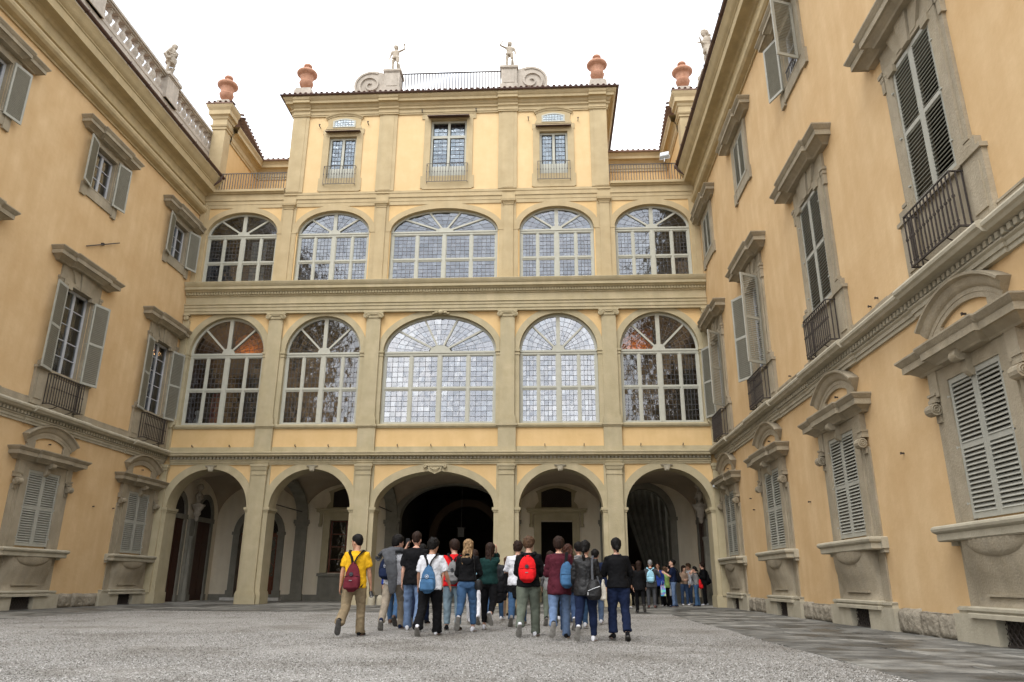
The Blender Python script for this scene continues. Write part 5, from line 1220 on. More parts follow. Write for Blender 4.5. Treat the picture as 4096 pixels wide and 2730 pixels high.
# paving: bed plus individual slabs
noisy('joint_earth', (.03, .028, .024), (.06, .055, .047), 6, .95, .3, 20)
noisy('floor_stone', (.25, .24, .215), (.34, .33, .30), 2.5, .6, .3, 20, rand=.15)
def slabs(name, x0, x1, y0, y1, row, lmin, lmax, along, smat='paving_stone'):
    bed = flat(name, x0, x1, y0, y1, -.035, 'joint_earth')
    u0, u1, v0, v1 = (x0, x1, y0, y1) if along == 'x' else (y0, y1, x0, x1)
    v = v0; cnt = 0
    while v < v1-.05:
        h = min(row*random.uniform(.85, 1.15), v1-v)
        if v1-(v+h) < row*.4: h = v1-v
        u = u0
        while u < u1-.02:
            w = random.uniform(lmin, lmax)
            if u1-(u+w) < lmin*.6: w = u1-u
            g = .018; z1 = random.uniform(-.004, .004); cx, cy = u+w/2, v+h/2; b = .012; hw, hh = w/2-g, h/2-g
            P = [(-hw, -hh, -.03), (hw, -hh, -.03), (hw, hh, -.03), (-hw, hh, -.03), (-hw, -hh, z1-b*.6), (hw, -hh, z1-b*.6), (hw, hh, z1-b*.6), (-hw, hh, z1-b*.6), (-hw+b, -hh+b, z1), (hw-b, -hh+b, z1), (hw-b, hh-b, z1), (-hw+b, hh-b, z1)]
            if along == 'y': P = [(q, p, r) for p, q, r in P]
            mb = MB(); mb.faces(P, [(0,1,5,4),(1,2,6,5),(2,3,7,6),(3,0,4,7),(4,5,9,8),(5,6,10,9),(6,7,11,10),(7,4,8,11),(8,9,10,11)])
            o = link('paving_slab', mb.mesh('paving_slab', smat), bed, (cx, cy, 0) if along == 'x' else (cy, cx, 0))
            o.rotation_euler = (random.gauss(0, .002), random.gauss(0, .002), 0); cnt += 1
            u += w
        v += h
    return cnt
slabs('paving_right', 8.20, 11.5, 6.2, 23.45, .62, .95, 1.6, 'x')
slabs('paving_front', -11.5, 11.5, 23.45, 30.1, .95, 1.1, 2.1, 'x')
slabs('paving_left', -11.5, -8.2, 14.0, 23.45, .8, 1.0, 1.8, 'x')
slabs('arcade_floor', -11.5, 11.5, 30.1, 36.6, 1.2, 1.9, 2.6, 'x', 'floor_stone')
flat('passage_floor', -11.4, 11.4, 36.6, 48.5, -.02, 'paving_stone')
# low kerb stones beside the middle piers
for (x, l) in ((-2.05, 'left'), (1.95, 'right')):
    for k in range(2):
        mb = MB(); mb.lathe([(.15, -.02), (.15, .22), (.13, .30), (.08, .36), (.001, .38)], 14, (0, 0, 0)); o = mb.obj('wheel_guard', 'stone_light', None, smooth=50); o.location = (x-.24+k*.33 if x < 0 else x+.1+k*.3, YC-.1+k*.05, 0)
        o['label'] = '%s rounded stone wheel guard at the foot of the pier %s of the middle arch' % (('left', 'right')[k], l); o['category'] = 'wheel guard'
# loose pebbles over the near gravel, instanced
def scatter_pebbles():
    bm = bmesh.new(); bmesh.ops.create_icosphere(bm, subdivisions=1, radius=1)
    for v in bm.verts: v.co *= 1+random.uniform(-.25, .25); v.co.z *= .6
    pme = bpy.data.meshes.new('pebble_seed'); bm.to_mesh(pme); bm.free(); pme.materials.append(MATS['pebble'])
    # a rectangle strip mesh to scatter on
    mb = MB()
    for (a, b, c, d) in ((-8.2, 8.2, 5.9, 9.5), (-8.2, 8.2, 9.5, 14.0), (-8.2, 8.2, 14.0, 23.4)): mb.poly([(a, c, -.004), (b, c, -.004), (b, d, -.004), (a, d, -.004)])
    me = mb.mesh('loose_gravel', 'pebble', fix=False)
    at = me.attributes.new('dens', 'FLOAT', 'FACE'); at.data[0].value = 1500; at.data[1].value = 600; at.data[2].value = 120
    o = link('loose_gravel', me, kind='stuff')
    seed = bpy.data.objects.new('pebble_source', pme)   # not linked to the scene
    ng = bpy.data.node_groups.new('pebble_scatter', 'GeometryNodeTree')
    ng.interface.new_socket('Geometry', in_out='INPUT', socket_type='NodeSocketGeometry'); ng.interface.new_socket('Geometry', in_out='OUTPUT', socket_type='NodeSocketGeometry')
    N = ng.nodes; L = ng.links; gi = N.new('NodeGroupInput'); go = N.new('NodeGroupOutput')
    dp = N.new('GeometryNodeDistributePointsOnFaces'); na = N.new('GeometryNodeInputNamedAttribute'); na.data_type = 'FLOAT'; na.inputs[0].default_value = 'dens'
    L.new(gi.outputs[0], dp.inputs['Mesh']); L.new(na.outputs[0], dp.inputs['Density'])
    oi = N.new('GeometryNodeObjectInfo'); oi.inputs[0].default_value = seed
    ip = N.new('GeometryNodeInstanceOnPoints'); L.new(dp.outputs[0], ip.inputs['Points']); L.new(oi.outputs['Geometry'], ip.inputs['Instance'])
    r1 = N.new('FunctionNodeRandomValue'); r1.data_type = 'FLOAT_VECTOR'; r1.inputs[0].default_value = (0, 0, 0); r1.inputs[1].default_value = (.6, .6, 6.28); L.new(r1.outputs[0], ip.inputs['Rotation'])
    r2 = N.new('FunctionNodeRandomValue'); r2.data_type = 'FLOAT'; r2.inputs[2].default_value = .004; r2.inputs[3].default_value = .011; L.new(r2.outputs[1], ip.inputs['Scale'])
    L.new(ip.outputs[0], go.inputs[0])
    md = o.modifiers.new('pebbles', 'NODES'); md.node_group = ng
scatter_pebbles()

# ---------------------------------------------------------------- trees behind the camera (mirrored in the window panes)
def leaf_material():
    m, nt, N, L, b = newmat('foliage'); oi = N.new('ShaderNodeNewGeometry')
    nz = N.new('ShaderNodeTexNoise'); nz.inputs['Scale'].default_value = 1.2; L.new(oi.outputs['Position'], nz.inputs[0])
    r = N.new('ShaderNodeValToRGB'); L.new(nz.outputs[0], r.inputs[0]); r.color_ramp.elements[0].color = (.03, .05, .018, 1); r.color_ramp.elements[1].color = (.09, .13, .045, 1)
    L.new(r.outputs[0], b.inputs['Base Color']); b.inputs['Roughness'].default_value = .7
leaf_material(); noisy('bark', (.08, .06, .045), (.14, .11, .08), 6, .9, .5, 20)
def tree(x, y, h, R, label):
    t = thing('tree', label, 'tree', (x, y, 0))
    mb = MB(); mb.tube([(0, 0, 0), (.1, 0, h*.25), (0, .1, h*.5), (.1, 0, h*.8)], [.35, .28, .2, .06], 8)
    for i in range(7):
        a = i*2.4; z = h*(.3+.07*i); mb.tube([(0, 0, z), (math.cos(a)*R*.3, math.sin(a)*R*.3, z+h*.1), (math.cos(a)*R*.65, math.sin(a)*R*.65, z+h*.15)], [.12, .08, .03], 5)
    mb.obj('trunk', 'bark', t)
    mb = MB(); cl = [(Vector((random.gauss(0, .45), random.gauss(0, .45), random.uniform(-.8, .9))), random.uniform(.2, .42)) for _ in range(26)]
    for _ in range(3800):
        c, r = random.choice(cl); d = Vector((random.gauss(0, 1), random.gauss(0, 1), random.gauss(0, 1))).normalized()*r*random.uniform(.6, 1.0)
        p = Vector(((c.x+d.x)*R, (c.y+d.y)*R, h*.62+(c.z+d.z)*h*.36)); a = Vector((random.gauss(0, 1), random.gauss(0, 1), random.gauss(0, 1))).normalized(); b = a.orthogonal().normalized(); a *= .2; b *= .2
        mb.poly([p-a-b, p+a-b, p+a+b, p-a+b])
    mb.obj('crown', 'foliage', t, fix=False)
for (x, y, h, R, l) in ((-14, -17, 12, 4.5, 'tall tree behind the camera mirrored in the left windows'), (-5, -24, 10, 4, 'rounded tree behind the camera left of the middle axis'), (5, -27, 11, 4.5, 'rounded tree behind the camera on the middle axis'), (14, -19, 12, 4.5, 'tall tree behind the camera to the right')):
    tree(x, y, h, R, l)
# ---------------------------------------------------------------- people
def cloth(name, c, rough=.85, var=.25, bscale=55, bump=.35):
    c1 = tuple(x*(1-var) for x in c); c2 = tuple(min(.9, x*(1+var)) for x in c)
    return noisy(name, c1, c2, 7., rough, bump, bscale, 0, coord='object', bdist=.008, spec=.12)
PAL = dict(yellow=(.62, .35, .015), khaki=(.22, .17, .105), beige=(.27, .23, .18), black=(.006, .006, .007), charcoal=(.02, .021, .024), white=(.58, .59, .63), ltjeans=(.115, .17, .28), jeans=(.045, .095, .185), paleblue=(.17, .235, .28), navy=(.009, .015, .040),
           red=(.58, .013, .016), maroon=(.065, .012, .020), wine=(.105, .016, .024), green=(.008, .030, .028), olive=(.105, .12, .095), grey=(.19, .188, .19), midgrey=(.065, .068, .075), blue=(.045, .11, .21), royal=(.02, .045, .22), tan=(.30, .21, .15), brown=(.09, .055, .04), lime=(.33, .50, .16), sky=(.30, .55, .68), cream=(.55, .52, .45), pink=(.75, .10, .30), denimdark=(.035, .06, .12))
for k, c in PAL.items(): cloth('cloth_'+k, c, .55 if k == 'charcoal' else .88)
def skin_mat(name, c):
    m = noisy(name, tuple(x*.9 for x in c), tuple(min(1, x*1.08) for x in c), 12, .5, .1, 80, 0, coord='object'); b = m.node_tree.nodes['Principled BSDF']
    b.inputs['Subsurface Weight'].default_value = .12; b.inputs['Subsurface Radius'].default_value = (.01, .004, .002); b.inputs['Subsurface Scale'].default_value = 1
skin_mat('skin_fair', (.56, .33, .24)); skin_mat('skin_tan', (.42, .23, .15)); skin_mat('skin_brown', (.30, .16, .10))
def hair_mat(name, c1, c2):
    m, nt, N, L, b = newmat(name); b.inputs['Roughness'].default_value = .6; b.inputs['Specular IOR Level'].default_value = .15
    tc = N.new('ShaderNodeTexCoord'); mp = N.new('ShaderNodeMapping'); mp.inputs['Scale'].default_value = (60, 60, 7); L.new(tc.outputs['Object'], mp.inputs[0])
    nz = N.new('ShaderNodeTexNoise'); nz.inputs['Scale'].default_value = 1.6; nz.inputs['Detail'].default_value = 5; L.new(mp.outputs[0], nz.inputs[0])
    r = N.new('ShaderNodeValToRGB'); L.new(nz.outputs[0], r.inputs[0]); r.color_ramp.elements[0].position = .36; r.color_ramp.elements[1].position = .66
    r.color_ramp.elements[0].color = (*c1, 1); r.color_ramp.elements[1].color = (*c2, 1); L.new(r.outputs[0], b.inputs['Base Color'])
    bp = N.new('ShaderNodeBump'); bp.inputs['Strength'].default_value = .8; bp.inputs['Distance'].default_value = .01; L.new(nz.outputs[0], bp.inputs['Height']); L.new(bp.outputs[0], b.inputs['Normal'])
hair_mat('hair_black', (.002, .002, .002), (.010, .008, .007)); hair_mat('hair_brown', (.008, .004, .003), (.035, .018, .012)); hair_mat('hair_light_brown', (.03, .016, .009), (.12, .068, .038))
hair_mat('hair_blond', (.06, .032, .015), (.42, .27, .14)); hair_mat('hair_auburn', (.014, .005, .003), (.07, .026, .016)); hair_mat('hair_grey', (.14, .14, .14), (.34, .34, .34))
noisy('leather_black', (.005, .005, .006), (.011, .011, .012), 8, .5, .3, 60, 0, spec=.3, coord='object'); noisy('sole_white', (.15, .14, .125), (.27, .26, .24), 20, .6, .1, 60, 0, coord='object'); noisy('sole_dark', (.04, .038, .036), (.08, .075, .07), 20, .7, .3, 60, 0, coord='object')
noisy('leather_brown', (.08, .025, .018), (.12, .04, .028), 8, .4, .2, 60, 0, coord='object')
noisy('metal_bright', (.5, .5, .5), (.65, .65, .65), 8, .3, 0, metal=.9)
TEX = {}
def tex(kind, scale):
    k = (kind, scale)
    if k not in TEX:
        t = bpy.data.textures.new('folds', 'CLOUDS'); t.noise_scale = scale; t.noise_depth = 3; TEX[k] = t
    return TEX[k]
def refine(o, vox, disp=0., scale=.1, smooth=3, creases=0.):
    m = o.modifiers.new('remesh', 'REMESH'); m.mode = 'VOXEL'; m.voxel_size = vox; m.use_smooth_shade = True
    if smooth: m = o.modifiers.new('smooth', 'SMOOTH'); m.iterations = smooth; m.factor = .5
    if disp: m = o.modifiers.new('folds', 'DISPLACE'); m.texture = tex('c', scale); m.strength = disp; m.mid_level = .5; m.texture_coords = 'GLOBAL'
    if creases:
        if 'marble' not in TEX: t = bpy.data.textures.new('creases', 'MARBLE'); t.noise_scale = .11; t.turbulence = 9; t.marble_type = 'SHARP'; t.noise_depth = 2; TEX['marble'] = t
        m = o.modifiers.new('creases', 'DISPLACE'); m.texture = TEX['marble']; m.strength = creases; m.mid_level = .5; m.texture_coords = 'GLOBAL'
def rad(a): return math.radians(a)
WALK = {  # thigh, knee, foot pitch for left then right; arm swing left, right
 'A': ((22, 6, 0), (-16, 24, 48), -18, 20), 'B': ((-16, 24, 48), (22, 6, 0), 20, -18),
 'C': ((8, 58, 62), (0, 4, 0), 8, -8), 'D': ((0, 4, 0), (8, 58, 62), -8, 8),
 'E': ((-9, 46, 66), (12, 5, 0), 10, -6), 'F': ((12, 5, 0), (-9, 46, 66), -6, 10),
 'G': ((-26, 12, 42), (20, 8, 0), 12, -16), 'S': ((2, 3, 0), (-2, 3, 0), 2, -2)}
class Fig: pass
def tube_pts(a, b, n): return [a.lerp(b, i/n) for i in range(n+1)]
def figure(H, pose='S', lean=3, head=(0, 0), arms=(None, None), fem=False, width=1., statue=False, hipsway=0.):
    """joint positions, in metres, facing +y; arms: dict(swing, abd, elbow, inward) or a hand target"""
    F = Fig(); s = H/1.75; F.s = s; V = Vector
    th = WALK[pose] if isinstance(pose, str) else pose
    P = V((0, 0, .93)); F.P = P; F.fem = fem; F.w = width*(.93 if fem else 1)
    L_ = Matrix.Rotation(-rad(lean), 4, 'X'); F.T = lambda x, y, z: P+(L_ @ V((x, y, z)))
    F.legs = []
    for k, sd in ((0, -1), (1, 1)):
        a, kn, ft = th[k]; hip = P+V((sd*.092*F.w+hipsway*.5, 0, -.02)); d = V((sd*.05, math.sin(rad(a)), -math.cos(rad(a)))).normalized()
        knee = hip+d*.42; d2 = V((0, math.sin(rad(a-kn)), -math.cos(rad(a-kn)))); ank = knee+d2*.41
        fd = V((sd*.15, math.cos(rad(ft)), -math.sin(rad(ft)))).normalized(); side = V((1, 0, 0)); up = side.cross(fd).normalized(); side = fd.cross(up)
        F.legs.append((hip, knee, ank, fd, up, side))
    low = min(min((l[2]-l[4]*.085+l[3]*t).z for t in (-.07, .17)) for l in F.legs)
    F.drop = -low
    F.nb = F.T(0, 0, .515)
    yaw, pit = head; F.R = Matrix.Rotation(rad(yaw), 3, 'Z') @ Matrix.Rotation(rad(-pit), 3, 'X') @ Matrix.Scale(1.09, 3)
    F.hc = F.nb+V((0, .015, .022))+F.R @ V((0, .012, .105))
    F.arms = []
    for k, sd in ((0, -1), (1, 1)):
        sh = F.T(sd*.172*F.w, 0, .422); A = arms[k]
        if A is None: A = dict(swing=th[2+k])
        if 'hand' in A:
            h = P*0+V(A['hand']); d = h-sh; D = min(d.length, .535); dn = d.normalized(); h = sh+dn*D
            x = (D*D+.285**2-.25**2)/(2*D); r = math.sqrt(max(0, .285**2-x*x)); pole = V(A.get('pole', (sd*.28, -.5, -1))); pp = (pole-dn*pole.dot(dn)).normalized(); el = sh+dn*x+pp*r; hd = (h-el).normalized()
        else:
            a = A.get('swing', 0); b = A.get('abd', 7); e = A.get('elbow', 14); i = A.get('inward', 0)
            d = V((sd*math.sin(rad(b)), math.sin(rad(a))*math.cos(rad(b)), -math.cos(rad(a))*math.cos(rad(b)))); el = sh+d*.285
            d2 = V((sd*math.sin(rad(b*.5))-sd*math.sin(rad(i)), math.sin(rad(a+e)), -math.cos(rad(a+e)))).normalized(); h = el+d2*.25; hd = d2
        F.arms.append((sh, el, h, hd, sd))
    return F
def add_head(mb, F, neck=True):
    R = F.R; c = F.hc
    def q(x, y, z): return c+R @ Vector((x, y, z))
    rings = [(-.122, .018, .018, .052), (-.108, .036, .040, .034), (-.07, .054, .070, .016), (-.03, .064, .086, .006), (.02, .071, .094, .001), (.06, .072, .094, -.004), (.095, .060, .078, -.008), (.118, .036, .048, -.010), (.126, .01, .012, -.01)]
    k = .96 if F.fem else 1
    mb.loft([(q(0, y, z), R @ Vector((a*k, 0, 0)), R @ Vector((0, b*k, 0))) for z, a, b, y in rings], 16)
    mb.loft([(q(0, .088, .012), R @ Vector((.008, 0, 0)), R @ Vector((0, .006, 0))), (q(0, .100, -.02), R @ Vector((.011, 0, 0)), R @ Vector((0, .014, 0))), (q(0, .100, -.036), R @ Vector((.015, 0, 0)), R @ Vector((0, .016, 0))), (q(0, .085, -.042), R @ Vector((.01, 0, 0)), R @ Vector((0, .01, 0)))], 8)
    mb.ball(q(0, .080, -.068), (.022, .014, .010)); mb.ball(q(0, .070, -.10), (.02, .02, .018)); mb.ball(q(0, .082, .022), (.045, .012, .008))
    for s in (-1, 1):
        mb.ball(q(s*.036, .062, -.022), (.022, .02, .016)); mb.ball(q(s*.073*k, -.006, -.022), (.010, .020, .030))
    if neck: mb.tube([F.T(0, -.005, .46), F.T(0, .0, .52), F.hc+R @ Vector((0, -.028, -.06))], [.060, .052*(.88 if F.fem else 1), .052*(.88 if F.fem else 1)], 12)
def add_hand(mb, h, d, sd, curl=.5, up=None):
    """palm and five fingers at wrist h pointing along d"""
    d = d.normalized(); nrm = Vector((-sd, 0, 0)) if up is None else Vector(up)      # palm faces the thigh
    nrm = (nrm-d*nrm.dot(d)); nrm = nrm.normalized() if nrm.length > .1 else d.orthogonal().normalized(); lat = d.cross(nrm).normalized()
    if lat.y < 0: lat = -lat                                                              # towards the thumb side
    mb.loft([(h-d*.01, lat*.026, nrm*.018), (h+d*.03, lat*.036, nrm*.016), (h+d*.075, lat*.040, nrm*.014), (h+d*.092, lat*.036, nrm*.010)], 10)
    for k, L_ in enumerate((.068, .078, .073, .058)):
        b = h+d*.08+lat*(.030-.020*k); dd = d; pts = [b-d*.02]; 
        for j in range(3):
            ang = curl*(.35+.5*j); v = (d*math.cos(ang)+nrm*math.sin(ang)).normalized(); pts.append(pts[-1]+v*(L_/3+(.02 if j == 0 else 0)))
        mb.tube(pts, [.0095, .009, .0085, .006], 6)
    t0 = h+d*.02+lat*.022; mb.tube([t0, t0+(d*.5+lat*.7+nrm*.2).normalized()*.04, t0+(d*.75+lat*.45+nrm*.45).normalized()*.075], [.012, .011, .008], 6)
def body_mesh(F, bare_arm=True, nude=False, curl=(.5, .5)):
    mb = MB(); w = F.w; fem = F.fem
    add_head(mb, F)
    R_ = [(-.10, .150, .100), (-.02, .168, .115), (.10, .138, .100), (.22, .146, .106), (.33, .162, .114), (.40, .160, .102), (.445, .120, .084), (.48, .082, .07), (.515, .055, .055)] if not fem else [(-.10, .155, .105), (-.02, .172, .118), (.10, .125, .092), (.22, .132, .098), (.33, .146, .112), (.40, .142, .096), (.445, .108, .078), (.48, .074, .062), (.515, .05, .05)]
    mb.loft([(F.T(0, 0, z), Vector((a*w, 0, 0)), F.T(0, b, z)-F.T(0, 0, z)) for z, a, b in R_], 18)
    for sh, el, h, hd, sd in F.arms:
        k = .86 if fem else 1
        mb.tube([F.T(sd*.10*w, 0, .42), sh, sh.lerp(el, .3), sh.lerp(el, .7), el, el.lerp(h, .25), el.lerp(h, .7), h], [.055*k, .056*k, .050*k, .043*k, .038*k, .041*k, .030*k, .024*k], 10)
        add_hand(mb, h, hd, sd, curl[0 if sd < 0 else 1])
    for hip, kn, an, fd, up, side in F.legs:
        k = 1.0
        mb.tube([hip+Vector((0, 0, .06)), hip, hip.lerp(kn, .35), hip.lerp(kn, .75), kn, kn.lerp(an, .28), kn.lerp(an, .6), an, an-up*.03], [.082, .088, .080, .062, .052, .056, .046, .034, .034], 12)
        mb.loft([(an-up*.055-fd*.06, side*.026, up*.022), (an-up*.045, side*.032, up*.032), (an-up*.055+fd*.07, side*.038, up*.024), (an-up*.063+fd*.13, side*.040, up*.016), (an-up*.066+fd*.165, side*.02, up*.010)], 10)
    if nude: mb.ball(F.T(0, -.055, -.05), (.15, .075, .085))
    return mb
def torso_cover(F, hem, loose, top=.487, sleeve=.5, sl_r=.062, belly=0., collar=0., hemw=0.):
    mb = MB(); w = F.w; fem = F.fem; sl_r = min(sl_r, .070)
    base = [(-.16, .172, .146), (-.08, .174, .142), (0, .168, .126), (.10, .150 if not fem else .138, .106), (.22, .155 if not fem else .142, .110), (.33, .166 if not fem else .150, .118), (.40, .162 if not fem else .146, .106), (.445, .122, .09), (top, .080, .068)]
    rr = []
    for z, a, b in base:
        if z < hem: continue
        lo = loose+(hemw*(1-(z-hem)/.3) if z < hem+.3 else 0)
        if z > .44: lo = min(lo, .010)
        rr.append((z, a*w+lo, b+lo*.9))
    z0 = rr[0]; rr = [(hem, z0[1], z0[2])]+[r for r in rr if r[0] > hem+.01]
    if hem < -.17: rr = [(hem, .168*w+loose+hemw, .12+loose+hemw)]+rr[1:] if rr[0][0] <= hem else rr
    mb.loft([(F.T(0, -.004, z), Vector((a, 0, 0)), F.T(0, b, z)-F.T(0, 0, z)) for z, a, b in rr], 20)
    for sh, el, h, hd, sd in F.arms:
        k = .9 if fem else 1
        up = Vector((0, 0, .004)); pts = [F.T(sd*.08*w, 0, .425), sh+up]; r = [.058, .060*k+loose*.2]
        if sleeve <= 1:
            pts += [sh.lerp(el, sleeve*.5), sh.lerp(el, sleeve)]; r += [sl_r*k+.004, sl_r*k+.004]
        else:
            f = min(sleeve-1, .97); pts += [sh.lerp(el, .5), el, el.lerp(h, f*.5), el.lerp(h, f)]; r += [sl_r*k, sl_r*k*.9, sl_r*k*.85, sl_r*k*.62]
        if sleeve > 1: mb.tube(pts[:4], r[:4], 12); mb.tube(pts[3:], r[3:], 12); mb.ball(el, r[3]*1.05)
        else: mb.tube(pts, r, 12)
    if collar: mb.tube([F.T(0, .0, .455), F.T(0, -.01, .50)], [.085, .072], 14)
    return mb
def trouser_mesh(F, wid=1., ankle=.05, length=1.):
    mb = MB(); w = F.w; fem = F.fem
    mb.loft([(F.T(0, 0, .07), Vector((.148*w+.01, 0, 0)), F.T(0, .112, .07)-F.T(0, 0, .07)), (F.T(0, 0, 0), Vector((.172*w, 0, 0)), F.T(0, .125, 0)-F.P), (F.P+Vector((0, -.005, -.07)), Vector((.178*w, 0, 0)), Vector((0, .132, 0))), (F.P+Vector((0, -.0, -.13)), Vector((.150*w, 0, 0)), Vector((0, .11, 0)))], 18)
    for sd in (-1, 1): mb.ball(F.P+Vector((sd*.075*w, -.062, -.055)), (.088, .075, .085))
    for hip, kn, an, fd, up, side in F.legs:
        e = kn.lerp(an, length)
        pts = [hip+Vector((0, -.005, -.02)), hip.lerp(kn, .25), hip.lerp(kn, .6), kn, kn.lerp(e, .35), kn.lerp(e, .75), e]
        r0 = [.094, .094*wid, .081*wid, .066*wid, .063*wid, (.055*wid+ankle)/2, ankle]
        mb.tube(pts[:4], r0[:4], 14); mb.tube(pts[3:], r0[3:], 14); mb.ball(kn, r0[3]*1.04)
        if length > .97 and ankle > .045: mb.ball(e+Vector((0, .012, -.01)), (ankle*1.08, ankle*1.12, ankle*.5))
    return mb
def shoe_mesh(leg, style='sneaker'):
    hip, kn, an, fd, up, side = leg; mb = MB(); o = an-up*.085
    rr = [(-.085, .022, .026, .035), (-.070, .034, .040, .045), (-.03, .039, .050, .052), (.02, .040, .046, .048), (.07, .045, .034, .036), (.12, .049, .026, .028), (.165, .042, .021, .024), (.19, .02, .012, .018)]
    mb.loft([(o+fd*x+up*(c+.012), side*a, up*b) for x, a, b, c in rr], 12)
    so = MB(); so.loft([(o+fd*x+up*t, side*(a+.004), fd*.0001+up*.012) for x, a, b, c in rr for t in (.012,)], 12)
    return mb, so
def hair_mesh(F, style):
    mb = MB(); R = F.R; c = F.hc
    def q(x, y, z): return c+R @ Vector((x, y, z))
    def ring(x, y, z, a, b): return (q(x, y, z), R @ Vector((a, 0, 0)), R @ Vector((0, b, 0)))
    top = [ring(0, -.062, -.072, .048, .03), ring(0, -.050, -.05, .070, .052), ring(0, -.030, -.01, .085, .082), ring(0, -.012, .04, .090, .104), ring(0, -.006, .08, .085, .100), ring(0, -.008, .112, .056, .074), ring(0, -.01, .134, .02, .03)]
    if style in ('short', 'crop'):
        k = .95 if style == 'crop' else 1.02
        top = [ring(0, -.050, -.062, .040, .030), ring(0, -.044, -.035, .062, .052), ring(0, -.030, -.005, .076, .076)]+top[3:]
        mb.loft([(p, a*k, b*k) for p, a, b in top], 18)
        for s in (-1, 1): mb.ball(q(s*.064, .016, .022), (.012, .020, .026))
        for i in range(26): a = random.uniform(0, 2*PI); e = random.uniform(.1, 1.4); mb.ball(q(math.cos(a)*math.cos(e)*.076, -.010+math.sin(a)*math.cos(e)*.090, .042+math.sin(e)*.078), .013, 6, 4)
    elif style in ('curly', 'bowl', 'quiff'):
        mb.loft([(p, a*1.08, b*1.06) for p, a, b in top], 18)
        n = 34 if style == 'curly' else 18
        for i in range(n):
            a = random.uniform(0, 2*PI); e = random.uniform(-.1, 1.2); v = Vector((math.cos(a)*math.cos(e)*.078, -.012+math.sin(a)*math.cos(e)*.095, .035+math.sin(e)*.095))
            if v.y > .06 and v.z < .05: continue
            mb.ball(q(*v), random.uniform(.018, .030) if style == 'curly' else random.uniform(.014, .022), 8, 5)
        if style == 'bowl':
            for s in (-1, 1): mb.ball(q(s*.062, .02, -.005), (.024, .05, .05))
            mb.ball(q(0, -.06, -.04), (.066, .04, .05))
        if style == 'quiff': mb.ball(q(0, .06, .11), (.05, .04, .025))
    elif style in ('long', 'wavy', 'frizzy', 'longcurl'):
        mb.loft([(p, a*1.05, b*1.05) for p, a, b in top], 18)
        for s in (-1, 1): mb.loft([ring(s*.060, .01, .06, .022, .045), ring(s*.068, .0, -.02, .020, .045), ring(s*.066, -.02, -.09, .02, .04)], 10)
        Ln = {'long': .40, 'wavy': .24, 'frizzy': .32, 'longcurl': .30}[style]; wd = {'long': .075, 'wavy': .105, 'frizzy': .12, 'longcurl': .10}[style]
        mb.loft([ring(0, -.045, .02, .070, .05), ring(0, -.065, -.06, .075, .045)]+[((c+R @ Vector((0, -.07, -.06)))+Vector((0, -.035*t, -Ln*t)), Vector((wd*(1-.25*t)*(1+.06*math.sin(t*9)), 0, 0)), Vector((0, .042*(1-.2*t), 0))) for t in (.2, .4, .6, .8, .95, 1.0)], 16)
        ns = {'long': 14, 'wavy': 26, 'frizzy': 60, 'longcurl': 34}[style]
        for i in range(ns):
            x = random.uniform(-wd, wd)*.95; y = -.07-random.uniform(.0, .045); z0 = random.uniform(-.10, .05); pts = []; am = .004 if style == 'long' else .016; ph = random.uniform(0, 6)
            for t in range(8): u = t/7; pts.append(c+R @ Vector((x*.75, y, z0))+Vector((x*.35*u+am*math.sin(ph+u*11), -.03*u+am*math.cos(ph+u*9), -(Ln+.06+random.uniform(-.03, .03)*(t == 7))*u*(1 if style != 'frizzy' else .85))))
            mb.tube(pts, [.014, .016, .016, .016, .015, .013, .010, .004], 6)
    elif style in ('bun', 'ponytail'):
        mb.loft([(p, a*.97, b*.98) for p, a, b in top], 18)
        if style == 'bun': mb.ball(q(0, -.115, -.055), (.042, .038, .045)); mb.ball(q(.01, -.10, -.09), (.026, .024, .035))
        else:
            mb.ball(q(0, -.10, -.02), (.025, .025, .025)); p0 = q(0, -.11, -.03); mb.tube([p0, p0+Vector((0, -.035, -.04)), p0+Vector((.0, -.035, -.12)), p0+Vector((.01, -.02, -.20)), p0+Vector((.012, -.01, -.25))], [.022, .034, .034, .026, .008], 10)
    return mb
PEOPLE = {}
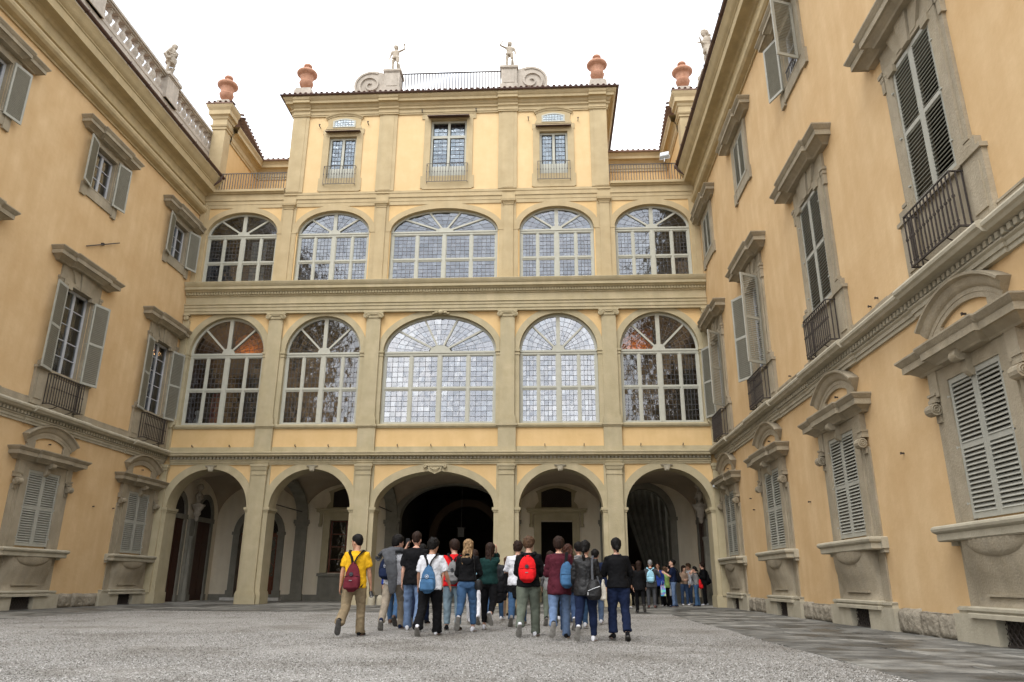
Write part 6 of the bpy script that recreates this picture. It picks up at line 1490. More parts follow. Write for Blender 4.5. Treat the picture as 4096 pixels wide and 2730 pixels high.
def person(label, x, y, H, yaw=0, pose='A', lean=3, head=(0, 0), arms=(None, None), fem=False, width=1., skin='skin_fair', hair=('short', 'hair_black'),
           top='white', sleeve=.5, loose=.02, hem=-.13, sl_r=.062, topmat=None, legs='jeans', legw=1.05, ankle=.055, leglen=1., shoe='white', sole='sole_white', far=False, group=None, lanyard=True, hood=False, curl=(.5, .5), hemw=0., collar=0., eyes=True):
    F = figure(H, pose, lean, head, arms, fem, width)
    t = thing('person', label, 'person', (x, y, F.drop*F.s-(.014 if y < 24 else 0)), rad(yaw), group); t.scale = (F.s,)*3; F.root = t
    vs_, vb = (.022, .014) if far else (.0135, .0105)
    o = body_mesh(F, curl=curl).mesh('body', skin, fix=False); o = link('body', o, t); refine(o, vb, 0, smooth=2)
    c = torso_cover(F, hem, loose, sleeve=sleeve, sl_r=sl_r, hemw=hemw, collar=collar); nm = {0: 'shirt'}.get(0 if sleeve < 1 else 1, 'sweater'); o = link(nm, c.mesh(nm, topmat or 'cloth_'+top, fix=False), t); refine(o, vs_, .018 if not far else .014, .13, smooth=2, creases=.016)
    if hood:
        mb = MB(); mb.loft([(F.T(0, -.085, .44), Vector((.11, 0, 0)), Vector((0, .045, .01))), (F.T(0, -.11, .40), Vector((.12, 0, 0)), Vector((0, .055, .02))), (F.T(0, -.125, .33), Vector((.085, 0, 0)), Vector((0, .035, 0))), (F.T(0, -.12, .27), Vector((.02, 0, 0)), Vector((0, .02, 0)))], 12); mb.tube([F.T(.09*math.cos(a), .075*math.sin(a)-.02, .47-.02*math.sin(a)) for a in [i*PI/6-PI for i in range(13)]], .028, 8)
        o = link('hood', mb.mesh('hood', topmat or 'cloth_'+top, fix=False), t); refine(o, .014, .012, .06)
    o = link('trousers', trouser_mesh(F, legw, ankle, leglen).mesh('trousers', 'cloth_'+legs, fix=False), t); refine(o, vs_, .013 if not far else .012, .10, smooth=2, creases=.013)
    for lg in F.legs:
        a, b = shoe_mesh(lg); o = link('shoe', a.mesh('shoe', shoe if shoe.startswith('leather') else 'cloth_'+shoe, 50), t); link('sole', b.mesh('sole', sole, 50), o)
    hm_ = hair_mesh(F, hair[0]); o = link('hair', hm_.mesh('hair', hair[1], fix=False), t); refine(o, .012 if not far else .016, .030 if hair[0] in ('curly', 'frizzy', 'wavy', 'longcurl', 'quiff') else .014, .030, smooth=2)
    if lanyard:
        mb = MB(); mb.tube([F.T(.078*math.cos(a), .066*math.sin(a), .492+.012*math.sin(a)) for a in [i*PI/8 for i in range(-9, 2)]], .006, 5, flat=2); link('lanyard', mb.mesh('lanyard', 'cloth_navy', fix=False), t)
    if eyes and (abs(head[0]+yaw) > 40 or abs(yaw) > 60):
        for s in (-1, 1):
            mb = MB(); mb.ball(F.hc+F.R @ Vector((s*.031, .084, .0)), .0075, 8, 5); link('eye', mb.mesh('eye', 'black_plastic', 50), t)
            mb = MB(); mb.ball(F.hc+F.R @ Vector((s*.032, .088, .021)), (.016, .005, .004), 8, 5); link('eyebrow', mb.mesh('eyebrow', hair[1], 50), t)
    return F
def attach(F, name, label, cat, mb, mat, smooth=50, group=None, vox=None, disp=0):
    t = F.root; me = mb.mesh(name, mat, smooth, fix=not vox); o = thing(name, label, cat, t.location, t.rotation_euler[2], group, me); o.scale = t.scale
    if vox: refine(o, vox, disp, .07, smooth=1, creases=disp*.5)
    return o
def backpack(F, label, col, zc=.10, style='day', side=None, h=.42, w=.15, patch=True, cat='backpack', straps='V', mat=None):
    """zc: height of the bag centre above the pelvis, side: hangs from one shoulder"""
    m = mat or 'cloth_'+col; cx = 0 if side is None else side*.13; yb = -.20 if side is None else -.19
    T = F.T; n = 9; mb = MB(); rings = []
    for i in range(n+1):
        u = i/n; z = zc-h/2+h*u; e = (1-abs(2*u-1)**3.2)**.5 if 0 < u < 1 else .25
        wt = w*(1-.22*u**2)*max(.35, e); dp = .085*(1-.35*u)*max(.4, e)
        if style == 'sack': wt = w*(1-.55*u**1.6)*max(.3, e); dp = .10*(1-.5*u)*max(.4, e)
        rings.append((T(cx, yb+.02*u, z), Vector((wt, 0, 0)), Vector((0, dp, 0))))
    mb.loft(rings, 20)
    b = attach(F, 'backpack', label, cat, mb, m, vox=.011, disp=.012)
    lp = lambda *p: T(*p)
    pk = MB(); pk.loft([(T(cx, yb-.05, zc-h*.42), Vector((w*.72, 0, 0)), Vector((0, .045, 0))), (T(cx, yb-.062, zc-h*.36), Vector((w*.82, 0, 0)), Vector((0, .055, 0))), (T(cx, yb-.058, zc-h*.12), Vector((w*.80, 0, 0)), Vector((0, .050, 0))), (T(cx, yb-.045, zc+.0), Vector((w*.66, 0, 0)), Vector((0, .036, 0))), (T(cx, yb-.03, zc+.03), Vector((w*.4, 0, 0)), Vector((0, .02, 0)))], 16)
    o = link('pocket', pk.mesh('pocket', m, fix=False), b); refine(o, .010, .008, .05)
    z_ = MB(); z_.tube([T(cx+w*.82*math.cos(a), yb-.055-.045*abs(math.sin(a))*.4, zc-h*.02+.018*math.sin(a)) for a in [i*PI/10 for i in range(11)]], .004, 4); link('zip', z_.mesh('zip', 'cloth_black', fix=False), b)
    if patch:
        p = MB(); c = T(cx+.0, yb-.118, zc-.07); c2 = T(cx, yb-.108, zc+.035)
        def disc(r, y): return [(c2.x+r*math.cos(2*PI*i/18), c2.y-y, c2.z+r*math.sin(2*PI*i/18)) for i in range(18)]
        for r, y in ((.034, .0),): d0 = disc(r, y); d1 = disc(r, y-.02); p.faces(d0+d1, [tuple(range(18))]+[(i, (i+1) % 18, (i+1) % 18+18, i+18) for i in range(18)])
        link('patch', p.mesh('patch', 'cloth_charcoal' if patch != 'white' else 'cloth_white', fix=False), b)
        p = MB(); d0 = disc(.028, .002); p.faces(d0, [tuple(range(18))]); link('patch_inset', p.mesh('patch_inset', 'cloth_midgrey' if patch != 'white' else 'cloth_'+col, fix=False), b)
        p = MB(); q = lambda a, e: (c2.x+a, c2.y-.004, c2.z+e); p.faces([q(-.018, -.010), q(-.006, .012), q(.0, .0), q(.008, .016), q(.019, -.010)], [(0, 1, 2), (0, 2, 4), (2, 3, 4)]); link('patch_mark', p.mesh('patch_mark', 'cloth_charcoal' if patch != 'white' else 'cloth_white', fix=False), b)
        if patch != 'white': p = MB(); p.box(c.x-.026, c.x+.026, c.y-.006, c.y, c.z-.006, c.z+.008); link('tag', p.mesh('tag', 'cloth_grey', fix=False), b)
    st = MB(); tops = zc+h/2-.03
    if side is None:
        for s in (-1, 1):
            st.tube([T(s*.012, -.20, tops), T(s*.05, -.165, (tops+.40)/2+.05), T(s*.105, -.115, .455), T(s*.118, -.03, .510), T(s*.122, .06, .48), T(s*.125, .125, .36), T(s*.13, .13, .22), T(s*.165, .03, .08), T(s*.14, -.13, max(-.12, zc-h*.36))], .027 if straps == 'V' else .03, 6, flat=.22)
    else:
        s = side
        st.tube([T(s*.12, -.20, tops), T(s*.12, -.16, .36), T(s*.135, -.08, .48), T(s*.14, .0, .515), T(s*.14, .08, .46), T(s*.15, .12, .3), T(s*.19, .0, .12), T(s*.17, -.14, zc-h*.3)], .026, 6, flat=.2)
    link('strap', st.mesh('strap', 'cloth_black' if straps != 'same' else m, 50, fix=False), b)
    return b
# ------------ the students walking towards the arcade
G1 = 'students walking across the gravel'
F = person('young man in yellow t-shirt and khaki trousers with maroon rucksack, leftmost of the students', 1.39, 13.12, 1.71, 0, 'E', 3, (62, 4), (dict(swing=-4, abd=12, elbow=10), dict(swing=4, abd=12, elbow=12)), hair=('crop', 'hair_black'), skin='skin_tan', top='yellow', loose=.03, sleeve=.72, sl_r=.078, hem=-.13, legs='khaki', legw=1.2, ankle=.085, shoe='black', sole='sole_dark', group=G1)
backpack(F, 'maroon rucksack hanging low on the man in the yellow t-shirt', 'wine', .05, 'sack', h=.50, w=.165)
h = F.arms[1][2]; mb = MB(); c = h+Vector((.01, .0, -.12))
for s in (-1, 1): mb.tube([c+Vector((.0, s*.035-.02, .03)), c+Vector((.03, s*.035-.04, -.05))], [.022, .034], 12)
mb.box(c.x-.02, c.x+.03, c.y-.05, c.y+.02, c.z-.02, c.z+.03)
b_ = attach(F, 'binoculars', 'small dark binoculars held in the right hand of the man in yellow', 'binoculars', mb, 'black_plastic')
for s in (-1, 1): p = MB(); p.tube([c+Vector((.030, s*.035-.04, -.051)), c+Vector((.034, s*.035-.043, -.058))], [.026, .026], 12); link('lens', p.mesh('lens', 'metal_bright', 50), b_)
F = person('tall man in white t-shirt with grey sweater over his shoulder and beige trousers', 1.68, 15.04, 1.84, 0, 'G', 5, (-50, 3), (dict(hand=(.13, .30, 1.50)), dict(swing=-4, abd=10, elbow=12)), hair=('curly', 'hair_black'), top='white', loose=.035, sleeve=.85, sl_r=.08, hem=-.12, legs='beige', legw=1.12, ankle=.065, shoe='navy', group=G1)
backpack(F, 'navy backpack half hidden by the grey sweater on the tall man', 'navy', .16, side=-1, h=.40, w=.15, patch='white')
mb = MB(); T = F.T
mb.loft([(T(.20, .02, .46), (.01, .05, 0), (0, .0, .02)), (T(.10, -.10, .50), (0, .10, 0), (.0, .0, .05)), (T(-.06, -.13, .50), (0, .12, .02), (0, .0, .055)), (T(-.22, -.10, .46), (.02, .12, 0), (0, .02, .06)), (T(-.30, -.14, .38), (.06, .05, 0), (.03, -.03, .06)), (T(-.30, -.16, .30), (.03, .02, 0), (0, .03, .02))], 12)
mb.loft([(T(-.12, -.20, .48), (.14, 0, 0), (0, .05, 0)), (T(-.05, -.30, .30), (.12, 0, 0), (0, .045, 0)), (T(.0, -.30, .10), (.11, 0, 0), (0, .04, 0)), (T(.02, -.27, -.10), (.085, 0, 0), (0, .035, 0)), (T(.02, -.25, -.26), (.06, 0, 0), (0, .03, 0)), (T(.02, -.25, -.30), (.03, 0, 0), (0, .02, 0))], 14)
attach(F, 'sweater', 'grey knitted sweater draped over the shoulder of the tall man', 'sweater', mb, 'cloth_midgrey', vox=.012, disp=.018)
mb = MB(); hp = F.arms[0][2]; mb.box(hp.x-.02, hp.x+.055, hp.y+.02, hp.y+.03, hp.z+.02, hp.z+.17); attach(F, 'phone', 'black phone held up by the tall man with the grey sweater', 'phone', mb, 'black_plastic')
person('man in blue jacket and jeans mostly hidden behind the tall man', 1.40, 16.4, 1.74, 0, 'A', 3, (0, 0), hair=('short', 'hair_brown'), top='royal', sleeve=1.95, legs='jeans', shoe='brown', sole='sole_dark', group=G1)
person('person in navy trousers hidden behind the man in the black t-shirt', 1.98, 16.3, 1.70, 0, 'B', 3, (0, 0), hair=('short', 'hair_black'), top='navy', sleeve=1.95, legs='navy', shoe='black', group=G1)
F = person('tall man in plain black t-shirt and light blue jeans with no bag', 2.12, 14.79, 1.86, 4, ((10, 5, 0), (-12, 30, 45), 6, 8), 2, (-8, 3), (dict(swing=-2, abd=8, elbow=12), dict(swing=8, abd=8, elbow=25)), hair=('crop', 'hair_brown'), top='black', loose=.038, sleeve=.9, sl_r=.085, hem=-.15, legs='ltjeans', legw=1.15, ankle=.075, shoe='white', group=G1)
F = person('young man in white t-shirt and black trousers carrying a denim blue rucksack', 2.64, 13.47, 1.66, -6, ((-12, 26, 40), (14, 9, 0), 6, 8), 4, (-28, 6), (dict(swing=6, abd=14, elbow=16), dict(swing=8, abd=20, elbow=24)), hair=('curly', 'hair_black'), skin='skin_tan', top='white', loose=.04, sleeve=.85, sl_r=.088, hem=-.13, legs='black', legw=1.32, ankle=.095, shoe='white', group=G1)
backpack(F, 'denim blue rucksack with round white patch on the man in white t-shirt', 'blue', .04, 'sack', h=.50, w=.165, patch='white')
F = person('young man with brown hair in bright red t-shirt and pale jeans', 2.84, 15.04, 1.72, 0, 'S', 3, (38, 4), hair=('bowl', 'hair_brown'), top='red', loose=.035, sleeve=.85, sl_r=.08, hem=-.12, legs='paleblue', legw=1.15, ankle=.06, leglen=.92, shoe='black', sole='sole_dark', group=G1)
backpack(F, 'light grey rucksack worn by the young man in the red t-shirt', 'grey', .14, 'sack', h=.46, w=.155)
F = person('woman with wavy blond hair in black hoodie and blue jeans', 3.17, 14.49, 1.70, 0, 'E', 2, (-4, 2), (dict(swing=14, abd=9, elbow=55, inward=20), dict(swing=10, abd=14, elbow=60, inward=25)), fem=True, width=1.05, hair=('wavy', 'hair_blond'), top='black', loose=.03, sleeve=1.95, sl_r=.066, hem=.0, hood=True, legs='jeans', legw=1.08, ankle=.058, leglen=.84, shoe='white', group=G1, lanyard=False)
mb = MB(); T = F.T; mb.loft([(T(.23, -.12, -.16), (.05, 0, 0), (0, .03, 0)), (T(.23, -.12, -.14), (.075, 0, 0), (0, .04, 0)), (T(.23, -.12, -.02), (.07, 0, 0), (0, .04, 0)), (T(.23, -.12, .03), (.045, 0, 0), (0, .025, 0))], 14)
mb.tube([T(.18, -.13, .02), T(.155, -.15, .20), T(.13, -.13, .40), T(.11, -.05, .51), T(.08, .08, .42), T(.1, .15, .2), T(.2, .08, .0), T(.25, -.06, .0)], .006, 5); attach(F, 'shoulder_bag', 'small black leather crossbody bag at the hip of the blond woman', 'bag', mb, 'leather_black')
F = person('woman with long dark hair in dark green sweater and black trousers', 3.52, 15.28, 1.67, -5, ((6, 4, 0), (-20, 40, 60), 6, 8), 3, (-12, 2), (None, dict(hand=(.11, .17, 1.56), pole=(.03, .1, -1))), fem=True, hair=('long', 'hair_brown'), top='green', loose=.028, sleeve=1.8, sl_r=.06, hem=-.05, legs='black', legw=1.05, ankle=.06, leglen=.86, shoe='white', group=G1, lanyard=False)
mb = MB(); T = F.T; mb.loft([(T(.25, -.05, -.22), (.05, 0, 0), (0, .04, 0)), (T(.25, -.05, -.17), (.085, 0, 0), (0, .05, 0)), (T(.25, -.05, -.05), (.08, 0, 0), (0, .05, 0)), (T(.25, -.05, .0), (.05, 0, 0), (0, .03, 0))], 14); mb.tube([T(.22, -.06, .0), T(.17, -.12, .3), T(.14, -.04, .50), T(.16, .08, .3), T(.27, .0, -.02)], .006, 5)
attach(F, 'shoulder_bag', 'fluffy black shoulder bag beside the woman in the green sweater', 'bag', mb, 'cloth_black', vox=.012, disp=.02)
person('girl with long brown hair and brown jacket further ahead near the third pier', 3.62, 19.4, 1.54, 0, 'F', 2, (0, 0), fem=True, hair=('long', 'hair_light_brown'), top='brown', loose=.03, sleeve=1.95, hem=-.10, legs='tan', legw=1.1, ankle=.06, shoe='white', group=G1, far=True)
F = person('boy with curly hair in maroon t-shirt far ahead in front of the third pier', 3.62, 21.6, 1.60, 0, 'D', 2, (-60, 3), (dict(swing=5, abd=12, elbow=50), dict(swing=10, abd=8, elbow=70)), hair=('curly', 'hair_brown'), skin='skin_tan', top='maroon', loose=.03, sleeve=.8, legs='khaki', legw=1.2, ankle=.07, shoe='black', sole='sole_dark', group=G1, far=True)
backpack(F, 'dark blue backpack on the boy in the maroon t-shirt', 'navy', .2, h=.40, w=.14, patch=False)
F = person('young man in white t-shirt with coat tied at his waist behind the red rucksack', 4.02, 16.6, 1.78, 0, 'B', 3, (-20, 4), (dict(swing=15, abd=16, elbow=55), dict(swing=10, abd=10, elbow=60)), hair=('curly', 'hair_brown'), top='white', loose=.045, sleeve=.95, sl_r=.09, hem=-.12, legs='jeans', legw=1.1, ankle=.065, shoe='grey', group=G1)
backpack(F, 'grey backpack on the man in white behind the red rucksack', 'grey', .16, side=1, h=.46, w=.14, patch=False)
mb = MB(); T = F.T
mb.loft([(T(0, 0, .02), (.19, 0, 0), (0, .14, 0)), (T(0, -.02, -.15), (.21, 0, 0), (0, .16, 0)), (T(0, -.03, -.36), (.20, 0, 0), (0, .14, 0)), (T(0, -.03, -.38), (.12, 0, 0), (0, .08, 0))], 16)
mb.loft([(T(-.24, .06, .14), (.04, .04, 0), (0, .05, .02)), (T(-.30, .04, .02), (.09, .03, 0), (0, .06, 0)), (T(-.36, .02, -.2), (.15, 0, 0), (0, .06, 0)), (T(-.42, .0, -.42), (.18, 0, .02), (0, .05, 0)), (T(-.44, .0, -.46), (.1, 0, 0), (0, .03, 0))], 14)
attach(F, 'coat', 'black coat carried over the arm and wrapped round the waist of a man in white', 'coat', mb, 'cloth_black', vox=.013, disp=.035)
F = person('young man in black sweater and grey green cargo trousers wearing a bright red rucksack', 4.35, 13.51, 1.70, -4, ((-14, 30, 52), (10, 6, 0), 6, 8), 3, (-18, 5), (dict(swing=12, abd=10, elbow=70, inward=20), dict(swing=12, abd=10, elbow=70, inward=20)), hair=('quiff', 'hair_light_brown'), top='black', loose=.04, sleeve=1.9, sl_r=.07, hem=-.10, legs='olive', legw=1.28, ankle=.078, shoe='white', group=G1)
backpack(F, 'bright red rucksack on the man in the black sweater', 'red', .20, h=.47, w=.165)
F = person('young man in long maroon sweater and blue jeans with a rucksack on one shoulder', 4.88, 12.99, 1.67, 0, 'E', 3, (-4, 5), (dict(swing=12, abd=9, elbow=75, inward=20), dict(swing=6, abd=12, elbow=60, inward=20)), hair=('bowl', 'hair_brown'), top='maroon', loose=.035, sleeve=1.95, sl_r=.068, hem=-.20, legs='ltjeans', legw=1.12, ankle=.07, shoe='black', group=G1)
backpack(F, 'blue rucksack hanging from the right shoulder of the maroon sweater', 'blue', .12, side=1, h=.44, w=.125, patch=False)
person('person in olive trousers hidden between the red and the blue rucksack', 4.72, 16.9, 1.58, 0, 'B', 2, (0, 0), fem=True, hair=('long', 'hair_brown'), top='grey', sleeve=1.9, legs='olive', shoe='black', group=G1, far=True)
F = person('woman with long curly auburn hair and dark coat behind the leather jacket', 5.06, 14.6, 1.62, 0, 'F', 3, (0, 2), fem=True, hair=('frizzy', 'hair_auburn'), top='black', loose=.035, sleeve=1.95, hem=-.16, legs='denimdark', ankle=.06, shoe='white', group=G1)
person('young man with short black hair and grey hoodie behind the curly haired woman', 5.30, 15.6, 1.72, 0, 'B', 3, (0, 3), hair=('short', 'hair_black'), top='grey', loose=.035, sleeve=1.95, hem=-.1, hood=True, legs='jeans', shoe='white', group=G1)
F = person('woman in black leather jacket with dark ponytail and white and pink sneakers', 5.30, 12.5, 1.57, -7, ((-12, 38, 62), (6, 4, 0), 6, 8), 3, (-12, 3), (dict(swing=4, abd=10, elbow=40, inward=10), dict(swing=12, abd=12, elbow=80, inward=20)), fem=True, width=1.08, hair=('ponytail', 'hair_black'), top='charcoal', topmat='leather_black', loose=.04, sleeve=1.95, sl_r=.072, hem=-.17, collar=1, legs='navy', legw=1.12, ankle=.058, leglen=.95, shoe='white', group=G1, lanyard=False)
mb = MB(); T = F.T; mb.loft([(T(.16, -.20, -.24), (.09, 0, 0), (0, .06, 0)), (T(.16, -.21, -.18), (.135, 0, 0), (0, .085, 0)), (T(.16, -.21, -.05), (.13, 0, 0), (0, .08, 0)), (T(.16, -.20, .06), (.085, 0, 0), (0, .055, 0)), (T(.16, -.19, .10), (.05, 0, 0), (0, .03, 0))], 18)
b_ = attach(F, 'shoulder_bag', 'black leather drawstring bag with silver zip hanging from the leather jacket', 'bag', mb, 'leather_black', vox=.011, disp=.018)
mb = MB(); mb.tube([T(.14, -.20, .08), T(.13, -.17, .25), T(.13, -.11, .42), T(.135, -.01, .515), T(.14, .08, .42), T(.2, .05, .2), T(.24, -.1, .02)], .020, 6, flat=.25); link('strap', mb.mesh('strap', 'cloth_midgrey', 50), b_)
mb = MB(); mb.tube([T(.06, -.295, -.10), T(.16, -.305, -.06), T(.27, -.27, -.02)], .005, 4); mb.box(T(.06, -.3, -.15).x-.008, T(.06, -.3, -.15).x+.008, T(.06, -.3, -.15).y-.008, T(.06, -.3, -.15).y, T(.06, -.3, -.15).z-.02, T(.06, -.3, -.15).z+.03); link('zip', mb.mesh('zip', 'metal_bright', 50), b_)
mb = MB(); mb.loft([(T(.30, .10, .12), (.02, .03, 0), (0, .02, 0)), (T(.31, .08, -.05), (.05, .02, 0), (0, .03, 0)), (T(.30, .08, -.22), (.06, 0, 0), (0, .03, 0)), (T(.30, .08, -.24), (.03, 0, 0), (0, .02, 0))], 10); attach(F, 'tote_bag', 'cream cloth bag hanging at the right side of the leather jacket', 'bag', mb, 'cloth_cream', vox=.014, disp=.02)
person('young man with short black hair and jeans between the leather jacket and the black sweater', 5.72, 17.2, 1.64, 0, 'B', 3, (-10, 3), hair=('short', 'hair_black'), top='navy', loose=.03, sleeve=1.9, legs='ltjeans', shoe='white', group=G1)
F = person('woman in loose black sweater and navy wide trousers, rightmost on the gravel', 5.83, 12.72, 1.60, 3, ((4, 3, 0), (-6, 16, 22), 6, 8), 2, (2, 3), (dict(swing=12, abd=16, elbow=80, inward=25), dict(swing=12, abd=18, elbow=85, inward=25)), fem=True, width=1.02, hair=('bun', 'hair_black'), top='black', loose=.036, sleeve=1.9, sl_r=.075, hem=-.08, legs='navy', legw=1.22, ankle=.085, leglen=.93, shoe='black', sole='sole_dark', group=G1)
person('person in loose white trousers just visible behind the man in the red t-shirt', 3.02, 17.2, 1.62, 4, 'A', 3, (0, 0), fem=True, hair=('ponytail', 'hair_brown'), top='sky', sleeve=.9, legs='white', legw=1.2, ankle=.07, shoe='white', group=G1, far=True)
person('person in dark jacket and jeans glimpsed between the blond and the dark haired woman', 3.42, 18.3, 1.60, -6, 'B', 3, (0, 0), hair=('short', 'hair_brown'), top='charcoal', sleeve=1.9, legs='jeans', shoe='white', group=G1, far=True)
person('person in black top far behind the maroon sweater', 5.02, 18.6, 1.66, 5, 'A', 3, (0, 0), hair=('bowl', 'hair_brown'), top='black', sleeve=1.9, legs='black', shoe='white', group=G1, far=True)
# ------------ the group waiting in the right arches
G2 = 'visitors waiting under the right arch'
P_ = dict(far=True, group=G2)
person('woman with long brown hair in black suit walking off the gravel edge', 7.42, 24.0, 1.56, -5, 'F', 2, (0, 4), fem=True, hair=('long', 'hair_brown'), top='black', loose=.035, sleeve=1.95, hem=-.20, legs='black', legw=1.05, ankle=.06, shoe='leather_black', sole='sole_dark', lanyard=False, **P_)
person('man in dark suit in the shade beside the fourth pier', 7.45, 28.6, 1.66, -60, 'S', 4, (0, -14), hair=('short', 'hair_black'), skin='skin_tan', top='black', loose=.03, sleeve=1.95, hem=-.2, legs='navy', shoe='white', **P_)
person('person in dark coat further inside behind the long haired woman', 8.0, 31.2, 1.62, 150, 'S', 2, (0, 0), hair=('bowl', 'hair_brown'), top='black', loose=.03, sleeve=1.95, legs='black', shoe='black', **P_)
person('person in dark clothes with pale collar far inside the passage', 8.2, 33.2, 1.66, 170, 'S', 2, (0, 0), hair=('short', 'hair_black'), top='charcoal', loose=.03, sleeve=1.95, legs='black', shoe='black', **P_)
F = person('grey haired man in dark grey suit with brown shoes', 8.38, 28.9, 1.72, -8, 'S', 3, (0, 6), (dict(swing=12, abd=10, elbow=75, inward=15), dict(hand=(.30, .28, 1.32))), hair=('crop', 'hair_grey'), top='midgrey', loose=.04, sleeve=1.95, hem=-.22, hemw=.01, legs='midgrey', legw=1.12, ankle=.06, shoe='leather_brown', sole='sole_dark', lanyard=False, **P_)
backpack(F, 'hard light blue and grey backpack on the grey haired man', 'sky', .17, h=.46, w=.15, patch=False, straps='same')
F = person('young man with dark hair and blue top facing the grey haired man', 8.86, 30.4, 1.66, 165, 'S', 3, (0, -16), hair=('short', 'hair_black'), skin='skin_brown', top='royal', loose=.03, sleeve=1.9, legs='black', shoe='grey', **P_)
mb = MB(); T = F.T; mb.box(-.30, -.10, .20, .23, .42, .82); mb.tube([(-.27, .21, .82), (-.24, .19, .98), (-.2, .18, 1.0), (-.16, .19, .98), (-.13, .21, .82)], .006, 4)
m, nt, N, L, b = newmat('print_tote'); v = N.new('ShaderNodeTexVoronoi'); v.inputs['Scale'].default_value = 11; tcn = N.new('ShaderNodeTexCoord'); L.new(tcn.outputs['Object'], v.inputs[0]); hs_ = N.new('ShaderNodeHueSaturation'); hs_.inputs['Saturation'].default_value = 1.5; L.new(v.outputs['Color'], hs_.inputs['Color'])
mxn = N.new('ShaderNodeMix'); mxn.data_type = 'RGBA'; mxn.inputs[0].default_value = .45; mxn.inputs[7].default_value = (.1, .55, .75, 1); L.new(hs_.outputs[0], mxn.inputs[6]); L.new(mxn.outputs[2], b.inputs['Base Color'])
attach(F, 'tote_bag', 'brightly coloured printed tote bag beside the grey haired man', 'bag', mb, 'print_tote')
F = person('girl in lime green top with light brown hair beside the navy shirt', 9.18, 30.7, 1.52, 30, 'S', 2, (0, 0), fem=True, hair=('long', 'hair_light_brown'), top='lime', loose=.02, sleeve=.5, legs='black', legw=1.3, ankle=.1, shoe='white', **P_)
mb = MB(); mb.box(.06, .30, -.20, -.17, .46, .76); mb.tube([(.10, -.19, .76), (.14, -.17, .93), (.22, -.17, .93), (.26, -.19, .76)], .006, 4); o_ = attach(F, 'tote_bag', 'white cloth tote bag below the girl in the lime top', 'bag', mb, 'cloth_white')
person('person in black coat standing behind the man in the navy shirt', 9.42, 31.3, 1.62, 60, 'S', 2, (0, 0), hair=('short', 'hair_black'), top='black', loose=.045, sleeve=1.95, hem=-.25, legs='black', shoe='black', **P_)
F = person('tall man in navy short sleeved shirt and light jeans looking down at his hands', 9.36, 29.95, 1.78, 78, 'S', 2, (8, -22), (dict(hand=(-.08, .30, 1.20)), dict(hand=(.06, .30, 1.22))), hair=('short', 'hair_black'), top='navy', loose=.028, sleeve=.8, sl_r=.07, hem=-.04, legs='ltjeans', legw=1.05, ankle=.062, shoe='navy', **P_)
backpack(F, 'black backpack on the tall man in the navy shirt', 'black', .15, h=.44, w=.15, patch=False)
F = person('woman with very long dark hair, tan top and jeans facing the courtyard', 10.16, 32.3, 1.60, 190, 'S', 0, (18, 0), (dict(hand=(-.06, .28, 1.10)), dict(hand=(.10, .28, 1.08))), fem=True, hair=('long', 'hair_brown'), top='tan', loose=.02, sleeve=1.9, sl_r=.05, hem=-.02, legs='denimdark', legw=1.1, ankle=.065, shoe='white', **P_)
F = person('young man with light brown hair and white hoodie against the end wall', 10.58, 33.4, 1.71, 100, 'S', 0, (0, 0), (None, dict(hand=(.08, .26, 1.15))), hair=('quiff', 'hair_light_brown'), skin='skin_tan', top='white', loose=.03, sleeve=1.9, legs='denimdark', shoe='white', **P_)
F = person('girl in light grey sweater and blue flared jeans with hand to her face', 10.42, 31.1, 1.54, 72, 'S', 0, (0, 0), (dict(hand=(-.02, .16, 1.40)), dict(hand=(.04, .22, 1.35))), fem=True, hair=('ponytail', 'hair_black'), top='grey', loose=.03, sleeve=1.9, sl_r=.06, hem=.0, legs='jeans', legw=1.0, ankle=.085, shoe='navy', **P_)
backpack(F, 'red backpack slung low behind the girl in grey', 'red', .02, h=.42, w=.13, patch=False)
F = person('person in black with dark hair standing rightmost against the end wall', 10.98, 32.4, 1.74, 85, 'S', 2, (0, -8), (dict(hand=(-.14, .22, 1.15)), None), hair=('bowl', 'hair_brown'), top='black', loose=.045, sleeve=1.95, legs='black', legw=1.1, ankle=.07, shoe='white', **P_)
backpack(F, 'black backpack on the person in black against the end wall', 'black', .12, h=.44, w=.15, patch=False)
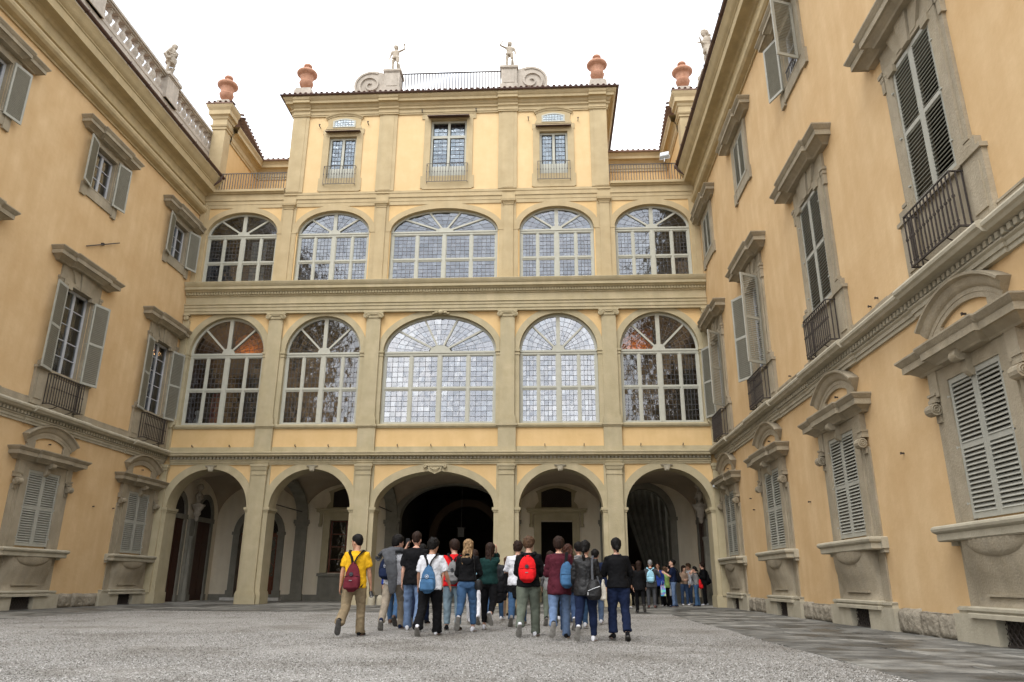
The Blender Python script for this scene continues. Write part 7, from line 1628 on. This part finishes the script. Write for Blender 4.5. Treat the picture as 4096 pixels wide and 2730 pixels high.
# ------------ statues on the roofs
def statue(label, x, y, z, H, yaw, pose, arms, head=(0, 0), lean=0, drape=False, extra=None, hair='curly', sway=.0):
    F = figure(H, pose, lean, head, arms, False, 1.0, hipsway=sway); t = thing('statue', label, 'statue', (x, y, z+.06+F.drop*F.s), rad(yaw), 'weathered stone statues on the roofline'); t.scale = (F.s*1.34, F.s*1.34, F.s*1.03)
    mb = body_mesh(F, nude=True, curl=(.9, .9)); hb = hair_mesh(F, hair); mb.faces(hb.v, hb.f)
    mb.ball(F.T(0, .0, .33), (.16, .12, .12)); mb.tube([F.legs[0][2]+Vector((-.02, -.10, -.08)), F.legs[0][2].lerp(F.legs[0][1], .6)+Vector((-.02, -.13, 0)), F.legs[0][1]+Vector((-.02, -.12, .08))], [.11, .08, .05], 10)
    for e in (extra or []): mb.tube([Vector(p) for p in e[0]], e[1], 8)
    if drape:
        T = F.T; mb.loft([(T(.0, 0, .04), (.19, 0, 0), (0, .15, 0)), (T(.0, 0, -.1), (.21, 0, 0), (0, .17, 0)), (T(.02, .0, -.3), (.19, 0, 0), (0, .16, 0)), (T(.02, 0, -.32), (.1, 0, 0), (0, .08, 0))], 14)
        mb.tube([T(-.2, -.1, .45), T(0, -.16, .3), T(.2, -.1, .05)], [.07, .06, .05], 8)
    o = link('figure', mb.mesh('figure', 'stone_statue', fix=False), t); refine(o, .017, .016, .06, 2)
    p = MB(); p.box(-.26, .26, -.22, .22, -F.drop-.09, -F.drop+.005); link('plinth', p.mesh('plinth', 'stone_statue'), t)
    return t
CON = ((8, 30, 20), (-2, 2, 0), 0, 0)
statue('stone youth with raised left arm on the left pedestal of the attic', -2.87, YC+.48, 25.13, 1.52, 175, CON, (dict(hand=(-.40, .12, 1.60), pole=(-.25, 0, -1)), dict(swing=-8, abd=16, elbow=20)), (-14, 0), 0, extra=[(((-.40, .12, 1.60), (-.40, .14, 1.68)), .05)])
statue('stone youth lifting one hand on the right pedestal of the attic', 2.9, YC+.48, 25.13, 1.52, 185, CON, (dict(swing=-6, abd=16, elbow=24), dict(hand=(.33, .10, 1.64), pole=(.3, 0, -1))), (12, 0), 0, hair='wavy')
statue('stone hunter with drapery on the pedestal of the left balustrade', -11.9, 26.45, 21.96, 1.62, -95, CON, (dict(hand=(.05, .24, 1.05)), dict(hand=(.20, .16, 1.0))), (-25, -10), 4, drape=True, extra=[(((-.25, -.1, 0), (-.28, -.05, .7)), .02), (((.24, .1, .95), (.34, .04, 1.0), (.38, -.02, .85), (.30, .02, .7), (.22, .1, .8)), .07)])
statue('stone figure with folded arms half hidden behind the right eaves', 12.0, 27.9, 22.36, 2.25, 110, CON, (dict(hand=(.02, .18, 1.20)), dict(hand=(-.02, .20, 1.24))), (10, 0), 4, drape=False, hair='curly')
